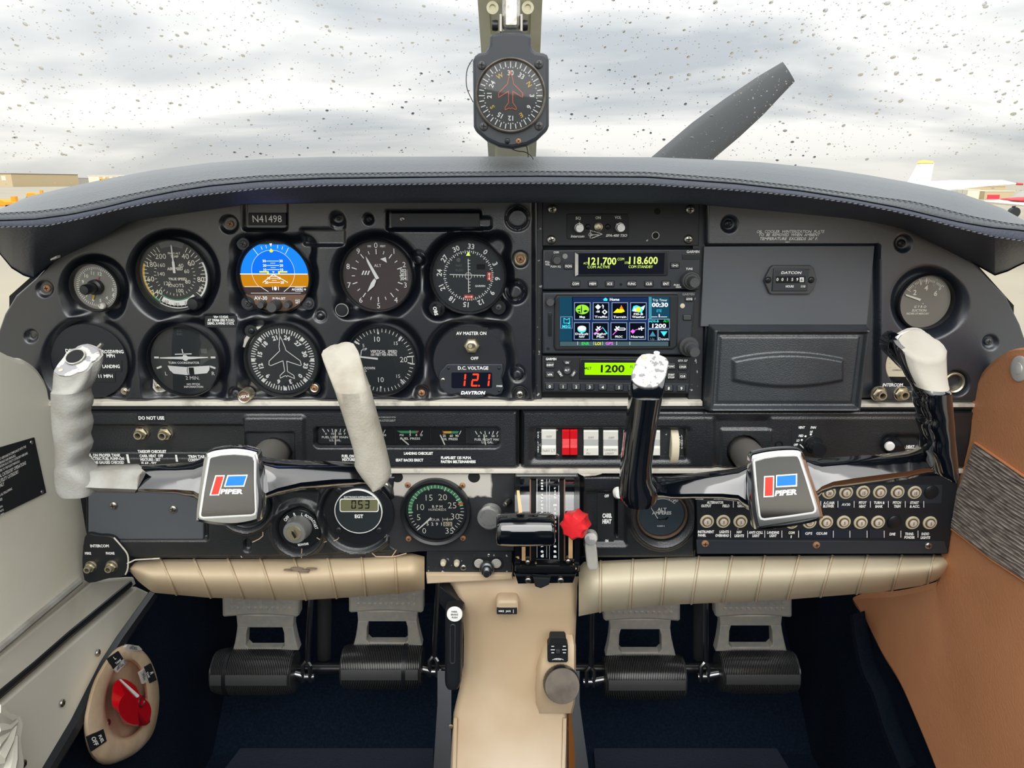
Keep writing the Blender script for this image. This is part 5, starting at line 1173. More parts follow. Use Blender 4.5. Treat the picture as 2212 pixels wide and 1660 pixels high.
# avionics master and voltmeter
r = empty('avionics_master_disc', P(1015, 782, -.002), 'black disc panel with the AV MASTER toggle above the voltmeter', 'switch panel'); D = Dial(1015, 782, -.003)
b = MB(); D.disc(b, [(79, -.003), (79, .0015), (78, .002), (0, .002)], 56); obj('disc', b, 'panel_paint', r)
b = MB(); text(b, 'AV MASTER ON', 1018, 720.5, 6.6, -.0054, wpx=63, bold=.02); text(b, 'OFF', 1025, 774.5, 6.2, -.0059, wpx=16, bold=.02); lett(r, b)
for q_ in ((1003, 763, 1044, 784), (981, 708, 1054, 732)): b = MB(); plate(b, *q_, -.0048, -.0052, 0, .0001); obj('label_tape', b, 'matt_black', r)
b = MB(); D2 = Dial(1019, 747, -.005); D2.disc(b, [(17, 0), (17, .003), (15, .004), (11, .004)], 6); D2.disc(b, [(12.5, .003), (12.5, .0065), (11, .007), (8.5, .007), (7.5, .0035), (0, .0035)], 28); obj('toggle_collar', b, 'brass_steel', r)
b = MB(); tube(b, [P(1018, 745, -.008), P(1016, 748, -.022), P(1015.7, 748.5, -.0235)], [.0017, .003, .0022], 12); obj('toggle_lever', b, 'brass_steel', r)
r = empty('voltmeter', P(1019, 850, -.008), 'black voltmeter plate with lit red digits', 'meter')
b = MB(); out = [(966, 787), (1085, 787), (1087, 800), (1083, 815), (1088, 840), (1083, 851), (1070, 855), (1052, 850), (1042, 858), (1022, 862), (1004, 858), (990, 850), (974, 853), (960, 848), (950, 836), (948, 812), (951, 803)]
prism(b, pxp(out, -.009), -.003, -.009, .001); obj('plate', b, 'compass_grey', r)
b = MB(); plate(b, 975, 804, 1063, 839, -.008, -.0094, 4, .0002); obj('window', b, 'screen_off', r)
b = MB(); seg7(b, '12.1', 1005, 821.5, 29, 13, -.0099, t=.13, sp=1.0); b.v = []; b.f = []; b.m = []
for t, uu in (('1', 1002), ('2', 1026), ('1', 1054)): seg7(b, t, uu, 821.5, 28, 15 if t == '2' else 8, -.0098, t=.13)
flat(b, rr(1033, 832, 1036.5, 835.5), -.0098); obj('digits', b, 'lit_red', r)
b = MB(); text(b, 'D.C. VOLTAGE', 1022, 795.5, 6.8, -.0094, wpx=64, bold=.02); text(b, 'DAVTRON', 1022, 849, 6.6, -.0094, wpx=50, sh=.25, bold=.05); text(b, 'M450', 1079, 834.5, 3.6, -.0094, wpx=12); lett(r, b)
screw('steel', r, 957, 821, 5, -.009); screw('black', r, 969, 796, 3, -.009); screw('black', r, 1078, 796, 3, -.009); screw('black', r, 1078, 845, 3, -.009)
# suction gauge, right
r, D = instrument('suction_gauge', 'round GYRO SUCTION gauge with a pale pointer near two', 1996, 652, 61, 57, face='dial_grey', y=-.004)
b = MB()
for i in range(27): D.tick(b, -56 + i * 4, 43 if i % 5 else 39, 48 if i % 5 else 50, 1.1)
for a in (-38, -21, -4, 22, 46): D.tick(b, a + 2, 38, 51, 1.8)
D.txt(b, '2', -23, 20, 10.5, bold=.02); D.txt(b, '4', 0, 30, 10.5, bold=.02); D.txt(b, '6', 22, 18, 10.5, bold=.02); D.txt(b, 'G Y R O', -7, -11, 5, sh=.15); D.txt(b, 'SUCTION', -8, -19, 5, sh=.15); D.txt(b, 'INCHES OF MERCURY', -10, -26, 4, sx=.85, sh=.25); D.txt(b, '.', -2, 0, 10)
lett(r, b, 'cream_print')
needle('needle', r, D, [(-11, 2), (-9, 6.5), (-41, 16), (-45, 17), (-42, 13)], 'cream_print')

# ================================================================== radio stack
rs = empty('radio_rack', P(1340, 868, -.002), 'black rack plate with chipped paint round the radios', 'rack')
b = MB()
prism(b, pxp([(1160, 430), (1173, 430), (1170, 872), (1158, 872)], -.003), .004, -.003, .001); prism(b, pxp([(1500, 430), (1526, 430), (1516, 880), (1486, 880)], -.003), .004, -.003, .001); prism(b, pxp([(1165, 852), (1490, 852), (1490, 872), (1165, 872)], .004), .012, .006, 0)
obj('frame', b, 'chipped_paint', rs)
b = MB(); plate(b, 1166, 430, 1515, 872, .012, .003, 0, 0); obj('backing', b, 'black_void', rs)
def key(parent, u, v, w_, h_, y, t='', th=4.2, m='key_plastic', r_=2, d=.0022, wpx=None, rot=0, tm='white_print', bd=.02):
    b = MB(); plate(b, u - w_ / 2 - 1, v - h_ / 2 - 1, u + w_ / 2 + 1, v + h_ / 2 + 1, y + .001, y - .0003, r_, .0001, n=2, mi=1); plate(b, u - w_ / 2, v - h_ / 2, u + w_ / 2, v + h_ / 2, y + .001, y - d, r_, .0006, n=3)
    if t:
        ls = t.split('\n')
        for i, s_ in enumerate(ls): text(b, s_, u, v + (i - (len(ls) - 1) / 2) * (th + 2), th, y - d - .0003, 2, wpx=wpx, bold=bd)
    return obj('key', b, [m, 'black_void', tm], parent)
def knob(parent, u, v, tiers, y, m='rubber_smooth', name='knob', ax=(0, -1, 0), top=None):
    b = MB(); c = P(u, v, y); m_ = mpp(v, y); prof = []
    for (q_, h0, h1) in tiers: prof += [(q_ * m_, h0), (q_ * m_, h1 - .0008), (q_ * m_ * .93, h1)]
    prof.append((0, prof[-1][1])); lathe(b, c, prof, 36, ax=ax); return obj(name, b, m, parent)
# intercom plate
y = -.004
r = empty('intercom', P(1340, 530, y), 'black intercom plate with two silver knobs, top of the radio rack', 'intercom')
b = MB(); prism(b, pxp([(1172, 430), (1512, 430), (1510, 532), (1171, 532)], y), .006, y, .0012); obj('plate', b, 'panel_paint', r)
b = MB(); plate(b, 1224, 462, 1358, 517, y, y - .0012, 5, .0006); obj('face_plate', b, 'matt_black', r)
for u, v in ((1193, 452), (1191, 518), (1491, 453), (1487, 517)): screw('steel', r, u, v, 10, y, u % 70)
for u, v in ((1270, 490), (1313, 490)): screw('black', r, u, v, 6, y - .001, 10)
for u, v in ((1420, 457), (1416, 509)): b = MB(); flat(b, [(u + 7 * math.cos(a), v + 7 * math.sin(a)) for a in np.linspace(0, 6.2, 20)], y - .0002); obj('hole', b, 'black_void', r)
b = MB(); D2 = Dial(1416, 509, y); D2.disc(b, [(8.2, 0), (8, .0006), (7, .0006), (6.8, 0)], 24); obj('hole_rim', b, 'steel', r)
for u, v, ta in ((1250.5, 492, -5), (1338.5, 491, -50)):
    knob(r, u, v, [(10.5, -.001, .004), (8.8, .004, .011)], y - .001, 'brushed_alu'); b = MB(); D2 = Dial(u, v, y - .0015); D2.tick(b, ta, 7, 13, 1.6, dy=.0102); obj('knob_pointer', b, 'white_print', r)
b = MB(); D2 = Dial(1292.5, 490, y - .001); D2.disc(b, [(9, 0), (9, .002), (6.5, .0025), (5.5, .001), (0, .001)], 24); obj('toggle_collar', b, 'brass_steel', r)
b = MB(); tube(b, [P(1293, 492, y - .002), P(1294, 499, y - .011)], [.0011, .0019], 10); obj('toggle_lever', b, 'steel', r)
b = MB(); text(b, 'SQ', 1249, 471.5, 5.6, y - .0016, wpx=11); text(b, 'ON', 1292, 470.5, 5.6, y - .0016, wpx=11); text(b, 'VOL', 1335, 470, 5.6, y - .0016, wpx=14); text(b, 'Intercom', 1248, 510.5, 5, y - .0016, wpx=28, sh=.25); text(b, 'SPA-400 TSO', 1332, 509, 5, y - .0016, wpx=44, sh=.25)
D2 = Dial(1284, 507, y - .0016)
D2.line(b, [(-9, -8), (-9, 9), (-4, 7)], 1, dy=0); D2.line(b, [(-6, -8), (17, 1), (-2, 7)], 1.2, dy=0); D2.line(b, [(-9 + 3.5 * math.cos(a), 3.5 * math.sin(a)) for a in np.linspace(0, 6.3, 14)], 1, dy=0); text(b, 'sigtronics', 1285, 507, 2.6, y - .0017, wpx=17, sh=.2)
lett(r, b)
# com radio
y = -.010
r = empty('com_radio', P(1342, 626, y), 'com radio with pale green digits 121.700 and 118.600', 'radio')
b = MB(); prism(b, pxp([(1173, 540), (1513, 539), (1511, 626), (1172, 626)], y), .006, y, .0015); obj('body', b, 'compass_grey', r)
b = MB(); prism(b, pxp([(1242, 544), (1444, 543), (1442, 596), (1241, 597)], y - .0022), y, y - .0022, .0008); obj('screen_bezel', b, 'satin_black', r)
b = MB(); prism(b, pxp([(1242, 546), (1249, 550), (1249, 594), (1242, 597)], y - .0026), y, y - .003, 0); obj('screen_lip', b, 'cast_pedal', r)
b = MB(); flat(b, [(1250, 548), (1436, 547), (1434, 592), (1250, 593)], y - .0024); obj('screen', b, 'screen_off', r)
b = MB(); ys = y - .0028
text(b, '121.700', 1301, 564.5, 14.5, ys, wpx=59, bold=.02); text(b, '118.600', 1390, 563, 14.5, ys, wpx=60, bold=.02)
for t, u, v, h_, w_ in (('ACT', 1265, 569, 4.5, 9), ('COM', 1341, 560, 5.5, 14), ('STB', 1354, 568, 4.5, 9), ('COM ACTIVE', 1293, 577, 5.6, 47), ('COM STANDBY', 1384, 576.5, 5.6, 51)): text(b, t, u, v, h_, ys, wpx=w_, bold=0)
obj('digits', b, 'lit_lime', r)
for u, t, w_ in ((1243.5, 'COM', 14), (1280.5, 'MEM', 14), (1317.5, 'ICS', 10), (1365, 'FUNC', 17), (1402, 'CLR', 13), (1439, 'ENT', 12)): key(r, u, 613.5, 18, 12, y, t, 4.8, wpx=w_)
key(r, 1228, 575.5, 18, 12, y, 'MON', 4.8, wpx=14); key(r, 1458, 574, 18, 12, y, '', 5)
b = MB(); D2 = Dial(1458, 574, y - .0026); D2.line(b, [(-6, 0), (6, 0)], 1.6); [D2.poly(b, [(s_ * 8, 0), (s_ * 3, 3), (s_ * 3, -3)]) for s_ in (-1, 1)]
text(b, 'COM', 1201.5, 545.5, 4, y - .0004, wpx=11); text(b, 'PULL', 1183, 566, 3.4, y - .0004, wpx=10); text(b, 'VOL', 1183, 571.5, 4, y - .0004, wpx=10); text(b, 'PUSH SQ', 1200.5, 576, 4, y - .0004, wpx=21); text(b, 'TUNE', 1489, 581, 4, y - .0004, wpx=14); text(b, 'PUSH', 1462, 616, 3.4, y - .0004, wpx=12); text(b, 'CRSR', 1466, 620.5, 3.4, y - .0004, wpx=12); text(b, 'GARMIN', 1497, 544, 5, y - .0004, wpx=27)
lett(r, b)
b = MB(); prism(b, pxp(rr(1474, 549, 1512, 561), y - .0008), y, y - .0008, .0003); obj('card_slot', b, 'satin_black', r)
knob(r, 1202, 560, [(11, -.001, .004), (8.5, .004, .012)], y); knob(r, 1490, 605, [(20, -.002, .008), (16, .008, .010), (11, .010, .022)], y, 'rubber_smooth')
b = MB(); D2 = Dial(1220.5, 554, y); D2.disc(b, [(6, 0), (5.5, .001), (0, .0012)], 20); obj('photocell', b, 'grey_print', r)
b = MB(); D2 = Dial(1341, 615, y - .0002); D2.disc(b, [(3.2, 0), (0, 0)], 12); obj('hole', b, 'black_void', r)
# touch-screen navigator
y = -.012
r = empty('gps_navigator', P(1340, 768, y), 'touch-screen navigator with its Home page lit', 'navigator')
b = MB(); prism(b, pxp([(1172, 632), (1504, 630), (1502, 640), (1494, 757), (1488, 768), (1300, 766), (1172, 765)], y), .006, y, .002); obj('body', b, 'compass_grey', r)
b = MB()
prism(b, pxp([(1204, 638), (1464, 637), (1466, 645), (1464, 748), (1455, 756), (1200, 758), (1196, 750), (1198, 645)], y - .003), y, y - .003, .002); obj('screen_bezel', b, 'matt_black', r)
def sq(b, x0, y0, x1, y1, yy, mi): flat(b, rr(x0, y0, x1, y1), yy, mi)
ys = y - .0032
S = lambda x, yy_: (1140 + x * .1808, 620 + yy_ * .1808)      # zoomed-crop coordinates of the screen
def sr(b, x0, y0, x1, y1, yy, mi): a, c = S(x0, y0), S(x1, y1); flat(b, rr(a[0], a[1], c[0], c[1]), yy, mi)
b = MB(); sr(b, 380, 118, 1700, 712, ys, 0); sr(b, 380, 120, 530, 650, ys - .0001, 1); sr(b, 540, 125, 1440, 640, ys - .0001, 2); sr(b, 1445, 120, 1695, 640, ys - .0001, 3); sr(b, 1445, 120, 1480, 640, ys - .00015, 4); sr(b, 385, 655, 1680, 708, ys - .0001, 5)
obj('screen', b, ['lit_ink', 'lit_teal_dark', 'lit_navy', 'lit_teal_dark', 'lit_teal', 'lit_bar'], r)
ICON = [('Map', 555, 185, 750, 395), ('Traffic', 778, 185, 972, 395), ('Terrain', 1003, 185, 1197, 395), ('FIS-B\nWeather', 1225, 185, 1420, 395), ('Default\nNAV', 552, 424, 742, 632), ('Flight\nPlan', 770, 424, 965, 632), ('PROC', 990, 424, 1187, 632), ('Nearest', 1213, 424, 1410, 632)]
for t, x0, y0, x1, y1 in ICON:
    b = MB(); sr(b, x0, y0, x1, y1, ys - .0003, 0); sr(b, x0 + 8, y0 + 8, x1 - 8, y1 - 8, ys - .0004, 1)
    ls = t.split('\n'); cu = (x0 + x1) / 2
    for i, s_ in enumerate(ls):
        uu, vv = S(cu, y1 - 36 - (len(ls) - 1 - i) * 34); text(b, s_, uu, vv, 4.4, ys - .0006, 2, wpx=min(len(s_) * 3.9, 27), bold=.02)
    yy = ys - .0006; q = lambda pts, mi, dd=0: flat(b, [S(cu + px_, (y0 + 85) + py_) for px_, py_ in pts], yy - dd, mi)
    circ = lambda rx_, ry_, x=0, z=0: [(x + rx_ * math.cos(a), z + ry_ * math.sin(a)) for a in np.linspace(0, 6.1, 20)]
    if t == 'Map': q(circ(80, 58), 3); q(circ(6, 50, -10, 0), 1, .0001); q([(-70, 0), (-20, -10), (-30, 10)], 1, .0001); q([(10, 20), (40, 6), (70, 20), (30, 34)], 1, .0001); q([(-60, 30), (-30, 20), (-20, 50)], 1, .0001)
    if t == 'Traffic': q([(-70, -30), (-36, -62), (0, -30), (-36, 4)], 2); q([(20, -10), (20, -50), (4, -30), (20, -62), (38, -30), (30, -50), (30, -10)], 2); q([(10, 30), (44, 0), (78, 30), (44, 64)], 2); q([(28, 30), (44, 15), (60, 30), (44, 46)], 1, .0001); uu, vv = S(cu - 38, y0 + 110); text(b, '-08', uu, vv, 4.2, yy, 2)
    if t == 'Terrain': q([(-80, 40), (-30, -10), (0, 0), (20, -40), (60, 25), (20, 40)], 7); q([(-5, -8), (20, -52), (45, 0)], 8, .0001)
    if t.startswith('FIS'): q([(-80, 20), (-60, -40), (-20, -50), (30, -30), (80, -50), (60, 0), (40, 40), (-20, 30)], 4); q([(-70, 20), (-40, -30), (-20, 30)], 2, .0001); q([(30, -20), (80, -50), (60, 10)], 2, .0001); q(circ(28, 30), 6, .0002)
    if t.startswith('Def'): q(circ(52, 40, 0, 0), 4); q(circ(52, 30, 0, -14), 2, .0001)
    def planeicon(x, z, a, s_):
        for L_, W_, o_ in ((46, 9, 0), (9, 34, 4), (6, 18, -34)):
            pp = [(-L_ + o_, -W_), (L_ + o_, -W_), (L_ + o_, W_), (-L_ + o_, W_)]; q([(x + s_ * (c0 * math.cos(a) - c1 * math.sin(a)), z + s_ * (c0 * math.sin(a) + c1 * math.cos(a))) for c0, c1 in pp], 2, .0002)
    if t.startswith('Fli'): q([(-80, 50), (20, -20), (24, -12), (-76, 58)], 5); q([(20, -28), (30, -28), (80, 40), (70, 44)], 4); q(circ(10, 10, -70, 50), 5, .0001); q(circ(10, 10, 74, 46), 4, .0001); planeicon(-25, -12, -.7, .8)
    if t == 'PROC': q([(-75, 60), (-15, 0), (-10, 8), (-70, 68)], 5); planeicon(-22, -12, -.7, .8); q([(0, -20), (70, -20), (84, -6), (70, 12), (-6, 12), (-6, 2), (66, 2), (72, -6), (66, -12), (0, -12)], 2, .0001)
    if t == 'Nearest': q([(-84, 24), (-56, -4), (-28, 24), (-56, 52)], 5); q([(-40, 10), (30, -14), (30, -8), (-38, 16)], 5); planeicon(44, -10, -.15, .75)
    obj('screen_key', b, ['lit_frame', 'lit_ink', 'lit_white', 'lit_globe', 'lit_cyan', 'lit_magenta', 'lit_yellow', 'lit_yellow', 'lit_orange'], r)
b = MB(); yy = ys - .0005
def st(t, x, z, h_, w_, mi=0, bd=.02): uu, vv = S(x, z); text(b, t, uu, vv, h_, yy - .0003, mi, wpx=w_, bold=bd)
st('Home', 1038, 150, 5.8, 20); a = S(928, 150); D2 = Dial(a[0], a[1], yy); D2.poly(b, [(-4, -3), (4, -3), (4, 0), (5.5, 0), (0, 4), (-5.5, 0), (-4, 0)], 1)
st('Trip Timer', 1580, 158, 5, 31, 0, 0); st('00:30', 1580, 215, 8.5, 34, 0, .03); st('ETE', 1570, 287, 5, 10, 1, 0); sr(b, 1478, 356, 1550, 362, yy, 0); sr(b, 1585, 356, 1665, 362, yy, 0); sr(b, 1565, 325, 1577, 365, yy, 0)
sr(b, 1440, 382, 1697, 498, yy, 5); sr(b, 1448, 390, 1690, 492, yy - .0001, 6); st('ADS-B', 1506, 411, 4.6, 21, 1); st('ALT', 1654, 408, 4.6, 12, 2); st('1200', 1570, 466, 8.2, 29, 0, .03)
sr(b, 1437, 506, 1552, 642, yy, 5); sr(b, 1444, 512, 1547, 640, yy - .0001, 6); sr(b, 1558, 506, 1690, 642, yy, 5); sr(b, 1565, 512, 1685, 640, yy - .0001, 6)
flat(b, [S(1455, 592), S(1493, 530), S(1530, 592)], yy - .0003, 8); flat(b, [S(1585, 532), S(1670, 532), S(1628, 592)], yy - .0003, 1); st('Up', 1490, 622, 5, 9, 9, 0); st('Down', 1622, 622, 5.4, 20, 0, 0)
sr(b, 390, 355, 535, 498, yy, 5); sr(b, 396, 361, 530, 493, yy - .0001, 7); st('MSG', 462, 474, 6, 17, 1); D2 = Dial(*S(465, 405), yy - .0002); D2.line(b, [(-6, -5), (-6, 6), (0, 2), (6, 6), (6, -5), (-6, -5)], 1.2, 1); D2.poly(b, [(2, -6), (8, -2), (6, -8)], 1)
for x in (594, 786, 893, 1062, 1218): sr(b, x, 655, x + 4, 695, yy, 0)
st('ENR', 690, 678, 6, 16, 2); st('LOI', 840, 678, 6, 12, 4); st('GPS', 975, 676, 6, 16, 3)
obj('lettering', b, ['lit_white', 'lit_cyan', 'lit_green', 'lit_magenta', 'lit_yellow', 'lit_frame', 'lit_ink', 'lit_teal_dark', 'lit_teal', 'lit_dim'], r)
key(r, 1489, 646.5, 16, 10, y, 'HOME', 3.8, wpx=13); key(r, 1485, 686.5, 17, 11, y, '', 3)
knob(r, 1188, 651, [(10, -.001, .003), (8.5, .003, .008)], y); knob(r, 1486, 747, [(21, -.004, .006), (15, .006, .013), (11, .013, .026)], y, 'rubber_smooth', ax=(.05, -1, -.05))
b = MB(); plate(b, 1184, 676, 1192, 727, y, y - .0012, 2, .0004); plate(b, 1186.5, 680, 1190, 723, y - .001, y - .0022, 1, .0003); obj('card_slot', b, 'satin_black', r)
b = MB(); D2 = Dial(1474, 661, y); D2.disc(b, [(5.5, 0), (5, .001), (0, .0015)], 18); obj('photocell', b, 'ivory', r)
b = MB(); text(b, 'GARMIN', 1487, 636, 4.6, y - .0004, wpx=25); lett(r, b, 'grey_print')
b = MB(); D2 = Dial(1184, 754, y - .0002); D2.disc(b, [(3.5, 0), (0, 0)], 12); obj('hole', b, 'black_void', r)
# transponder
y = -.010
r = empty('transponder', P(1332, 851, y), 'transponder with a lime screen reading 1200 and a row of digit keys', 'transponder')
b = MB(); prism(b, pxp([(1171, 769), (1493, 772), (1489, 851), (1171, 848)], y), .006, y, .0015); obj('body', b, 'matt_black', r)
b = MB(); D2 = Dial(1332, 810, y); prism(b, pxp([(1177, 826), (1488, 829), (1487, 847), (1175, 845)], y - .0008), y, y - .0008, .0006); obj('key_strip', b, 'compass_grey', r)
b = MB(); prism(b, pxp([(1253, 775), (1424, 777), (1422, 821), (1251, 820)], y - .0015), y, y - .0015, .001); obj('screen_bezel', b, 'satin_black', r)
b = MB(); flat(b, [(1263, 784), (1398, 784), (1398, 811), (1263, 810)], y - .0018); obj('screen', b, 'lit_lcd', r)
b = MB(); text(b, '1200', 1323.5, 797, 15, y - .0022, wpx=50, bold=.03); text(b, 'ALT', 1271, 796, 5.5, y - .0022, wpx=13); text(b, 'FL', 1365, 793, 5, y - .0022, wpx=7, mi=1); flat(b, [(1263, 794), (1266, 796), (1263, 798)], y - .0022)
for uu in (1316.6, 1329.3, 1342):
    pass
obj('digits', b, ['lcd_ink', 'grey_plate'], r)
for i, u in enumerate((1187.5, 1216.3, 1244.7, 1273.8, 1302, 1337.4, 1366, 1394, 1444.7, 1472)): key(r, u, 835.5 + (u - 1187) * .015, 17, 12, y - .0005, '0123456789'[i] if i < 8 else '89'[i - 8], 6, wpx=None)
for u, v, t, w_ in ((1188.5, 789, 'IDENT', 15), (1188, 810, 'VFR', 11), (1450, 792, 'FUNC', 14), (1475, 793, 'CRSR', 15), (1450, 813, 'START\nSTOP', 13), (1475, 813.5, 'CLR', 11)): key(r, u, v, 18, 12.5, y, t, 4.2 if '\n' not in t else 3.6, wpx=w_)
for u, v, t, ro in ((1225, 784, 'ON', 0), (1225, 800, 'ALT', 0), (1210, 808, 'STBY', 55), (1239, 808, 'OFF', -55)):
    b = MB()
    if t == 'ALT': D2 = Dial(u, v, y); D2.disc(b, [(9, 0), (8.6, .0018), (7.5, .0024), (0, .0024)], 24)
    else:
        A_ = R(ro); shp = [(-9, 4), (9, 4), (5, -4), (-5, -4)] if t == 'ON' else [(-9, 4), (9, 4), (8, -4), (-8, -4)]
        prism(b, pxp([(u + x * math.cos(A_) - (-z) * math.sin(A_), v + x * math.sin(A_) + (-z) * math.cos(A_)) for x, z in shp], y - .002), y, y - .002, .0005)
    text(b, t, u, v, 4, y - .0028, 1, rot=ro, wpx=len(t) * 3.4); obj('key', b, ['key_plastic', 'white_print'], r)
b = MB(); text(b, 'GARMIN', 1190.5, 776, 5, y - .0004, wpx=22); text(b, 'GTX 327', 1475, 779.5, 4, y - .0004, wpx=20); lett(r, b)
b = MB(); D2 = Dial(1319.5, 840, y - .0009); D2.disc(b, [(4.4, 0), (4.2, .0005), (3.4, .0005)], 16); obj('hole_rim', b, 'steel', r)
# ================================================================== passenger side of the panel
def R_right(v): return ip(v, [(424, 2095), (480, 2100), (560, 2100), (600, 2136), (640, 2176), (700, 2206), (760, 2226), (882, 2126)])
def rightp(U, V):
    H = np.full_like(U, H0)
    edge = np.minimum(np.minimum(U - 1519, np.interp(V, [424, 480, 560, 600, 640, 700, 760, 882], [2095, 2100, 2100, 2136, 2176, 2206, 2226, 2126]) - U), 872 - V)
    H = H - .009 * sst(1 - edge / 10)
    H = cut(H, sdb(U, V, 1500, 529, 1896, 900, 6), .011, 8)           # recess behind hour meter and door
    H = cut(H, sdc(U, V, 1999, 653, 72), .010, 22); H = cut(H, sdc(U, V, 2025, 655, 58), .004, 20)
    for cx, cy, r, d in ((1573, 484, 16, .004), (1947, 525, 17, .004), (2134, 738, 15, .004), (2062, 826, 26, .008)): H = cut(H, sdc(U, V, cx, cy, r), d, 9)
    H = cut(H, sdc(U, V, 1963, 790, 50), .0075, 9)
    return H
rp = field('passenger_panel_cover', 424, 880, lambda v: ip(v, [(424, 1526), (880, 1519)]), R_right, rightp, 'moulded_light', 2.4, 0, label='black moulded cover on the passenger side round the suction gauge', cat='panel cover')
for k, u, v, r, yy in (('black', 1573, 484, 9.5, -.0085), ('black', 1947, 526, 8.5, -.0085), ('dark', 2134, 738, 8, -.0085)): screw(k, rp, u, v, r, yy, v % 60)
b = MB()
for t, u, v, w_ in (('OIL  COOLER  WINTERIZATION  PLATE', 1707.5, 500.5, 142), ('TO  BE  REMOVED  WHEN  AMBIENT', 1705, 507.5, 128), ('TEMPERATURE  EXCEEDS  50\u00b0 F.', 1704, 516, 122)): text(b, t, u, v, 5.6, -.0127, wpx=w_, sh=.2, bold=.02)
text(b, '66863-9', 1701, 523, 2, -.0127, wpx=9)
obj('lettering', b, 'white_print', rp)
# blanking plate
y = -.0075
r = empty('blanking_plate', P(1705, 702, y), 'large flat grey blanking plate above the storage door', 'plate')
b = MB(); prism(b, pxp([(1521, 533), (1890, 531), (1873, 706), (1513, 706)], y), .002, y, .001); obj('plate', b, 'grey_plate', r)
r = empty('hour_meter', P(1704, 634, y - .001), 'small six-sided hour meter on the grey blanking plate', 'meter')
b = MB(); prism(b, pxp([(1668, 573), (1749, 573), (1755, 578), (1762, 604), (1755, 624), (1746, 635), (1664, 635), (1659, 632), (1648, 606), (1652, 596), (1662, 577)], y), y + .002, y - .004, .001); obj('plate', b, 'rubber_smooth', r)
b = MB(); prism(b, pxp([(1671, 581), (1748, 581), (1743, 629), (1667, 629)], y - .0045), y - .003, y - .0055, .0006); obj('face', b, 'compass_grey', r)
b = MB(); flat(b, [(1677, 597), (1740, 597), (1739, 612), (1676, 612)], y - .0058); obj('counter_window', b, 'black_void', r)
b = MB()
for i, t in enumerate('00159'): text(b, t, 1679.5 + i * 10.7, 604, 6, y - .0063, bold=.02)
flat(b, rr(1727.5, 599.5, 1736.5, 609.5), y - .006); text(b, 'DATCON', 1709.5, 589.5, 5, y - .006, wpx=42, sh=.2, bold=.03); text(b, 'HOURS', 1706, 619, 4.5, y - .006, wpx=17); text(b, '1/10', 1735, 619, 4.5, y - .006, wpx=9); text(b, '6', 1732, 604.5, 6, y - .0065, 1)
obj('lettering', b, ['white_print', 'dim_print'], r)
screw('black', r, 1659, 605, 7, y - .004, 35, None); screw('black', r, 1752, 605, 7, y - .004, 10)
# storage door
y = -.022
r = empty('storage_door', P(1700, 886, y), 'grained black storage door with a long bulged centre pad', 'door panel')
def doorf(U, V):
    H = np.full_like(U, .0)
    L = np.interp(V, [700, 890], [1533, 1521]); Rr_ = np.interp(V, [700, 890], [1876, 1853]); T, B_ = 703, 888
    e = np.minimum(np.minimum(U - L, Rr_ - U), np.minimum(V - T, B_ - V))
    H = .020 - .016 * (1 - sst(e / 7)) ; H = H - .007 * sst((e - 9) / 7); H = H + .0015 * sst((e - 20) / 5)
    cx, cy = 1696, 796; hx, hz = 118, 36; w_ = hz * (1 - .38 * ((U - cx) / hx) ** 2); d = np.maximum(np.abs(U - cx) - hx, np.abs(V - cy) - w_)
    H = H + .0042 * sst((-d + 3) / 9)
    return H
field('door_skin', 703, 888, lambda v: ip(v, [(703, 1533), (888, 1521)]), lambda v: ip(v, [(703, 1876), (888, 1853)]), doorf, 'door_grain', 2, -.004, parent=r)
# compass card holder and lighter hole
r = empty('correction_card', P(1962, 838, -.004), 'cream card under clear plastic behind the passenger outer grip', 'card'); D = Dial(1963, 790, -.004)
b = MB(); D.disc(b, [(49, -.001), (49, .0008), (48, .0012), (0, .0012)], 48); obj('holder', b, 'satin_black', r)
b = MB(); prism(b, pxp([(1916, 775), (1921, 766), (1990, 766), (2005, 790), (1995, 815), (1914, 814), (1913, 790)], -.0056), -.005, -.0056, .0001); obj('card', b, 'ivory', r)
b = MB(); text(b, 'COMPASS CORR.', 1945, 800, 3.6, -.006, wpx=34, bold=0); [text(b, '--   --', 1928, 776 + i * 9, 2.6, -.006, wpx=16, bold=0) for i in range(3)]; text(b, 'IN STEER', 1950, 774, 2.4, -.006, wpx=20, bold=0); obj('lettering', b, 'grey_plate', r)
r = empty('cigar_lighter_socket', P(2060, 850, -.006), 'brass-rimmed round socket beside the brown leather wall', 'socket'); D = Dial(2058, 826, -.006)
b = MB(); D.disc(b, [(23, -.002), (23, .003), (21, .004), (18, .003), (17, -.006)], 36); obj('rim', b, 'brass_steel', r); b = MB(); D.disc(b, [(17, -.004), (0, -.004)], 24); obj('well', b, 'ring_brown', r)
def jack(name, label, u, v, y, s=1.0, group=None, m='brass_steel'):
    r = empty(name, P(u, v, y), label, 'jack', group); D = Dial(u, v, y); k = s
    b = MB(); D.disc(b, [(16 * k, -.001), (16 * k, .001), (14.5 * k, .002)], 28); D.disc(b, [(14.5 * k, .0012), (14.5 * k, .0035), (12.5 * k, .0045), (9 * k, .0045)], 6); obj('nut', b, m, r)
    b = MB(); D.disc(b, [(9.5 * k, .003), (9.5 * k, .008), (8.5 * k, .0095), (6 * k, .0095), (5.2 * k, .007), (5.2 * k, .001)], 28); obj('barrel', b, m, r)
    b = MB(); D.disc(b, [(5.3 * k, .0015), (0, .0015)], 20); obj('bore', b, 'black_void', r); return r
jack('headset_jack', 'brass jack below the INTERCOM lettering, nearest the storage door', 1898, 851, -.012, 1.05); jack('headset_jack', 'brass jack below the INTERCOM lettering, half behind the passenger outer grip', 1946, 850, -.012, 1.05)
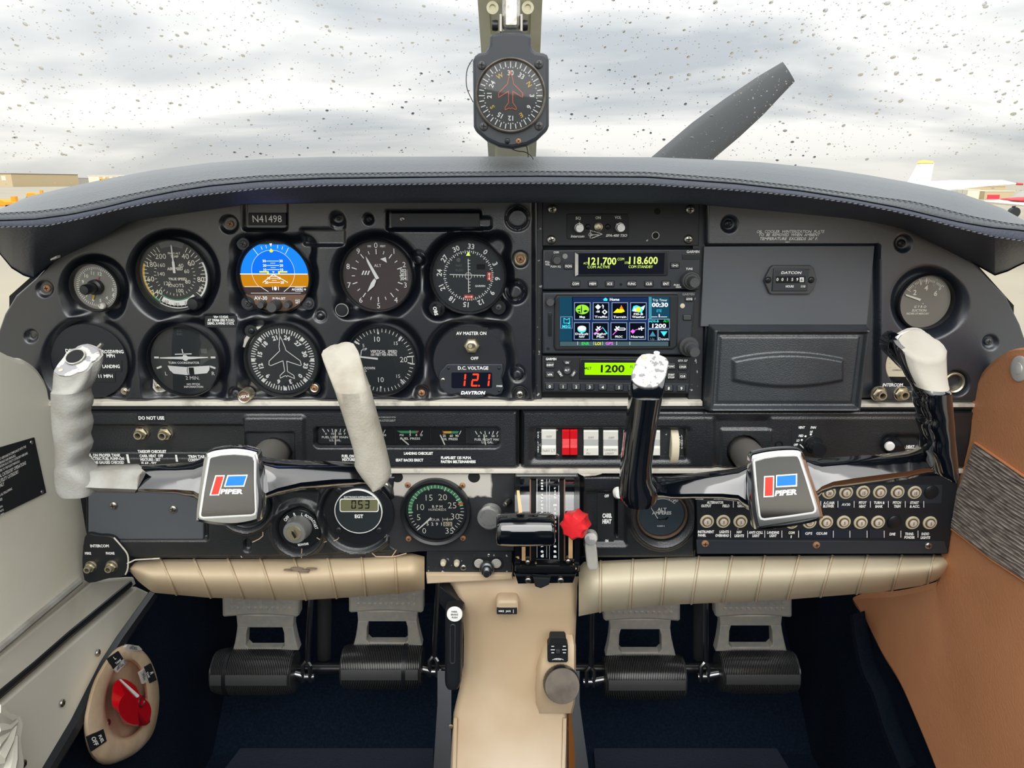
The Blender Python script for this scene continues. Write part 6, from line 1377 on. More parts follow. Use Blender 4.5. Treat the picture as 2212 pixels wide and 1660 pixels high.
b = MB(); text(b, 'INTERCOM', 1928.5, 832, 6.6, -.0127, wpx=42, sh=.1, bold=.03); obj('lettering', b, 'white_print', rp)

# ================================================================== white trim strips
def strip(name, u0, u1, v0, v1, y, label=None, m='strip_white'):
    b = MB(); prism(b, pxp([(u0, v0), (u1, v0), (u1, v1), (u0, v1)], y), .004, y, .0012); return obj(name, b, m, label=label, kind='structure')
strip('trim_9', 100, 1518, 868.5, 878.5, -.0125, 'long off-white trim strip under the flight instruments'); strip('trim_10', 1852, 2114, 873, 881, -.0125, 'off-white trim strip under the passenger jacks')
strip('trim_11', 182, 2082, 1014.5, 1024, -.0125, 'off-white trim strip under the middle panel row')
b = MB(); prism(b, pxp([(110, 878.5), (2110, 880), (2108, 886), (112, 886)], -.010), .004, -.010, .001); obj('trim_12', b, 'panel_paint', kind='structure')
b = MB(); prism(b, pxp([(1250, 1024), (1300, 1024), (1286, 1028), (1262, 1030)], -.0125), .0, -.0128, .0002); obj('torn_tape', b, 'strip_white', label='torn end of white tape under the trim strip by the carburettor plate', cat='tape')

# ================================================================== middle row, pilot side
def mid_l(U, V):
    H = np.full_like(U, .012)
    e = np.minimum(np.minimum(1120 - U, U - 150), np.minimum(V - 884, 1013 - V)); H = H - .008 * sst(1 - e / 7)
    H = H + .0025 * sst(1 - (V - 886) / 6) * 0
    H = cut(H, sdb(U, V, 120, 918, 529, 985, 4), .008, 8)
    # stepped bay round the control shaft
    H = cut(H, sdb(U, V, 531, 897, 660, 1020, 6), -.004, 8); H = cut(H, sdb(U, V, 535, 930, 640, 1030, 4), .004, 5)
    H = cut(H, sdc(U, V, 594, 985, 38), .016, 5)
    H = cut(H, sdb(U, V, 681, 922, 1079, 964, 10), .0095, 6)
    return H
mp_ = field('middle_panel_cover', 884, 1014, lambda v: 130, lambda v: 1121, mid_l, 'grained_plastic', 2.2, 0, label='black grained middle cover with the row of small engine gauges', cat='panel cover')
b = MB(); plate(b, 295, 892, 356, 912, -.0118, -.0124, 0, .0001); text(b, 'DO NOT USE', 327, 903.5, 7, -.0128, 1, wpx=54, bold=.03); obj('label_tape', b, ['matt_black', 'white_print'], mp_)
jack('headset_jack', 'brass jack under DO NOT USE, nearer the pilot outer grip', 306, 936, -.005, 1.0); jack('headset_jack', 'brass jack under DO NOT USE, nearer the control shaft', 358, 937, -.005, 1.0)
b = MB(); y_ = -.0127
flat(b, [(272, 982), (277, 982), (281, 1001), (276, 1001)], y_); flat(b, [(378, 983), (382, 983), (385, 998), (380, 998)], y_)
for t, u, v, w_, h_ in (('TAKEOFF CHECKLIST', 328.5, 976, 60, 6), ('FUEL ON PROPER TANK', 222, 984, 75, 6), ('ELECTRIC FUEL PUMP-ON', 229, 991.5, 76, 6), ('ENGINE GAUGES CHECKED', 229, 999.5, 76, 6), ('CARB. HEAT  OFF', 327, 985.5, 50, 6), ('MIXTURE - SET', 325, 993.5, 42, 6), ('FLAP - SET', 322, 1001.5, 32, 6), ('TRIM TAB-SET', 432, 987, 50, 6), ('CONTROLS FREE', 430, 994.5, 46, 6),
                    ('FUEL ON', 751.5, 986, 26, 6), ('MIXTURE', 753, 993.5, 27, 6), ('LANDING CHECKLIST', 904, 980, 61, 5.6), ('SEAT BACKS ERECT', 884.5, 994.5, 58, 5.6), ('FLAPS-SET 125 M.P.H.', 985.5, 989.5, 64, 5.6), ('FASTEN BELTS/HARNESS', 990, 998, 73, 5.6)):
    text(b, t, u, v, h_, y_, wpx=w_, bold=.045)
obj('lettering', b, 'white_print', mp_)
b = MB(); plate(b, 815, 897.5, 855, 913, -.0118, -.0123, 2, .0001); text(b, 'MAX ALTITUDE 20,000 FT', 836, 909, 4.5, -.0127, 1, wpx=36); text(b, 'IN COMPLIANCE WITH', 836, 902, 3.2, -.0127, 1, wpx=36); obj('altitude_placard', b, ['matt_black', 'grey_print'], mp_)
# gauge cluster
for nm, lab, u0, u1, items in (
    ('fuel_quantity_gauge', 'small FUEL LEFT MAIN gauge at the end of the gauge row', 688, 762, [('0', 704, 937.5, 4.5, 3.4), ('10', 718.5, 937.5, 4.5, 6), ('20', 734, 937.5, 4.5, 7), ('F', 745, 937.5, 4.5, 3), ('FUEL LEFT MAIN', 723.5, 945, 4.6, 55), ('U.S. GAL.', 724, 951.5, 4.6, 25)]),
    ('oil_temperature_gauge', 'oil temperature gauge partly hidden by the pale inner grip', 764, 852, [('250', 829, 940.5, 4.5, 10), ('OIL TEMP', 800, 947, 4.8, 36), ('75', 778, 940.5, 4.5, 6)]),
    ('fuel_pressure_gauge', 'small FUEL PRESS gauge with a green arc', 854, 929, [('PSI', 867.5, 940.5, 4, 8), ('5', 886, 940.5, 4.5, 3.2), ('8', 899.5, 940.5, 4.5, 3.2), ('10', 910, 940.5, 4.5, 5), ('FUEL PRESS', 886, 948, 4.6, 42)]),
    ('oil_pressure_gauge', 'small OIL PRESS gauge with yellow and green arc', 931, 1006, [('25', 959.5, 942, 5, 6.5), ('60', 975, 942, 5, 7), ('90', 987, 942, 5, 7), ('OIL', 961, 949, 5, 9), ('PRESS', 979, 949, 5, 19)]),
    ('fuel_quantity_gauge', 'small FUEL RIGHT MAIN gauge at the end of the gauge row', 1014, 1080, [('0', 1034.5, 942.5, 4.5, 3.4), ('10', 1049, 942.5, 4.5, 6), ('20', 1065, 942.5, 4.5, 7), ('F', 1075, 942.5, 4.5, 3), ('FUEL RIGHT MAIN', 1054, 950, 4.8, 56), ('U.S. GAL.', 1053, 956, 4.8, 25)])):
    r = empty(nm, P((u0 + u1) / 2, 962, -.004), lab, 'gauge', 'small engine gauges'); sh = 5 if u0 > 900 else (3 if u0 > 850 else 0)
    b = MB(); plate(b, u0, 923, u1, 963, -.0015, -.0035, 3, .0003); obj('face', b, 'dial_black' if u0 in (688, 1014) else 'satin_black', r)
    b = MB()
    for t, u, v, h_, w_ in items: text(b, t, u, v, h_, -.0039, wpx=w_, bold=.02)
    cu = (u0 + u1) / 2 + (6 if u0 > 900 and u0 < 1000 else 3)
    if 'quantity' in nm:
        x0 = 723 if u0 < 700 else 1053
        for dx, l_ in ((-24, 1), (-14, .6), (-5, 1), (4, .6), (12, 1), (21, .9)):
            D2 = Dial(x0 + dx, 930.5 + (5 if u0 > 900 else 0), -.0039); D2.line(b, [(-dx * .07, -3.4 * l_), (dx * .07 * 1.2, 3.4 * l_)], 1.7, 0, 0)
    elif nm == 'fuel_pressure_gauge':
        flat(b, [(857, 931), (902, 931), (900, 936.5), (866, 936.5)], -.0039, 1); flat(b, [(902, 931), (906, 931), (901, 937), (899, 937)], -.004, 2); D2 = Dial(886, 936, -.004); D2.line(b, [(0, -4), (0, 6)], 1.3, 0, 0); D2.line(b, [(23, -2), (27, 5)], 1.3, 0, 0)
    elif nm == 'oil_pressure_gauge':
        flat(b, [(956, 932), (975, 932), (975, 937), (959, 937)], -.0039, 3); flat(b, [(975, 932), (991, 932), (989, 937), (975, 937)], -.0039, 1); flat(b, [(955, 930), (958, 932), (960, 940), (958, 940)], -.004, 2); D2 = Dial(994, 935, -.004); D2.line(b, [(-2, -4), (2, 4)], 1.3, 0, 0)
    else:
        flat(b, [(775, 931), (822, 931), (820, 936), (778, 936)], -.0039, 1); D2 = Dial(830, 933, -.004); D2.line(b, [(-2, -4), (2, 4)], 1.3, 0, 0)
    obj('lettering', b, ['white_print', 'green_print', 'red_print', 'yellow_print'], r)
    nd_ = {'fuel_quantity_gauge': [(724.5, 928), (724.8, 962)] if u0 < 700 else [(1045, 939), (1049, 962)], 'oil_temperature_gauge': [(800, 934), (808, 962)], 'fuel_pressure_gauge': [(865, 946), (885, 963), (891, 963)], 'oil_pressure_gauge': [(951, 940), (961.5, 963)]}[nm]
    b = MB(); tube(b, [P(*q_, -.0048) for q_ in nd_], .00075, 6); obj('needle', b, 'cream_print', r)
gl = MB(); plate(gl, 684, 923, 1080, 963, -.0058, -.0062, 6, .0001); obj('glass', gl, 'instrument_glass', mp_)

# ================================================================== middle row, passenger side
def mid_r(U, V):
    H = np.full_like(U, .012)
    Rm = np.interp(V, [884, 1014], [2112, 2084]); e = np.minimum(np.minimum(Rm - U, U - 1126), np.minimum(V - 884, 1013 - V)); H = H - .008 * sst(1 - e / 7)
    H = cut(H, np.abs(U - 1522) - 1, .001, 5)
    s = sdb(U, V, 1150, 928, 1485, 992, 2); H = cut(H, s, .004, 22); H = cut(H, sdb(U, V, 1158, 926, 1480, 990, 2), .006, 6)
    H = cut(H, sdb(U, V, 1542, 902, 1660, 1020, 4), .003, 14); H = cut(H, sdb(U, V, 1556, 926, 1664, 1030, 3), -.002, 4)
    H = cut(H, sdc(U, V, 1606, 976, 35), .014, 5)
    H = cut(H, sdb(U, V, 1904, 940, 1990, 972, 14), .005, 16)
    H = cut(H, sdb(U, V, 1400, 889, 2050, 901, 5), .0008, 4)
    return H
mr = field('middle_panel_cover', 884, 1014, lambda v: 1126, lambda v: ip(v, [(884, 2112), (1014, 2084)]), mid_r, 'grained_plastic', 2.2, 0, label='black grained middle cover holding the rocker switches and fan control', cat='panel cover')
sw = empty('switch_bank', P(1320, 992, -.006), 'row of cream rocker switches with one red pair in the middle cover', 'switch bank')
b = MB(); plate(b, 1157, 927, 1482, 990, -.001, -.0035, 1, .0003); obj('chipped_mount', b, 'chipped_paint', sw, label='black mount with flaked paint between the rockers')
def rocker(u0, u1, v0, v1, m, caps, tag_):
    b = MB(); y0 = -.004; pr = [(v0, -.004), (v0 + .5, -.0085), (lerp(v0, v1, .08), -.0105), (lerp(v0, v1, .38), -.0095), (lerp(v0, v1, .62), -.0115), (lerp(v0, v1, .72), -.0125), (v1 - 1, -.0125), (v1, -.004)]
    rings = [[P(u0, v, y0), P(u0, v, y_ + .0006), P(u0 + 1, v, y_), P(u1 - 1, v, y_), P(u1, v, y_ + .0006), P(u1, v, y0)] for v, y_ in pr]
    mi_ = 0
    for i in range(len(rings) - 1):
        loft(b, rings[i:i + 2], mi=1 if i == 3 and m != 'key_red' else 0, cap0=False, cap1=False, closed=False)
    for side in (0, -1): b.add([q_[side] for q_ in rings] + [q_[2 if side == 0 else 3] for q_ in rings][::-1], [tuple(range(2 * len(rings)))])
    for t, u, v, h_, w_, yy in caps: text(b, t, u, v, h_, yy, 2, wpx=w_, bold=0)
    return obj('rocker', b, [m, 'key_grey', 'grey_print'], sw, label=tag_)
rocker(1169.5, 1201.5, 927, 984, 'key_cream', [('OFF', 1186, 943.5, 4.5, 12, -.0106), ('NAV LT', 1186, 974, 6, 26, -.0129)], 'cream rocker lettered NAV LT')
rocker(1214, 1230.5, 927, 984, 'key_red', [], 'red half rocker'); rocker(1231, 1247.5, 927, 984, 'key_red', [], 'red half rocker')
rocker(1260.5, 1293, 928.5, 985, 'key_cream', [('OFF', 1277, 945.5, 4.5, 12, -.0106), ('F', 1269, 972.5, 4, 2, -.0129), ('PU', 1271, 980, 4, 7, -.0129)], 'cream rocker lettered F PU')
rocker(1303, 1335.5, 929, 985, 'key_cream', [('OFF', 1321, 946, 4.5, 12, -.0106), ('LANDING', 1319, 972.5, 4.4, 26, -.0129), ('LIGHT', 1317, 980, 4.4, 18, -.0129)], 'cream rocker lettered LANDING LIGHT')
rocker(1347, 1380, 929, 985, 'key_cream', [], None); rocker(1393, 1426, 929, 985, 'key_cream', [], None)
b = MB(); lathe(b, P(1449, 960, .010), [(0, -.0042), (.0245, -.0042), (.0252, -.0036)] + [(.0252, .0036), (.0245, .0042), (0, .0042)], 90, ax=(1, 0, 0), fn=lambda a, k: 1 + .006 * math.cos(a * 45)); obj('dimmer_wheel', b, 'ivory', sw, label='ivory ribbed dimmer wheel')
b = MB()
for t, u in (('NAV LIGHT', 1162.5), ('PANEL', 1468), ('LIGHTS', 1473)):
    for i, ch in enumerate(t):
        if ch != ' ': text(b, ch, u, (935 if t[0] == 'N' else 945 if t[0] == 'P' else 942) + i * 5.2, 3.8, -.0128 if False else -.0039, sx=.8, bold=.04)
obj('lettering', b, 'white_print', sw)
b = MB()
D2 = Dial(1683, 960, -.0125); D2.disc(b, [(8.5, 0), (8.2, .001), (6.5, .001), (6, -.002), (0, -.002)], 24); obj('bushing', b, 'satin_black', mr)
fan = empty('fan_control', P(1760, 985, -.012), 'black VENT FAN selector knob with OFF LO MED HI marks', 'knob')
b = MB(); plate(b, 1710, 918, 1774, 974, -.0115, -.0124, 5, .0002); obj('label_plate', b, 'matt_black', fan)
b = MB(); yy = -.0128
for t, u, v, w_ in (('VENT', 1731.5, 924, 14), ('FAN', 1757, 924, 11), ('HI', 1752.5, 933.5, 5), ('MED', 1730.5, 942, 10), ('LO', 1724, 952, 6), ('OFF', 1719, 961.5, 8.5)): text(b, t, u, v, 5, yy, wpx=w_, bold=.04, sh=.1)
for u, v in ((1751.5, 939), (1740, 943), (1732, 951)): D2 = Dial(u, v, yy); D2.disc(b, [(2.4, 0), (0, 0)], 10)
obj('lettering', b, 'white_print', fan)
knob(fan, 1755, 960, [(21, -.002, .003), (17, .003, .009), (15, .009, .020)], -.012, 'satin_black')
b = MB(); tube(b, [P(1728, 961, -.013), P(1738, 970, -.0135)], .0006, 5); obj('pointer_line', b, 'white_print', fan)
ht = empty('heat_control', P(1930, 975, -.010), 'cream-tipped black HEAT slide control behind the passenger grip', 'knob')
b = MB(); c = P(1928, 958, -.006); lathe(b, c, [(.008, 0), (.0085, .012), (.0075, .016), (0, .016)], 24, ax=(-.1, -1, -.25), fn=lambda a, k: 1 + .03 * math.cos(a * 14)); obj('knob_body', b, 'satin_black', ht)
b = MB(); c = P(1922, 965, -.024); lathe(b, c, [(.0050, -.002), (.0050, .0005), (.004, .0016), (0, .002)], 24, ax=(-.1, -1, -.1)); obj('knob_tip', b, 'white_print', ht)
b = MB(); text(b, 'HEAT', 1966.5, 965.5, 6, -.0127, wpx=17, bold=.05); flat(b, [(1941, 968.5), (1983, 969), (1983, 969.8), (1941, 969.3)], -.0127); text(b, 'DEF', 1966, 975, 4, -.0127, wpx=12); obj('lettering', b, 'white_print', ht)

# ================================================================== lower row, pilot side
def low_l(U, V):
    H = np.full_like(U, .010)
    e = np.minimum(np.minimum(np.interp(V, [1024, 1150, 1180, 1215], [860, 840, 850, 905]) - U, U - 182), np.minimum(V - 1024, np.interp(U, [186, 270, 280, 600, 900], [1245, 1245, 1208, 1206, 1194]) - V))
    H = H - .006 * sst(1 - e / 7)
    H = cut(H, sdb(U, V, 188, 1020, 450, 1165, 4), .006, 8)
    H = cut(H, sdb(U, V, 600, 1060, 690, 1096, 4), .004, 8)
    H = cut(H, sdc(U, V, 646, 1143, 46), .006, 7); H = H + .004 * sst(1 - np.abs(np.hypot(U - 646, V - 1143) - 56) / 9)
    H = H + .005 * sst(1 - np.abs(np.hypot(U - 534, V - 1085) - 62) / 9); H = cut(H, sdc(U, V, 534, 1085, 54), .005, 8)
    H = H + .005 * sst(1 - np.abs(np.hypot(U - 775, V - 1108) - 84) / 9)
    H = cut(H, sdb(U, V, 528, 1164, 543, 1190, 6), .006, 5)
    return H
def lm(U, V): return (V > np.interp(U, [186, 276, 280, 600, 760, 790, 900], [1250, 1250, 1210, 1208, 1203, 1192, 1190])) | ((U > 790) & (V > 1180 + (U - 790) * .3))
lp = field('lower_panel_cover', 1026, 1210, lambda v: 184, lambda v: ip(v, [(1024, 860), (1210, 860)]), low_l, 'grained_plastic', 2.4, 0, label='cracked black lower cover around the ignition switch', cat='panel cover')
b = MB(); plate(b, 190, 1044, 439, 1166, -.003, -.0085, 3, .001); obj('access_plate', b, 'grey_plate', lp); screw('steel', lp, 245.5, 1092, 9, -.0085, 15); screw('steel', lp, 374.5, 1100, 9, -.0085, 40)
b = MB()
for pts in ([(716, 1171), (729, 1166), (741, 1150)], [(684, 1162), (700, 1172), (712, 1168)], [(520, 1202), (523, 1205)], [(651, 1206), (652, 1186)], [(545, 1172), (560, 1165), (568, 1158), (568, 1150)], [(846, 1204), (856, 1189)], [(800, 1192), (812, 1203), (852, 1203), (878, 1196)]): tube(b, [P(u, v, -.0112) for u, v in pts], .0006, 5)
obj('crack', b, 'selector_tan', lp)
# intercom jack tab
r = empty('intercom_jack_plate', P(230, 1252, -.012), 'small black INTERCOM MIKE PHONE plate by the cream wall', 'plate')
b = MB(); prism(b, pxp(smooth_pts([(183, 1160), (215, 1156), (246, 1160), (262, 1180), (276, 1200), (277, 1225), (272, 1243), (236, 1250), (183, 1254)], 4), -.012), 0, -.013, .0015); obj('plate', b, 'satin_black', r)
b = MB(); text(b, 'INTERCOM', 215, 1180, 6, -.0133, wpx=39, bold=.04); text(b, 'MIKE', 190, 1196, 5.5, -.0133, wpx=13, bold=.04); text(b, 'PHONE', 238, 1196, 5.5, -.0133, wpx=18, bold=.04); lett(r, b)
jack('headset_jack', 'small steel MIKE jack beside the cream side wall', 197, 1224, -.013, .8); jack('headset_jack', 'small steel PHONE jack beside the beige knee pad', 242, 1223, -.013, .82)
b = MB(); tube(b, [P(*q_, -.014) for q_ in smooth_pts([(246, 1162), (262, 1180), (276, 1200), (276, 1228), (271, 1242)], 4, False)], .0009, 6); tube(b, [P(*q_, -.0142) for q_ in ((275, 1218), (292, 1210), (345, 1207))], .0009, 6); obj('torn_edge', b, 'strip_white', r)
# ignition
r = empty('ignition_switch', P(648, 1190, -.006), 'key ignition switch with R, L, BOTH and START round a metal barrel', 'switch'); D = Dial(648, 1142, -.005)
b = MB(); D.disc(b, [(45, -.001), (45, .0015), (44, .002), (0, .002)], 48); obj('dial_plate', b, 'satin_black', r)
b = MB()
for t, a, h_ in (('OFF', -45, 7), ('R', -12, 7), ('L', 14, 7), ('BOTH', 38, 6), ('START', 72, 6.4), ('BREAKER', 172, 5)): D.rtxt(b, t, 36, a, h_, dy=.0025, bold=.035, sx=.8)
lett(r, b)
b = MB(); c = P(648, 1138, -.005); ax = Vector((-.12, -1, .02)); m_ = mpp(1141, -.01)
lathe(b, c, [(28 * m_, 0), (27.5 * m_, .006), (26 * m_, .0075), (25.5 * m_, .012), (25.5 * m_, .0145), (24 * m_, .0165), (17 * m_, .0168)], 40, ax=ax); obj('barrel', b, 'ignition_grey', r)
b = MB(); lathe(b, c, [(17.2 * m_, .0165), (16 * m_, .0178), (0, .0178)], 30, ax=ax); obj('cylinder', b, 'brass_steel', r)
kh = UV(c + ax * (.0202 / ax.length)); b = MB(); flat(b, [(kh[0] + x, kh[1] + z) for x, z in ((-3, -8), (2, -5), (8, 6), (4, 9), (-2, -1))], (c + ax * (.0206 / ax.length)).y); obj('keyhole', b, 'black_void', r)
# hidden round gauge behind the pilot hub
r = empty('eyeball_vent', P(534, 1146, -.004), 'round black recessed vent below the pilot control hub', 'vent'); D = Dial(534, 1088, -.002)
b = MB(); D.disc(b, [(54, 0), (54, .006), (50, .008), (46, .006), (44, .002), (38, .0), (0, -.001)], 48); obj('ring', b, 'satin_black', r)
# silver worn tach plate
y = -.009
mw = bpy.data.materials.new('worn_metal_plate'); mw.use_nodes = True; t_ = mw.node_tree; bs = t_.nodes['Principled BSDF']; bs.inputs['Roughness'].default_value = .42
MAT['worn_metal_plate'] = mw
tcn = t_.nodes.new('ShaderNodeTexCoord'); spx = t_.nodes.new('ShaderNodeSeparateXYZ'); nz_ = t_.nodes.new('ShaderNodeTexNoise'); nz_.inputs['Scale'].default_value = 60; nz_.inputs['Detail'].default_value = 6
t_.links.new(tcn.outputs['Object'], spx.inputs[0]); t_.links.new(tcn.outputs['Object'], nz_.inputs['Vector'])
def tm(op, a, b_):
    n = t_.nodes.new('ShaderNodeMath'); n.operation = op
    for i, q_ in enumerate((a, b_)):
        if isinstance(q_, (int, float)): n.inputs[i].default_value = q_
        else: t_.links.new(q_, n.inputs[i])
    return n.outputs[0]
org = P(980, 1185, y)     # bare metal where the paint has been rubbed away along the top
ztop = P(980, 1075, y).z - org.z; xr = P(1064, 1050, y).x - org.x
k1 = tm('MULTIPLY', tm('SUBTRACT', tm('ADD', spx.outputs[2], tm('MULTIPLY', nz_.outputs[0], .014)), ztop + .007), 420)
k2 = tm('MULTIPLY', tm('SUBTRACT', xr + .003, tm('ADD', spx.outputs[0], tm('MULTIPLY', nz_.outputs[0], .006))), 420)
k = tm('MINIMUM', tm('MAXIMUM', tm('MINIMUM', k1, k2), 0), 1); cm = t_.nodes.new('ShaderNodeClamp'); t_.links.new(k, cm.inputs[0])
mxx = t_.nodes.new('ShaderNodeMixRGB'); t_.links.new(cm.outputs[0], mxx.inputs[0]); mxx.inputs[1].default_value = lin((48, 49, 52)); mxx.inputs[2].default_value = lin((206, 201, 192)); t_.links.new(mxx.outputs[0], bs.inputs['Base Color']); t_.links.new(tm('MULTIPLY', cm.outputs[0], .15), bs.inputs['Metallic'])
r = empty('metal_faceplate', org, 'flat black metal panel with bare worn patch round the tachometer', 'panel plate')
tp_ = pxp([(838, 1025), (1112, 1025), (1110, 1191), (905, 1192), (870, 1196), (800, 1190), (800, 1170), (838, 1150)], y)
b = MB(); prism(b, tp_, .002, y, .0006); obj('plate', b, 'worn_metal_plate', r)
b = MB()
for u, v, q_ in ((858, 1031, 12.5), (1024, 1031, 13)): D2 = Dial(u, v, y); D2.disc(b, [(q_, .0001), (0, .0001)], 28)
obj('hole', b, 'black_void', r)
for kd, u, v in (('rust', 881, 1048), ('rust', 999, 1049), ('brass', 835, 1162), ('rust', 883, 1164), ('rust', 1000, 1163)): screw(kd, r, u, v, 6.5, y, u % 60)
b = MB(); D2 = Dial(834, 1048, y); D2.disc(b, [(7, 0), (6.5, .003), (4, .004), (3.5, .001), (0, .001)], 16); obj('stud', b, 'brass_steel', r)
r, D = instrument('tachometer', 'RPM tachometer with green arc and hour counter', 942, 1104, 76, 66, y=-.010, h=.009)
b = MB(); D.arc(b, -97, 79, 52, 60, 1, n=60)
for i in range(36):
    a = -132 + i * 7.72
    D.tick(b, a, 50 if i % 5 == 0 else 53, 60, 2 if i % 5 == 0 else 1.4, dy=.0006)
D.tick(b, 72, 50, 62, 3, 2, dy=.0008)
for i, t in enumerate(('0', '5', '10', '15', '20', '25', '30', '35')):
    x, z = ((-27, -47), (-38, -15), (-33, 9), (-14, 31), (15, 32), (35, 13), (41, -13), (28, -47))[i]; D.txt(b, t, x, z, 14 if i > 0 else 13, 0, bold=-.01)
D.txt(b, 'R P M', 3, 10, 6.5, bold=.01); D.txt(b, 'HUNDREDS', 3, 3, 5, bold=0); D.txt(b, 'HOUR', -5, -21, 6, bold=0)
for i, t in enumerate('5291'): D.txt(b, t, -19 + i * 10, -31, 7, bold=.02)
D.poly(b, [(15, -36), (24, -36), (24, -26), (15, -26)], 3); D.poly(b, [(25, -36), (34, -36), (34, -26), (25, -26)], 3); D.txt(b, '0', 19.5, -31, 7, 4, dy=.0008); D.txt(b, '2', 29.5, -31, 7, 4, dy=.0008)
D.line(b, [(13.5, -25), (13.5, -16)], .8); D.line(b, [(24, -25), (24, -16)], .8); D.txt(b, '1/10', 19, -20, 3.5, rot=0); D.txt(b, '1/100', 30, -20, 3.5)
lett(r, b, ['cream_print', 'green_print', 'orange_print', 'ivory', 'dial_black'])
needle('needle', r, D, [(-10, -14), (-12, -12), (-40, -41), (-43, -45), (-38, -42)] and [(-12, -14), (-9.5, -17), (-40, -44), (-43, -45), (-41, -42)])
# EGT
r = empty('egt_gauge', P(777, 1180, -.012), 'square-cornered EGT gauge with olive liquid-crystal 053', 'gauge', 'round panel instruments'); D = Dial(777, 1110, -.013)
b = MB(); D.disc(b, [(74, -.006), (74, .0005), (73, .001), (0, .001)], 56); obj('mount_plate', b, 'satin_black', r)
D = Dial(775, 1104, -.0145)
b = MB(); D.disc(b, [(51.5, -.001), (51.5, .0025), (50, .003), (49.5, .0026)], 56); obj('ring', b, 'white_print', r); b = MB(); D.disc(b, [(49.6, .0022), (0, .0022)], 48); obj('dial_face', b, 'dial_black', r)
b = MB(); plate(b, 733.5, 1078, 818, 1107, -.0165, -.0172, 5, .0002); obj('window_frame', b, 'white_print', r); b = MB(); plate(b, 735.5, 1080, 816, 1105, -.017, -.0175, 4, .0001); obj('display', b, 'lcd_olive', r)
b = MB(); seg7(b, '053', 764, 1090.5, 18, 10, -.0178, t=.13, sp=1.45, sh=.03); obj('digits', b, 'lcd_ink', r)
b = MB(); text(b, 'ELECTRONICS INTERNATIONAL', 776, 1074.5, 3.8, -.0172, wpx=64, sh=.15); text(b, 'EGT', 775.5, 1116, 7.5, -.0172, wpx=18, bold=.04); lett(r, b)
for u, v in ((732, 1060), (819, 1060), (732, 1145), (819, 1145)): screw('black', r, u, v, 7, -.0142, 20)
# lower bracket left of the throttle
y = -.004
r = empty('lower_bracket', P(1012, 1250, y), 'black scratched bracket with white knobs under the tachometer panel', 'bracket')
b = MB(); prism(b, pxp([(922, 1192), (1106, 1192), (1106, 1240), (1040, 1248), (925, 1252), (920, 1238)], y), .02, y, .001); obj('plate', b, 'chipped_paint', r)
b = MB(); prism(b, pxp([(920, 1240), (1106, 1241), (1108, 1252), (1050, 1256), (960, 1260), (922, 1262)], y - .004), .02, y - .005, .002); obj('lip', b, 'beige_console', r, label='beige curled lip')
for u, v, q_ in ((958, 1214, 6.5), (987, 1215, 6.5)):
    b = MB(); D2 = Dial(u, v, y); D2.disc(b, [(q_, 0), (q_, .003), (q_ * .8, .006), (0, .007)], 20); obj('knob', b, 'ivory', r)
screw('steel', r, 1001, 1226, 7, y, 30); screw('steel', r, 1056, 1200, 4, y)
b = MB(); prism(b, pxp(rr(1020, 1205, 1088, 1232, 11), y - .0004), y, y - .0006, 0); obj('slot', b, 'black_void', r)
for u in (1035, 1072):
    b = MB(); D2 = Dial(u, 1218, y - .001); D2.disc(b, [(11, 0), (10, .0006), (0, .0006)], 24, ); obj('disc', b, 'cast_pedal', r)
knob(r, 1052, 1225, [(16, 0, .006), (12, .006, .012), (7, .012, .018)], y - .002, 'chrome_dark')
# primer
r = empty('primer_knob', P(1056, 1146, -.03), 'round brushed metal primer knob left of the throttle handle', 'knob')
b = MB(); c = P(1062, 1106, -.009); lathe(b, c, [(.0115, 0), (.0115, .004), (.010, .012), (.010, .02)], 32, ax=(-.12, -1, -.18)); obj('collar', b, 'ignition_grey', r)
b = MB(); c = P(1056, 1121, -.034); m_ = mpp(1121, -.036); lathe(b, c, [(24 * m_, -.006), (25.5 * m_, -.004), (25.5 * m_, .0), (24.5 * m_, .0012), (0, .0014)], 44, ax=(-.1, -1, -.12)); obj('knob_face', b, 'brushed_alu', r)
b = MB(); D2 = Dial(1056, 1121, -.0362)
for i, ch in enumerate('PUSH TO LOCK'):
    if ch != ' ': D2.rtxt(b, ch, 18, -80 + i * 15, 4, dy=0, bold=0)
for i, ch in enumerate('PRIMER'): D2.rtxt(b, ch, 18, 260 - i * 17 - 30, 4, turn=(260 - i * 17 - 30) + 180, dy=0, bold=0)
obj('lettering', b, 'grey_plate', r)

# ================================================================== throttle quadrant
r = empty('throttle_quadrant', P(1180, 1262, -.03), 'chipped black throttle quadrant with curved slots and worn cream paint', 'quadrant')
QR = [(1028, -.012), (1045, -.024), (1070, -.036), (1110, -.046), (1150, -.050), (1190, -.048), (1215, -.042), (1235, -.030)]
def qy(v): return ip(v, QR)
def qband(b, u0, u1, lift=0.0, mi=0, v0=1030, v1=1236, n=14, side=True, u0b=None, u1b=None):
    rings = []
    for i in range(n + 1):
        v = lerp(v0, v1, i / n); a_ = u0 if u0b is None else lerp(u0, u0b, i / n); c_ = u1 if u1b is None else lerp(u1, u1b, i / n); yy = qy(v) - lift
        rings.append([P(a_, v, yy + .03), P(a_, v, yy), P(c_, v, yy), P(c_, v, yy + .03)])
    loft(b, rings, mi, closed=False, cap0=True, cap1=True)
b = MB(); qband(b, 1118, 1248, -.006); obj('slot_floor', b, 'black_void', r)
for nm, a, c, l_, m_n in (('side_cheek', 1112, 1124, .004, 'fluted_paint'), ('track', 1124, 1146, 0, 'gloss_black'), ('track', 1158, 1183, 0, 'gloss_black'), ('track', 1183, 1209, .0004, 'gloss_black'), ('track', 1220, 1241, 0, 'gloss_black'), ('side_cheek', 1241, 1252, .004, 'gloss_black')):
    b = MB(); qband(b, a, c, l_, u0b=a, u1b=c); obj(nm, b, m_n, r)
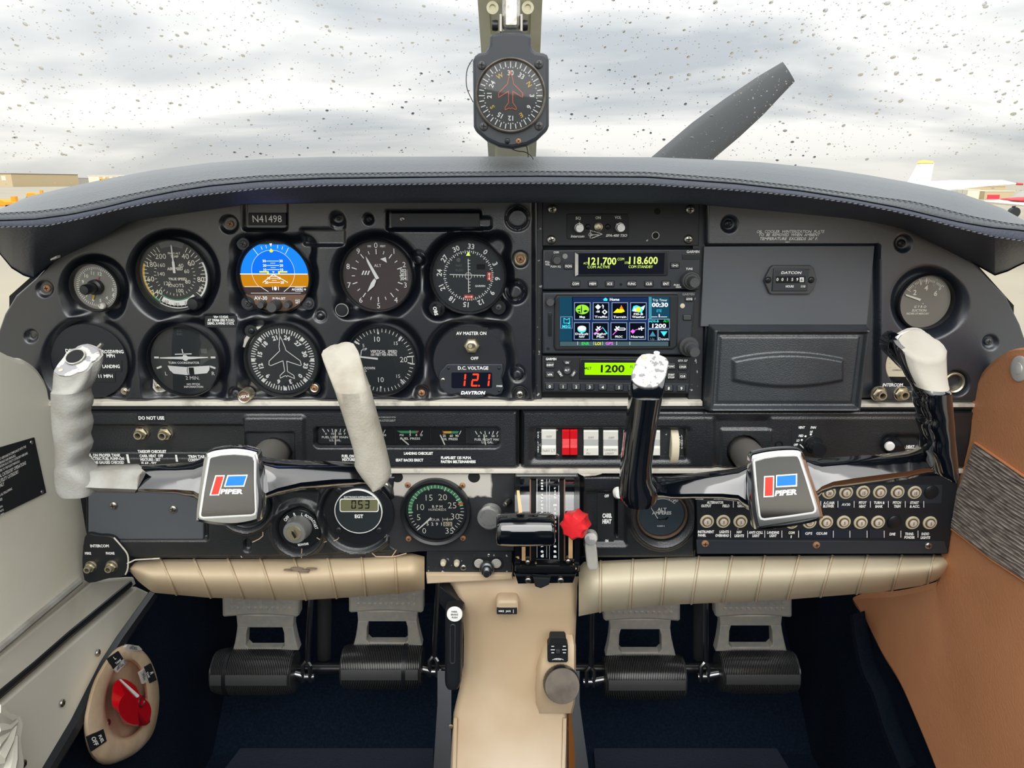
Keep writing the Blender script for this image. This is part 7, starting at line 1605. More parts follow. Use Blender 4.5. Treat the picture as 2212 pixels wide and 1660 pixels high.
mat('quadrant_paint', (20, 22, 25), .2, coat=.4, chips=((236, 196, 148), 60, .66))
for o in list(bpy.data.objects):
    if o.name.startswith('side_cheek'): o.data.materials[0] = M['quadrant_paint'] if 'quadrant_paint' in M else MAT['quadrant_paint']
b = MB(); prism(b, pxp([(1114, 1222), (1252, 1222), (1250, 1236), (1236, 1240), (1120, 1240), (1112, 1232)], -.045), 0, -.046, .003); obj('foot_bar', b, 'quadrant_paint', r)
b = MB(); prism(b, pxp([(1110, 1238), (1246, 1238), (1238, 1260), (1118, 1262)], -.034), .02, -.036, .003); obj('base_plate', b, 'gloss_black', r)
for u in (1141, 1211): screw('steel', r, u, 1254, 7, -.037, 60)
b = MB(); prism(b, pxp([(1150, 1244), (1190, 1246), (1186, 1262), (1168, 1270), (1156, 1266)], -.037), .0, -.040, .002); obj('torn_boot', b, 'matt_black', r)
b = MB(); plate(b, 1112, 1026, 1250, 1036, -.008, -.016, 1, .002); obj('top_bar', b, 'rubber', r)
for u, v in ((1140, 1213), (1227, 1211)): b = MB(); D2 = Dial(u, v, qy(v) - .001); D2.disc(b, [(5.5, 0), (5, .003), (0, .0045)], 16); obj('rivet', b, 'steel', r)
b = MB(); qband(b, 1144, 1147, .0012, v0=1036, v1=1212); obj('track_edge', b, 'ring_brown', r); b = MB(); qband(b, 1218, 1221, .0012, v0=1036, v1=1212); obj('track_edge', b, 'ring_brown', r)
b = MB(); qband(b, 1228, 1237, .0014, v0=1160, v1=1207); obj('bare_paint_patch', b, 'fluted_paint', r, label='cream patch where the black paint has gone'); b = MB(); qband(b, 1127, 1135, .0014, v0=1182, v1=1212); obj('bare_paint_patch', b, 'fluted_paint', r, label='cream patch where the black paint has gone'); b = MB(); qband(b, 1116, 1122, .0052, v0=1060, v1=1112, u0b=1121, u1b=1129); obj('bare_paint_patch', b, 'fluted_paint', r, label='cream patch where the black paint has gone')
b = MB()
def vtext(s_, u, v0, dv, h_):
    for i, ch in enumerate(s_):
        if ch != ' ':
            v = v0 + dv * i; text(b, ch, u, v, h_, qy(v) - .0012, 0, rot=90 if False else 0, sx=1.15, bold=.05)
for u_, seq in ((1171, (('o', 1038), ('p', 1044), ('e', 1050), ('n', 1056), ('t', 1069), ('h', 1076), ('r', 1083), ('o', 1090), ('t', 1098), ('t', 1106), ('l', 1114), ('e', 1122), ('c', 1150), ('l', 1160), ('o', 1170), ('s', 1180), ('e', 1191), ('d', 1201))),
                 (1199, (('r', 1055), ('i', 1062), ('c', 1068), ('h', 1075), ('m', 1091), ('i', 1100), ('x', 1108), ('t', 1118), ('u', 1127), ('r', 1137), ('e', 1147), ('l', 1168), ('e', 1180), ('a', 1191), ('n', 1202)))):
    for ch, v in seq: text(b, ch, u_, v, 4.6 + (v - 1038) * .012, qy(v) - .0013, 0, sx=1.25, bold=.06)
for (u0, v0, u1, v1) in ((1160, 1036, 1160, 1205), (1181, 1036, 1181, 1205), (1187, 1036, 1187, 1208), (1207, 1036, 1207, 1208)):
    tube(b, [P(lerp(u0, u1, k_), lerp(v0, v1, k_), qy(lerp(v0, v1, k_)) - .0011) for k_ in np.linspace(0, 1, 8)], .0002, 4)
lett(r, b)
# throttle handle
r = empty('throttle_lever', P(1136, 1180, -.09), 'glossy black bar-shaped throttle handle across the quadrant', 'lever')
b = MB(); tube(b, [P(1152, 1150, -.04), P(1140, 1146, -.075)], .006, 12); obj('lever_arm', b, 'steel', r)
b = MB(); yc = -.085
loft(b, [ell(P(u, 1144, yc), (0, q_ * .017, 0), (0, 0, q_ * .0152), 28, .85) for u, q_ in ((1072, .5), (1072.5, .84), (1076, .95), (1085, .99), (1110, 1.02), (1136, 1.03), (1160, 1.02), (1188, .99), (1195, .95), (1198, .84), (1198.5, .5))]); obj('grip', b, 'gloss_black', r, smooth=60)
# mixture
r = empty('mixture_lever', P(1243, 1160, -.08), 'red eight-lobed mixture knob beside the black throttle bar', 'lever')
b = MB(); tube(b, [P(1232, 1140, -.04), P(1236, 1134, -.07)], .004, 10); obj('lever_arm', b, 'steel', r)
b = MB(); c = P(1249, 1127, -.058); m_ = mpp(1130, -.07); ax = Vector((-.42, -1, .10)).normalized()
lobef = lambda a, k_: 1 + .085 * (1 - 2 * abs(math.sin(a * 4))) 
lathe(b, c, [(0, -.004), (20 * m_, -.004), (27 * m_, -.001), (29.5 * m_, .003), (29.5 * m_, .014), (28.5 * m_, .017), (24 * m_, .0195), (0, .021)], 96, ax=ax, fn=lobef); obj('knob', b, 'red_plastic', r, smooth=35)
# friction / primer lever
r = empty('friction_lever', P(1280, 1232, -.05), 'grey metal lever hanging below the red mixture knob', 'lever')
b = MB(); prism(b, pxp([(1263, 1163), (1286, 1166), (1290, 1190), (1293, 1228), (1290, 1233), (1273, 1233), (1268, 1225), (1264, 1190)], -.046), -.038, -.046, .0016, back=True); obj('blade', b, 'cast_pedal', r)
b = MB(); c = P(1276, 1158, -.034); lathe(b, c, [(0, 0), (.0072, 0), (.0075, .01), (.0065, .0145), (0, .0155)], 26, ax=(-.1, -1, .25)); obj('pivot_cap', b, 'worn_plate', r)
b = MB(); tube(b, [P(1268, 1150, -.012), P(1276, 1158, -.036)], .004, 10); obj('spindle', b, 'steel', r)
b = MB(); plate(b, 1108, 1092, 1112, 1042, -.02, -.024, 0, 0); b = MB(); D2 = Dial(1100, 1083, -.014); lathe(b, P(1100, 1083, -.012), [(0, 0), (.0035, 0), (.0035, .006), (.0025, .01), (0, .0105)], 14, ax=(-.5, -1, 0)); obj('side_bolt', b, 'steel', bpy.data.objects['throttle_quadrant'])

# ================================================================== lower row, passenger side
def low_r(U, V):
    H = np.full_like(U, .010)
    e = np.minimum(np.minimum(1503 - U, U - 1254), np.minimum(V - 1024, np.interp(U, [1250, 1505], [1209, 1207]) - V)); H = H - .007 * sst(1 - e / 8)
    H = cut(H, sdb(U, V, 1262, 1062, 1352, 1176, 4), .005, 12); H = cut(H, sdb(U, V, 1328, 1074, 1334, 1163, 3), .009, 3)
    d = np.hypot(U - 1430, V - 1112); H = cut(H, d - 53, .008, 6); H = H + .006 * sst(1 - np.abs(d - 66) / 13)
    return H
lr_ = field('carburettor_heat_cover', 1026, 1209, lambda v: 1252, lambda v: 1504, low_r, 'grained_plastic', 2.2, 0, label='black cover lettered CARB. HEAT with the ammeter ring', cat='panel cover')
b = MB(); plate(b, 1290, 1066, 1326, 1172, -.0045, -.0058, 1, .0003); obj('label_plate', b, 'matt_black', lr_)
b = MB(); text(b, 'OFF', 1310.5, 1072, 6, -.0062, wpx=9.5, bold=.05); text(b, 'CARB.', 1311.5, 1114.5, 9, -.0062, wpx=20, bold=.06); text(b, 'HEAT', 1311, 1127, 9, -.0062, wpx=19, bold=.06); text(b, 'ON', 1310.5, 1169, 5.5, -.0062, wpx=7, bold=.05); obj('lettering', b, 'white_print', lr_)
b = MB(); tube(b, [P(1331, 1072, -.004), P(1333, 1066, -.03)], .004, 10); obj('lever_stem', b, 'satin_black', lr_)
b = MB(); lathe(b, P(1334, 1062, -.024), [(0, 0), (.0055, .001), (.006, .008), (.0035, .013), (0, .0135)], 20, ax=(0, -1, .1)); obj('lever_knob', b, 'white_print', lr_)
r, D = instrument('ammeter', 'round ALT AMPERES gauge with a worn brown ring', 1429, 1112, 55, 49, y=-.006, bez='amp_ring', face='dial_blue', h=.006)
b = MB(); D.arc(b, -46, 46, 36, 37, 0, n=20)
for i in range(13): D.tick(b, -44 + i * 7.4, 36, 42 if i % 2 else 40, 2.6 if i % 2 else 1.4)
D.arc(b, -46, 46, 41.5, 42.3, 0, n=20)
D.txt(b, '0', -32, 30, 6.5, rot=-30); D.txt(b, '60', 30, 34, 6, rot=30); D.txt(b, 'ALT', 0, 12, 7.5, bold=.03); D.txt(b, 'AMPERES', 0, 4, 7, bold=.03); D.txt(b, '8-5889-4', 0, -27, 3, bold=.02)
lett(r, b)
needle('needle', r, D, [(-7.5, -8), (-9.5, -8), (-27, 21), (-28, 23), (-26, 21)])
b = MB(); D.line(b, [(-10, -8), (-4, -12), (8, -10), (14, -6), (10, -12)], 2.4, 0, .0008); obj('movement_arc', b, 'black_void', r)
# breaker panel
y = -.012
r = empty('breaker_panel', P(1770, 1194, y), 'black circuit breaker panel with two rows of ivory buttons', 'breaker panel')
b = MB(); prism(b, pxp([(1504, 1030), (2072, 1030), (2050, 1192), (2048, 1198), (1506, 1198)], y), .004, y, .0015); obj('plate', b, 'panel_paint', r)
b = MB(); prism(b, pxp([(1508, 1048), (2036, 1048), (2033, 1088), (1508, 1084)], y - .0004), y, y - .0005, .0001); obj('label_strip', b, 'grey_plate' if False else 'compass_grey', r)
b = MB(); prism(b, pxp([(1504, 1167), (2040, 1170), (2048, 1196), (1506, 1197)], y - .0012), y, y - .0018, .0008); obj('lower_rail', b, 'compass_grey', r)
for k_, u, v in (('rust', 1523, 1174.5), ('rust', 1763, 1177.5), ('steel', 2005, 1179)): screw(k_, r, u, v, 8, y - .0018, u % 50)
cb = MB(); lathe(cb, (0, 0, 0), [(15, 0), (15, 2), (13.5, 3.4), (11, 3.4), (10.6, 1.2), (10.2, 1.2)], 28)
cbm = mesh_of('circuit_breaker', cb, 'breaker_ivory'); 
cb = MB(); lathe(cb, (0, 0, 0), [(10.4, 1), (8.2, 1), (8, 6), (7, 6.6), (0, 6.6)], 24); cfm = mesh_of('button', cb, 'breaker_face')
cb = MB(); lathe(cb, (0, 0, 0), [(10.4, 1.1), (10.4, 4.6), (8.6, 4.8), (8.4, 3)], 24); crm = mesh_of('collar', cb, 'ring_brown')
def breaker(u, v, t, blank=False):
    m_ = mpp(v, y)
    if blank:
        b = MB(); D2 = Dial(u, v, y); D2.disc(b, [(16, 0), (15.5, .0015), (13, .0022), (0, .0024)], 28); obj('blank_plug', b, 'satin_black', r); return
    o = inst('circuit_breaker', cbm, r, P(u, v, y), m_)
    for nm, me in (('collar', crm), ('button', cfm)):
        q_ = bpy.data.objects.new(nm, me); COL.objects.link(q_); q_.parent = o
    v_, f_ = tmesh(t, .03); b = MB(); h = 7 / .73
    if len(v_) > 2:
        cx_ = (v_[:, 0].min() + v_[:, 0].max()) / 2; cz_ = (v_[:, 1].min() + v_[:, 1].max()) / 2
        b.add([((p[0] - cx_) * h * .8, -6.8, (p[1] - cz_) * h) for p in v_], f_); q_ = bpy.data.objects.new('lettering', mesh_of('lettering', b, 'ring_brown', smooth=0)); COL.objects.link(q_); q_.parent = o
for u, v, t in ((1753, 1063, '5'), (1790, 1064, '30'), (1827, 1064, '5'), (1863.6, 1063, '15'), (1900, 1063, '5'), (1938, 1063, '5'), (1975, 1064, '15'), (1527, 1126.5, '5'), (1562, 1126.5, '5'), (1599, 1126.5, '5'), (1636, 1128, '5'), (1673, 1128, '5'), (1710, 1128.5, '5'), (1748, 1128, '10'), (1784, 1128, '5'), (1822, 1128, '5'), (1858.6, 1129, '5'), (1896, 1128, '5'), (1970.6, 1129.5, '5'), (2008, 1129.5, '5')): breaker(u, v, t)
breaker(2011, 1063, '', True); breaker(1932, 1128, '', True)
yy = y - .0008; mat('tape_blue', (34, 44, 56), .3)
for u0, u1, va_, vb_ in ((1809, 1842, 1083, 1101), (1730, 1796, 1144, 1163), (1800, 1834, 1144, 1163), (1838, 1872, 1144, 1163), (1878, 1908, 1144, 1163)): b = MB(); plate(b, u0, va_, u1, vb_, yy + .0008, yy - .0002, 0, .0001); obj('label_tape', b, 'tape_blue', r)
b = MB(); yy = y - .0013
for t, u, v, w_ in (('ALTERNATOR', 1545, 1086, 35), ('OUTPUT', 1525.5, 1093.5, 21), ('FIELD', 1568.5, 1093.5, 15), ('ENG', 1599, 1086, 12), ('GROUP', 1603, 1093.5, 20), ('A.C./AIR', 1791, 1087, 24), ('BLOWER', 1790, 1094, 23), ('AV30', 1827.5, 1090.5, 18), ('PITOT', 1863.5, 1086.5, 16), ('HEAT', 1863, 1094.5, 14), ('TURN &', 1899.5, 1086.5, 23), ('BANK', 1899, 1094.5, 16), ('PITCH', 1937.5, 1086.5, 17), ('TRIM', 1938, 1094.5, 14), ('START', 1975.5, 1086.5, 18), ('& ACC.', 1976, 1094.5, 21),
                    ('INSTRUMENT', 1525, 1149.5, 34), ('PANEL', 1516.5, 1157, 17), ('LIGHTS', 1564.5, 1149.5, 20), ('OVERHEAD', 1560, 1157.5, 29), ('NAV', 1597, 1150, 11), ('LIGHTS', 1597, 1158, 20), ('ANTI COLL', 1633, 1151, 30), ('LIGHT', 1633, 1158, 15), ('LANDING', 1670, 1151, 25), ('LIGHT', 1670, 1158, 15), ('COM', 1710, 1151.5, 13), ('1', 1709, 1160, 2), ('GPS', 1747, 1153, 15), ('GDL88', 1775, 1153, 23), ('DME', 1928, 1154.5, 12), ('TRANS-', 1964.5, 1154, 19), ('PONDER', 1965, 1161.5, 22), ('RADIO', 1999, 1154, 16), ('LIGHTS', 1999, 1162, 20)):
    text(b, t, u, v, 5.6, yy, wpx=w_, bold=.02 if t in ('AV30', 'GPS', 'GDL88') else .045)
for u in (1584, 1773, 1810, 1845, 1880, 1919, 1955.5, 1995.5): flat(b, rr(u - .7, 1083, u + .7, 1097), yy)
for u in (1578, 1615, 1652, 1689, 1725, 1800, 1836, 1873, 1910, 1946, 1983): flat(b, rr(u - .7, 1147, u + .7, 1162), yy)
flat(b, [(1508, 1160), (1600, 1166), (1600, 1166.8), (1508, 1161)], yy) if False else None
lett(r, b)

# ================================================================== control wheels
def sect(u0, u1, v, y, dep, e=.8, n=28, tilt=0.0, fx=0.0):
    um, h_ = (u0 + u1) / 2, (u1 - u0) / 2; s_ = abs(um - CX) * dep / (y - EYE.y) * 1.05; h_ = math.sqrt(max(h_ * h_ - s_ * s_, (.4 * h_) ** 2)); u0, u1 = um - h_, um + h_
    a, c = P(u0, v, y), P(u1, v, y); ctr = (a + c) / 2; hw = (c - a) / 2
    return ell(ctr, hw + Vector((0, fx, 0)), (0, dep, tilt * dep), n, e)
def arm(rootobj, name, st, y, dep, m, **k):
    """st: (u, v of back top, v of front ridge, v of front bottom, v of back bottom)"""
    rings = []
    for u, vb, vr, vf, vk, *yy in st:
        yq = yy[0] if yy else y
        rings.append([P(u, vb, yq + dep), P(u, lerp(vb, vr, .5) - 1, yq + dep * .7), P(u, vr - 1.5, yq + .0125), P(u, vr + 2, yq + .0105), P(u, lerp(vr, vf, .5), yq + .0045), P(u, vf - 5, yq), P(u, vf, yq + .003), P(u, vk, yq + dep * .5), P(u, vk - 4, yq + dep), P(u, vb + 8, yq + dep + .003)])
    b = MB(); loft(b, rings); return obj(name, b, m, rootobj, smooth=50, **k)
YK = -.135
def grip(rootobj, name, Lp, Rp, vs_, y, dep, m, top=None, e=.78, ylean=0.0, mi=None, **k):
    rings = []
    for v in vs_:
        yy = y - ylean * (vs_[0] - v) / (vs_[0] - vs_[-1] or 1)
        rings.append(sect(ip(v, Lp), ip(v, Rp), v, yy, dep, e))
    b = MB(); loft(b, rings); return obj(name, b, m, rootobj, smooth=55, **k)
def blob_ring(pts, y_of, n=28):
    """closed outline (px) with per-point depth, resampled to n by angle from +x"""
    cu = sum(p[0] for p in pts) / len(pts); cv = sum(p[1] for p in pts) / len(pts); o = []
    an = [math.atan2(p[1] - cv, p[0] - cu) for p in pts]; rd = [math.hypot(p[0] - cu, p[1] - cv) for p in pts]; z = sorted(zip(an, rd)); A_ = [q_[0] for q_ in z]; B_ = [q_[1] for q_ in z]
    A_ = [A_[-1] - 2 * math.pi] + A_ + [A_[0] + 2 * math.pi]; B_ = [B_[-1]] + B_ + [B_[0]]
    for i in range(n):
        a = 2 * math.pi * i / n; aa = a if a <= math.pi else a - 2 * math.pi; d = float(np.interp(aa, A_, B_)); u, v = cu + d * math.cos(a), cv + d * math.sin(a); o.append(P(u, v, y_of(u, v)))
    return o
def cap_loft(rootobj, name, outline, y_top, grow, down, m, n=28, capm=None, **k):
    """a head block: slanted top outline, sides dropping by down (world z) and growing"""
    return None
def shift(ring, dx, dy, dz, s=1.0):
    c = sum(ring, Vector()) / len(ring); return [c + (p - c) * s + Vector((dx, dy, dz)) for p in ring]
# ---- pilot wheel
yk = empty('control_wheel', P(500, 1050, YK), 'pilot control wheel, bare grey grips on black arms', 'control wheel', 'control wheels')
b = MB(); p_ = P(594, 974, 0); tube(b, [p_ + Vector((0, .03, 0)), p_, Vector((p_.x, YK + .012, p_.z))], .0175, 32); obj('shaft', b, 'shaft_grey', yk)
arm(yk, 'arm', [(298, 1003, 1015, 1062, 1064), (320, 1003, 1015, 1062, 1066), (380, 1002, 1015.5, 1063, 1068), (418, 998, 1014, 1066, 1076), (440, 990, 1006, 1078, 1092), (470, 984, 1000, 1096, 1106)], YK, .026, 'gloss_black')
arm(yk, 'arm', [(530, 984, 998, 1094, 1106), (560, 984, 1000, 1082, 1094), (576, 988, 1006, 1070, 1078), (600, 992, 1012, 1060, 1070), (650, 995, 1011, 1048, 1059), (720, 997, 1009.5, 1041, 1055), (765, 998, 1009, 1040, 1052), (800, 1000, 1012, 1044, 1049), (815, 1006, 1018, 1042, 1046)], YK, .026, 'gloss_black')
# bare casting, outer grip: column + elbow + start of the arm
Lp = [(760, 150), (805, 116), (815, 112), (830, 110.5), (890, 111), (950, 116), (1010, 120), (1045, 123), (1055, 126), (1062, 134)]
Rp = [(760, 232), (790, 234), (818, 217), (832, 203), (845, 197), (856, 199), (866, 203), (878, 202), (888, 198), (897, 197), (908, 201), (918, 203), (930, 201), (945, 197), (955, 200), (963, 203), (975, 200), (985, 195), (996, 193), (1006, 199), (1016, 208), (1030, 222), (1045, 222), (1055, 222), (1062, 220)]
vs_ = [1061, 1058, 1052, 1040, 1028, 1016, 1006] + list(np.arange(999, 840, -4.5))
plate_o = [(141, 817), (120, 812), (114, 803), (124, 792), (138.5, 776), (165, 753), (178, 745), (188, 743), (205, 748), (221, 756.5), (225, 762), (223, 768), (200, 786), (169, 808), (158, 815)]
yo = lambda u, v: YK + .012 - (v - 780) * .00042
top_r = blob_ring(plate_o, yo)
rings = [sect(ip(v, Lp), ip(v, Rp), v, YK + .007, .0175, .62 if v > 1000 else .8) for v in vs_]
# blob_ring runs clockwise on screen, the sections anticlockwise: align by sending each to angle order
top_al = [top_r[(-i) % 28] for i in range(28)]
mixr = lambda a_, c_, k: [p.lerp(q_, k) for p, q_ in zip(a_, c_)]
def head(top, C, drop=.018, n=9, p=1.7, grow=.04): return [mixr(shift(top, 0, .0, -drop * t, 1 + grow * math.sin(math.pi * min(t * 1.6, 1))), C, t ** p * (3 - 2 * t) if t < 1 else 1) for t in [i / n for i in range(n - 1, -1, -1)]]
b = MB(); loft(b, rings + head(top_al, rings[-1]), capmi=0); obj('outer_grip', b, 'bare_casting', yk, label='bare grey cast grip with finger notches', smooth=60)
b = MB(); st = [(150, 1034, 1038, 1057, 1059), (175, 1022, 1028, 1058, 1061), (196, 1012, 1020, 1058, 1062), (215, 1006, 1018, 1059, 1064), (250, 1004.5, 1016, 1060, 1064.5), (286, 1003.5, 1015.5, 1061.5, 1065.5), (300, 1003, 1015, 1062, 1065.5), (306, 1004, 1015, 1030, 1050)]
rg = []
for u, vb, vr, vf, vk in st:
    yq, dep = YK - .0006 - ip(u, [(150, .007), (175, .008), (196, .007), (230, .003), (262, 0)]), .0275
    rg.append([P(u, vb - .5, yq + dep), P(u, lerp(vb, vr, .5) - 1.6, yq + dep * .7), P(u, vr - 2, yq + .012), P(u + 4 * (u > 290), vr + 1.5, yq + .0098), P(u + 10 * (u > 290), lerp(vr, vf, .4), yq + .0045), P(u - 4 * (u > 299), vf - 4, yq), P(u - 8 * (u > 299), vf + .5, yq + .004), P(u - 8 * (u > 299), vk + 1, yq + dep * .5), P(u, vk - 3, yq + dep), P(u, vb + 8, yq + dep + .003)])
loft(b, rg); obj('bare_arm', b, 'bare_casting', yk, label='bare metal end of the arm where the black coat is gone', smooth=55)
b = MB(); pl_ = shift(top_al, 0, 0, 0, .93); pl2 = shift(top_al, -.0006, -.0012, .0010, .93); pl3 = shift(top_al, -.0006, -.0014, .0013, .88); loft(b, [pl_, pl2, pl3]); obj('switch_plate', b, 'worn_plate', yk, label='worn silver plate with a round hole')
c = sum(top_al, Vector()) / 28; nrm = (top_al[7] - top_al[0]).cross(top_al[14] - top_al[0]).normalized(); nrm = -nrm if nrm.y > 0 else nrm
hc = P(166, 776, yo(166, 776)) + nrm * .0030
b = MB(); lathe(b, hc, [(.0088, 0), (.0086, .0009), (.0075, .0009), (.0068, -.0012)], 30, ax=nrm); obj('hole_rim', b, 'steel', yk); b = MB(); lathe(b, hc + nrm * .0005, [(.0076, 0), (0, 0)], 28, ax=nrm); obj('hole', b, 'black_void', yk)
b = MB(); lathe(b, P(134, 803, yo(134, 803)) + nrm * .0014, [(.0022, 0), (.0018, .001), (0, .0012)], 14, ax=nrm); obj('screw', b, 'brass_steel', yk)
b = MB(); tube(b, [P(213, 751, YK + .018), P(221, 743, YK + .018)], .0017, 10); obj('pin', b, 'steel', yk)
# inner grip
Lp = [(755, 696), (796, 704), (834, 722), (892, 741), (940, 756), (981, 768), (1003, 766), (1030, 786), (1047, 803)]
Rp = [(755, 770), (767, 773), (796, 785), (844, 801), (902, 816), (959.5, 831.5), (1000, 841), (1025, 845.5), (1037, 841), (1043, 835), (1047, 824)]
vs_ = [1047, 1043, 1036, 1024, 1010, 1000, 985, 965, 940, 915, 890, 865, 840, 822, 808]
top_o = [(694, 768), (696, 759), (706, 752), (730, 744), (752, 739), (763, 742), (769, 752), (778, 778), (784, 797), (778, 806), (750, 812), (735, 814), (722, 810), (704, 792), (697, 776)]
rings = [sect(ip(v, Lp), ip(v, Rp), v, YK - .002 - .006 * (1047 - v) / 290, .017, .8) for v in vs_]
t2 = blob_ring(top_o, lambda u, v: YK + .006 - (v - 780) * .00035); t2 = [t2[(-i) % 28] for i in range(28)]
b = MB(); loft(b, rings[:-2] + head(t2, rings[-3], .006, 6, 1.3, .0)[1:] + [shift(t2, 0, -.0003, .0004, .93), shift(t2, 0, -.0006, .0008, .7)]); obj('inner_grip', b, 'pale_casting', yk, label='pale bare tapered grip nearer the throttle', smooth=60)
# hub badge
def hub_badge(rt, outer, inner, y, red, blue, px_, w_, h_, rot, wo):
    zc_ = P(500, 1052, y).z
    def lean(b): b.v = [(p[0], p[1] + .22 * (p[2] - zc_), p[2]) for p in b.v]; return b
    obj = lambda n_, b_, m_, p_, **k_: globals()['obj'](n_, lean(b_), m_, p_, **k_)
    b = MB(); o_ = smooth_pts(outer, 4); prism(b, pxp(o_, y), y + .006, y - .004, .004, back=True); obj('hub', b, 'chrome', rt)
    i_ = smooth_pts(inner, 3) if False else inner
    b = MB(); prism(b, pxp(i_, y - .005), y - .003, y - .0058, .0012); obj('badge_rim', b, 'rim_bright', rt)
    p2 = inset(pxp(i_, y - .006), .0022); b = MB(); prism(b, p2, y - .005, y - .0064, .0003); obj('badge_face', b, 'badge_face', rt)
    ys = y - .0068; b = MB(); flat(b, wo[0], ys, 0); flat(b, wo[1], ys, 0); flat(b, red, ys - .0002, 1); flat(b, blue, ys - .0002, 2)
    text(b, 'PIPER', px_[0], px_[1], h_, ys, 0, wpx=w_, bold=.05, sh=.25, rot=rot); obj('emblem', b, ['white_print', 'badge_red', 'badge_blue'], rt, label='red and blue emblem lettered PIPER')
mat('badge_face', (138, 136, 132), .07, 1)
hub_badge(yk, [(436, 992), (446, 980), (476, 974), (512, 973), (546, 979), (556, 988), (564, 1028), (572, 1068), (572, 1106), (563, 1120), (508, 1128), (438, 1120), (430, 1108), (430, 1074), (433, 1030)],
          [(443, 996), (447, 990), (470, 985), (500, 983), (530, 985), (545, 989), (549, 1000), (553, 1050), (559, 1100), (557, 1108), (548, 1111), (445, 1116), (436, 1113), (434, 1106), (437, 1060)], YK - .002,
          [(465, 1032.5), (480.5, 1032), (472, 1067.5), (457, 1068)], [(491, 1032), (530, 1031), (524.5, 1050), (486, 1051)], (501.5, 1062), 47, 9, 0,
          ([(462.5, 1030), (483.5, 1029.5), (474.5, 1069.5), (453.5, 1070)], [(488.5, 1029.5), (533, 1028.5), (527, 1052.5), (483, 1053)]))
# ---- passenger wheel
yk2 = empty('control_wheel', P(1695, 1055, YK), 'passenger control wheel, glossy black with one pale horn tip', 'control wheel', 'control wheels')
b = MB(); p_ = P(1606, 974, 0); tube(b, [p_ + Vector((0, .03, 0)), p_, Vector((p_.x, YK + .012, p_.z))], .0165, 32); obj('shaft', b, 'shaft_grey', yk2)
arm(yk2, 'arm', [(1398, 1018, 1042, 1074, 1080), (1412, 1028, 1046, 1070, 1080), (1424, 1033, 1052, 1068, 1078), (1450, 1029, 1044, 1073, 1079), (1500, 1023, 1035, 1072, 1080), (1560, 1016, 1027, 1072, 1080), (1595, 1012, 1022, 1075, 1084), (1612, 1004, 1014, 1086, 1100), (1640, 996, 1006, 1100, 1112), (1670, 992, 1004, 1106, 1116)], YK, .026, 'gloss_black')
arm(yk2, 'arm', [(1716, 984, 996, 1104, 1116), (1745, 986, 998, 1096, 1110), (1760, 990, 1004, 1070, 1082), (1776, 990, 1008, 1056, 1066), (1800, 989, 1005, 1046, 1057), (1850, 985, 1000, 1038, 1052), (1910, 981, 994, 1030, 1044), (1960, 974, 988, 1024, 1036), (1990, 966, 982, 1018, 1028), (2020, 962, 982, 1016, 1024)], YK, .026, 'gloss_black')
Lp = [(770, 1376), (783, 1375), (790, 1371), (827, 1361), (886, 1355), (934, 1348), (1014.6, 1339), (1050, 1337), (1072, 1336), (1082, 1344)]
Rp = [(770, 1443), (783, 1444), (820, 1437), (877, 1426), (946, 1414), (1010, 1406), (1033, 1410), (1050, 1420), (1070, 1424), (1082, 1410)]
vs_ = [1083, 1080, 1074, 1060, 1046, 1033, 1018, 1000, 975, 950, 920, 890, 865, 852]
top_o = [(1385, 767.5), (1410, 766), (1426, 768), (1440, 774), (1445, 783), (1441, 800), (1428, 829), (1420, 837), (1407.5, 840), (1390, 839), (1375, 834), (1364, 825), (1363, 815), (1370, 795), (1376, 777)]
rings = [sect(ip(v, Lp), ip(v, Rp), v, YK - .002 - .004 * (1083 - v) / 290, .0185, .82) for v in vs_]
t2 = blob_ring(top_o, lambda u, v: YK + .010 - (v - 800) * .00040); t2 = [t2[(-i) % 28] for i in range(28)]
b = MB(); loft(b, rings + head(t2, rings[-1], .007, 7, 1.3, .03)); obj('inner_grip', b, 'gloss_black', yk2, smooth=60)
b = MB(); loft(b, [shift(t2, 0, 0, 0, .97), shift(t2, -.0002, -.0009, .0010, .96), shift(t2, -.0002, -.0012, .0014, .91)]); obj('cap_plate', b, 'white_worn', yk2, label='white scuffed cap plate')
nrm = (t2[7] - t2[0]).cross(t2[14] - t2[0]).normalized(); nrm = -nrm if nrm.y > 0 else nrm
for u, v in ((1390.5, 775), (1394, 830)): b = MB(); lathe(b, P(u, v, YK + .010 - (v - 800) * .0004) + nrm * .0016, [(.0026, 0), (.002, .0006), (0, .0006)], 14, ax=nrm); obj('screw', b, 'brass_steel', yk2)
b = MB(); lathe(b, P(1418, 768, YK + .026), [(0, -.001), (.0028, 0), (.0028, .003), (0, .004)], 12, ax=(0, -.3, 1)); obj('tip_button', b, 'white_print', yk2)
Lp = [(740, 1930), (768, 1938), (800, 1962), (812, 1963), (825, 1961.5), (836, 1965), (849, 1970), (862, 1969), (879, 1971), (889, 1976), (899, 1978), (910, 1975), (921, 1977.5), (932, 1982), (943, 1985), (955, 1984), (971, 1985), (985, 1992), (1010, 1998), (1019, 2000), (1026, 2020)]
Rp = [(740, 2044), (764, 2046), (795, 2051), (832, 2054), (882, 2059), (950, 2065), (967, 2067), (1000, 2071), (1019, 2072), (1026, 2060)]
vs_ = [1027, 1024, 1018, 1008, 996, 984] + list(np.arange(972, 845, -5)) + [842]
top_o = [(1975, 708), (1987, 710), (2000, 719), (2015, 731), (2039, 747), (2046, 758), (2042, 772), (2030, 781), (2006, 782), (1985, 778), (1965, 768), (1945, 752), (1928, 736), (1927, 728), (1945, 717)]
rings = [sect(ip(v, Lp), ip(v, Rp), v, YK - .002, .0185, .82) for v in vs_]
yt = lambda u, v: YK + .012 - (v - 745) * .00045
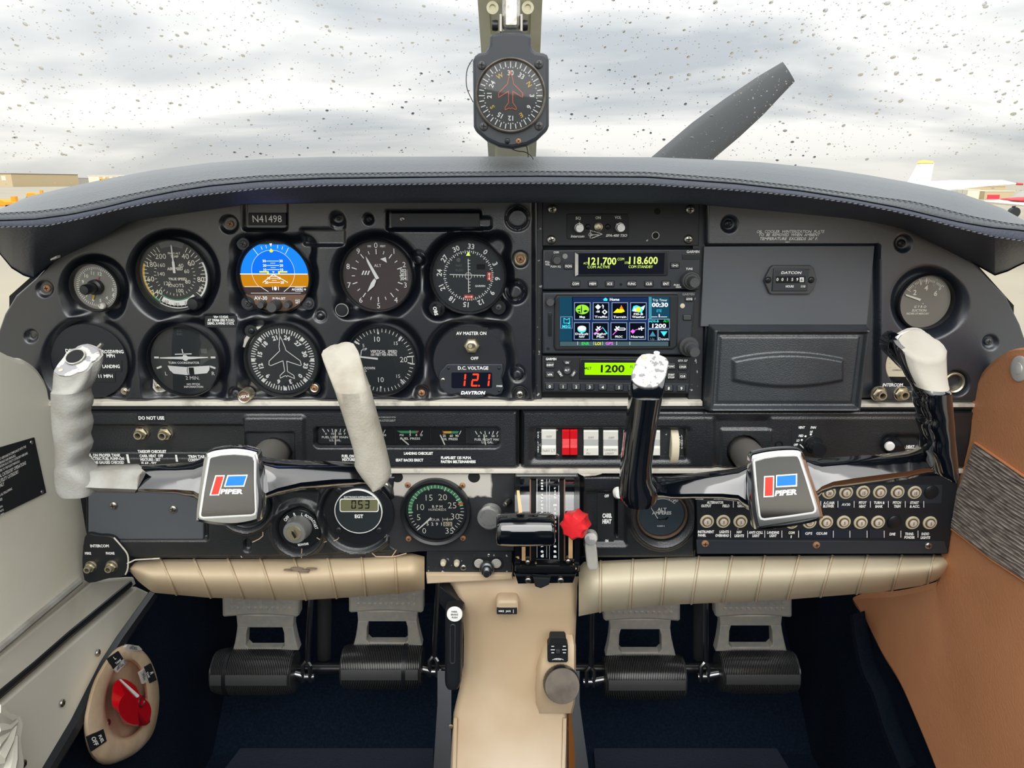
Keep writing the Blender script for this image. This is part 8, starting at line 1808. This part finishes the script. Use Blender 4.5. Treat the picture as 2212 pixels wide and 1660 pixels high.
t2 = blob_ring(top_o, yt); t2 = [t2[(-i) % 28] for i in range(28)]
hd = head(t2, rings[-1], .022, 12, 1.8, .0)
b = MB(); loft(b, rings + hd[:4], cap1=False); obj('outer_grip', b, 'gloss_black', yk2, label='glossy black grip with finger notches', smooth=60)
b = MB(); loft(b, hd[3:] + [shift(t2, 0, -.0004, .0006, .8)], cap0=False)
for i_, f_ in enumerate(b.f):
    u_, v_ = UV(sum((Vector(b.v[k]) for k in f_), Vector()) / len(f_))
    if len(f_) == 4 and v_ > 724 and u_ < 1947 + (v_ - 742) * .34: b.m[i_] = 1
obj('horn_tip', b, ['tip_paint', 'gloss_black'], yk2, label='pale bare horn tip', smooth=60)
wp = [(1933, 729), (1948, 719), (1975, 711), (1986, 713), (1999, 722), (2012, 732), (1998, 734), (1984, 731), (1972, 729), (1960, 735), (1946, 741)]; b = MB(); b.add([P(u, v, yt(u, v) - .0009) for u, v in wp], [tuple(range(len(wp)))]); obj('coat_remnant', b, 'worn_plate', yk2, label='grey remnant of coating on the horn tip')
b = MB(); prism(b, pxp(smooth_pts([(1918, 752), (1920, 738), (1928, 727), (1944, 722), (1968, 740), (1985, 790), (1984, 822), (1966, 808), (1940, 782), (1924, 766)], 3), YK + .032), YK + .048, YK + .031, .0025, back=True); obj('horn_nose', b, 'gloss_black', yk2, label='glossy black underside of the horn tip')
hub_badge(yk2, [(1624, 992), (1642, 983), (1682, 977), (1728, 976), (1742, 986), (1750, 1015), (1760, 1050), (1771, 1098), (1766, 1115), (1711, 1128), (1634, 1135), (1622, 1126), (1617, 1073), (1620, 1030)],
          [(1630, 1002), (1634, 997), (1655, 991), (1685, 987), (1722, 986), (1732, 988), (1737, 998), (1748, 1040), (1761, 1094), (1759, 1102), (1752, 1106), (1700, 1113), (1646, 1119), (1637, 1117), (1634, 1110), (1631, 1060)], YK - .002,
          [(1655, 1034), (1672, 1033), (1668, 1070), (1651, 1071)], [(1681, 1032), (1722, 1029), (1720, 1049), (1679, 1051.5)], (1698, 1064), 47, 10, -4,
          ([(1652.5, 1031.5), (1674.8, 1030.5), (1670.5, 1072.5), (1648, 1073.5)], [(1678.5, 1029.5), (1725, 1026.5), (1722.5, 1052), (1676.5, 1054)]))
